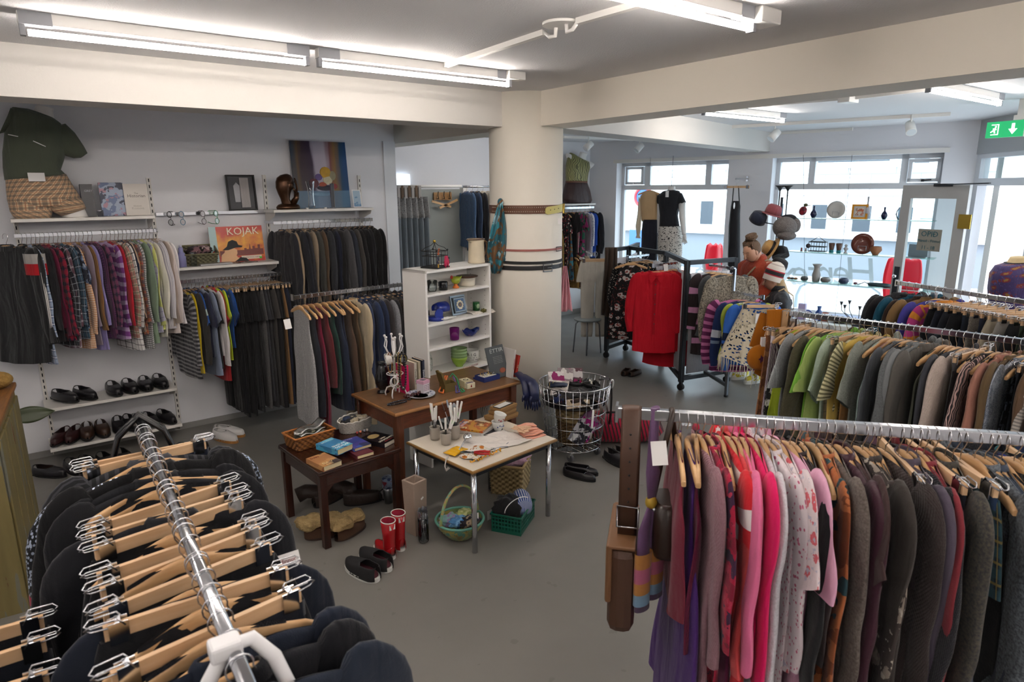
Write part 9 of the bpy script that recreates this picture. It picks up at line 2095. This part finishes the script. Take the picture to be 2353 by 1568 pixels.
o=thing('laptop','open silver laptop seen through the glass door','laptop',wi(2112,1,-.2),yw);part('screen_lid',MB().box((0,0,.075),(.2,.01,.15)),mat('silver_lid','#7a8086',.4,.5),o);part('keyboard',MB().box((0,-.07,.006),(.2,.14,.01)),M_STEEL,o)
# parked car beyond the entrance
P=ep(2.6,0,3.2);t=thing('parked_car','pale parked car beyond the entrance glass','car',(P.x,P.y,-.1),ye);g=MB();rs=[]
for x,h0,h1,w in((-2.0,.35,.6,.7),(-1.9,.25,.8,.82),(-1.0,.22,.92,.86),(-.5,.22,.95,.86),(1.4,.22,.95,.86),(1.95,.25,.85,.8),(2.05,.4,.6,.7)):rs.append([Vector((x,w*sg(math.cos(a),.4),(h0+h1)/2+(h1-h0)/2*sg(math.sin(a),.4)))for a in[2*PI*i/20 for i in range(20)]])
g.rings(rs,cap0=True,cap1=True);part('car_body',g,mat('car_paint','#8fa0b8',.2,.3),t);g=MB();rs=[]
for x,h1,w in((-1.1,.94,.78),(-.45,1.38,.66),(.9,1.42,.66),(1.6,.96,.76)):rs.append([Vector((x,w*sg(math.cos(a),.4),.9+(h1-.9)*max(0,sg(math.sin(a),.4))))for a in[2*PI*i/20 for i in range(20)]])
g.rings(rs,cap0=True,cap1=True);part('car_cabin',g,mat('car_glass','#46505c',.1),t)
for a in(-1.25,1.25):
 for b in(-.8,.8):part('wheel',MB().cyl((a,b-.08,.3),(a,b+.08,.3),.3,n=24),M_BS,t)
 # ================================================================== BAGS, SCARF AND HATS ON THE RACK ENDS
gH=Vector((CF.x,CF.y,0)).normalized()
p1=r1a+d1*.045;M_LE=mat('brown_bag_leather','#4a3123',.45,bump=.08,bscale=40);M_LT=mat('tan_bag_side','#6e4c30',.5)
t=thing('shoulder_bag','brown leather satchel hanging by its wide strap at rack end','bag',p1,yaw_of(d1));f=MB()
f.tube([(.0,-.03,-.42),(0,-.026,-.2),(0,-.022,.015),(0,0,.024),(0,.022,.015),(0,.03,-.2),(0,.04,-.42)],.030,8,flat=.10,up=(1,0,0));part('strap',f,M_LE,t)
part('buckle',MB().tube([(-.033,-.034,-.30),(.033,-.034,-.30),(.033,-.036,-.37),(-.033,-.036,-.37)],.004,8,closed=True),M_CHROME,t);f=MB()
for q in range(6):f.ball((0,-.031,-.06-.045*q),.0035,6,5)
part('strap_hole',f,M_BLACK,t)
part('bag_body',MB().box((-.01,.04,-.56),(.085,.30,.30)),M_LE,t,bevel=.03);part('flap',MB().box((-.05,.04,-.50),(.02,.30,.20)),M_LT,t,bevel=.008);part('flap_top',MB().box((-.012,.04,-.405),(.085,.30,.012)),M_LT,t,bevel=.004)
t=thing('scarf','lilac scarf with pink gold and blue ends knotted at rack end','scarf',r1a+d1*.115);fabL=cloth('plain',['#5e4264'],.55);fabE=cloth('hstripe3',['#a85c78','#a8743c','#6f8ca4'],.6,.9)
f=MB();f.tube([(0,0,.022),(-.0,0,-.06),(-.02,-.02,-.18),(-.035,-.03,-.26)],[.018,.018,.028,.015],12,flat=.6);f.tube([(0,0,.022),(.02,.02,-.08),(.0,.0,-.2),(-.03,-.03,-.26)],[.016,.018,.022,.014],12,flat=.6);part('upper_folds',f,fabL,t)
part('knot',MB().ball((-.035,-.03,-.27),(.02,.018,.022),12,8),mat('mustard_ring','#a88a2c',.5),t)
for s,L in((-1,.62),(1,.60)):part('fringed_end',MB().tube([(-.035,-.03,-.28),(-.04+s*.022,-.03,-.36),(-.045+s*.028,-.04,-.48),(-.045+s*.03,-.045,-L)],[.012,.024,.03,.032],14,flat=.5),fabL,t)
for s,L in((-1,.60),(1,.58)):
 f=MB();rs=[];uv=[]
 for j in range(7):v=j/6;z_=-.42-(L-.42)*v;rs.append([Vector((-.045+s*.03+.0335*math.cos(a),-.042+.019*math.sin(a),z_))for a in[2*PI*i/14 for i in range(14)]]);uv.append([(i/14*.1,v*.2)for i in range(15)])
 f.rings(rs,uvs=uv);part('coloured_band',f,fabE,t)
t=thing('handbag','dark brown leather handbag hanging beside the lilac scarf','bag',r1a+d1*.165,yaw_of(d1)+.1);M_DB=mat('dark_brown_bag','#2a1c15',.3)
part('handle',MB().tube([(-.05,-.01,-.30),(-.02,-.02,-.10),(0,-.02,.01),(0,0,.022),(.0,.02,.01),(.02,.02,-.10),(.03,.01,-.30)],.009,8,flat=.7),M_DB,t);f=MB();rs=[]
for z_,w,d in((-.27,.035,.01),(-.28,.045,.03),(-.36,.05,.045),(-.42,.05,.055),(-.44,.045,.05)):rs.append([Vector((w*sg(math.cos(a),.6),.10*(.6+d*8)*sg(math.sin(a),.6)*.9,z_))for a in[2*PI*i/20 for i in range(20)]])
f.rings(rs,cap0=True,cap1=True);part('bag_body',f,M_DB,t);part('zip_pull',MB().ball((-.045,-.05,-.29),.008,8,6),M_CHROME,t)
def find(pre):
 for o in COL.objects:
  if o.get('label','').startswith(pre):return o
def card(par,c,w,h,lines,rx=0,rr_=0,name='price_tag',ink=None):
 o_=find(par);n=(EYE-Vector(c)).normalized();q=n.to_track_quat('Z','Y').to_matrix()@Matrix.Rotation(R(rr_),3,'Z');g=MB().box(c,(w,h,.0015),rot=q);tg=attach(name,g,M_CARD,o_);M_=mworld(o_).inverted()
 for i,tx in enumerate(lines):
  me=text_part('writing',tx,h*.2,ink or M_INK,tg,(0,0,0),(0,0,0));W_=Matrix.Translation(Vector(c)+q@Vector((0,h*(.25-.25*i),.0012)))@q.to_4x4();me.matrix_local=M_@W_
card('magenta feathery top',oz(1593,1173,1.13),.075,.062,['290','kr','500'],rr_=35)
card('black stretch trousers',oz(668,1305,1.16),.055,.075,['finnur','sem','seður'],rr_=8)
for pre,(x,y,z_)in(('purple long cotton',(1515,1042,1.22)),('light blue polo',(462,692,1.25)),('light grey knitted',(661,745,1.2)),('bright red collared',(1530,615,1.25))):
 o_=find(pre);d_=(Vector((o_.location.x,o_.location.y,0))).length;P=od(x,y,d_-.12);card(pre,P,.045,.07,[],rr_=8)
 # handbag at the far end of the near left rack
p=l1a+dl*.03;t=thing('handbag','shiny black handbag with tall handles at far end of near rack','bag',p,yaw_of(Vector((1,-.1,0))));M_PB=mat('black_patent','#0e0e12',.15)
for s in(-1,1):part('handle',MB().tube([(-.115,s*.02,-.33),(-.10,s*.02,-.15),(-.065,s*.018,-.04),(0,s*.016,.021),(.065,s*.018,-.04),(.10,s*.02,-.15),(.115,s*.02,-.33)],.0085,10),M_PB,t)
part('bag_body',MB().box((0,0,-.45),(.28,.09,.24)),M_PB,t,bevel=.02);part('clasp',MB().ball((.11,-.03,-.31),.010,10,8),M_CHROME,t)
# white plastic loop hanger at the near end
p=l1b-dl*.085;t=thing('loop_hanger','thick white plastic loop hanger with brown ring at bottom left','hanger',p,yaw_of(Vector((1,-.05,0))));M_WP=mat('white_plastic','#eeeef0',.35)
part('loop',MB().tube([(-.085,-.02,-.20),(-.075,-.015,-.10),(-.045,-.01,-.035),(-.01,0,.012),(.03,.0,.012),(.06,-.01,-.03),(.08,-.015,-.10),(.085,-.02,-.20)],.0125,12),M_WP,t);part('clamp',MB().box((-.012,0,.012),(.05,.04,.03)),M_WP,t,bevel=.006)
part('inner_ring',MB().tube([(-.055,-.03,-.2),(-.045,-.03,-.11),(0,-.025,-.065),(.045,-.03,-.11),(.055,-.03,-.2)],.012,10,flat=.6),mat('brown_horn','#4a3c2c',.25),t)
# mustard felt cap and tan belt at the start of the middle rack
p=r2a-d2*.01;fab=cloth('plain',['#9c5c0c'],.95);t=thing('felt_hat','mustard felt cap with long stitched flaps hanging at rack end','hat',p,_ya-R(90));M_ST=mat('brown_stitch','#5c2c10',.8)
f=MB();f.prism([(-.055,.015),(.05,.02),(.055,-.12),(.045,-.22),(.03,-.32),(.01,-.36),(-.05,-.375),(-.095,-.35),(-.10,-.31),(-.08,-.29),(-.06,-.24),(-.05,-.1)],(0,-.03,0),(1,0,0),(0,0,1),.012);part('long_flap',f,fab,t,bevel=.004);f=MB();f.ball((-.075,-.045,-.255),(.075,.035,.075),18,12);part('cap_crown',f,fab,t);part('back_flap',MB().box((-.07,.0,-.11),(.06,.012,.2),rot=Matrix.Rotation(R(14),3,'Y')),fab,t);part('star_patch',MB().prism([(.018*math.cos(a)*(1 if i%2 else .5),.026*math.sin(a)*(1 if i%2 else .5))for i,a in enumerate([2*PI*j/10 for j in range(10)])],(-.08,-.082,-.255),(1,0,0),(0,0,1),.002),mat('plum_patch','#4c1838',.8),t);part('paper_band',MB().box((-.055,-.05,-.165),(.05,.02,.055)),M_CARD,t,bevel=.002);f=MB()
for q in range(16):f.box((.052-.0012*q,-.038,.01-.022*q),(.012,.012,.004))
part('blanket_stitch',f,M_ST,t)['kind']='stuff'
t=one('belt',MB().tube([(0,-.025,-.13),(0,-.018,.0),(0,0,.02),(0,.018,0),(0,.025,-.13)],.018,8,flat=.12,up=(1,0,0)),mat('pale_tan_leather','#9c7c58',.6),'pale tan belt looped over the middle rack beside the felt cap','belt',r2a+d2*.06,yaw_of(d2))
# dark mittens on the sill behind the middle rack, second rack of black skirts at the left edge
t=thing('clothes_rack','second rack of black skirts cut off by the left edge','clothes rack',(-.24,1.9,0),R(-90));part('bar',MB().cyl((0,0,1.22),(1.0,0,1.22),.012),M_CHROME,t);part('post',MB().cyl((.1,0,0),(.1,0,1.22),.014),M_CHROME,t)
rack('''black ribbed skirt|skirt|plain|14151a
navy black wrap skirt|skirt|plain|151a26
black leather skirt|skirt|leather|111216
black satin lined skirt|skirt|plain|17171c
plain black mini skirt|skirt|plain|131317''',(-.24,1.78,1.22),(-.24,1.25,1.22),4,'on the left edge rack','g',tk=1.2)
SC.cycles.caustics_reflective=False;SC.cycles.caustics_refractive=False
SC.cycles.max_bounces=8;SC.cycles.transparent_max_bounces=16
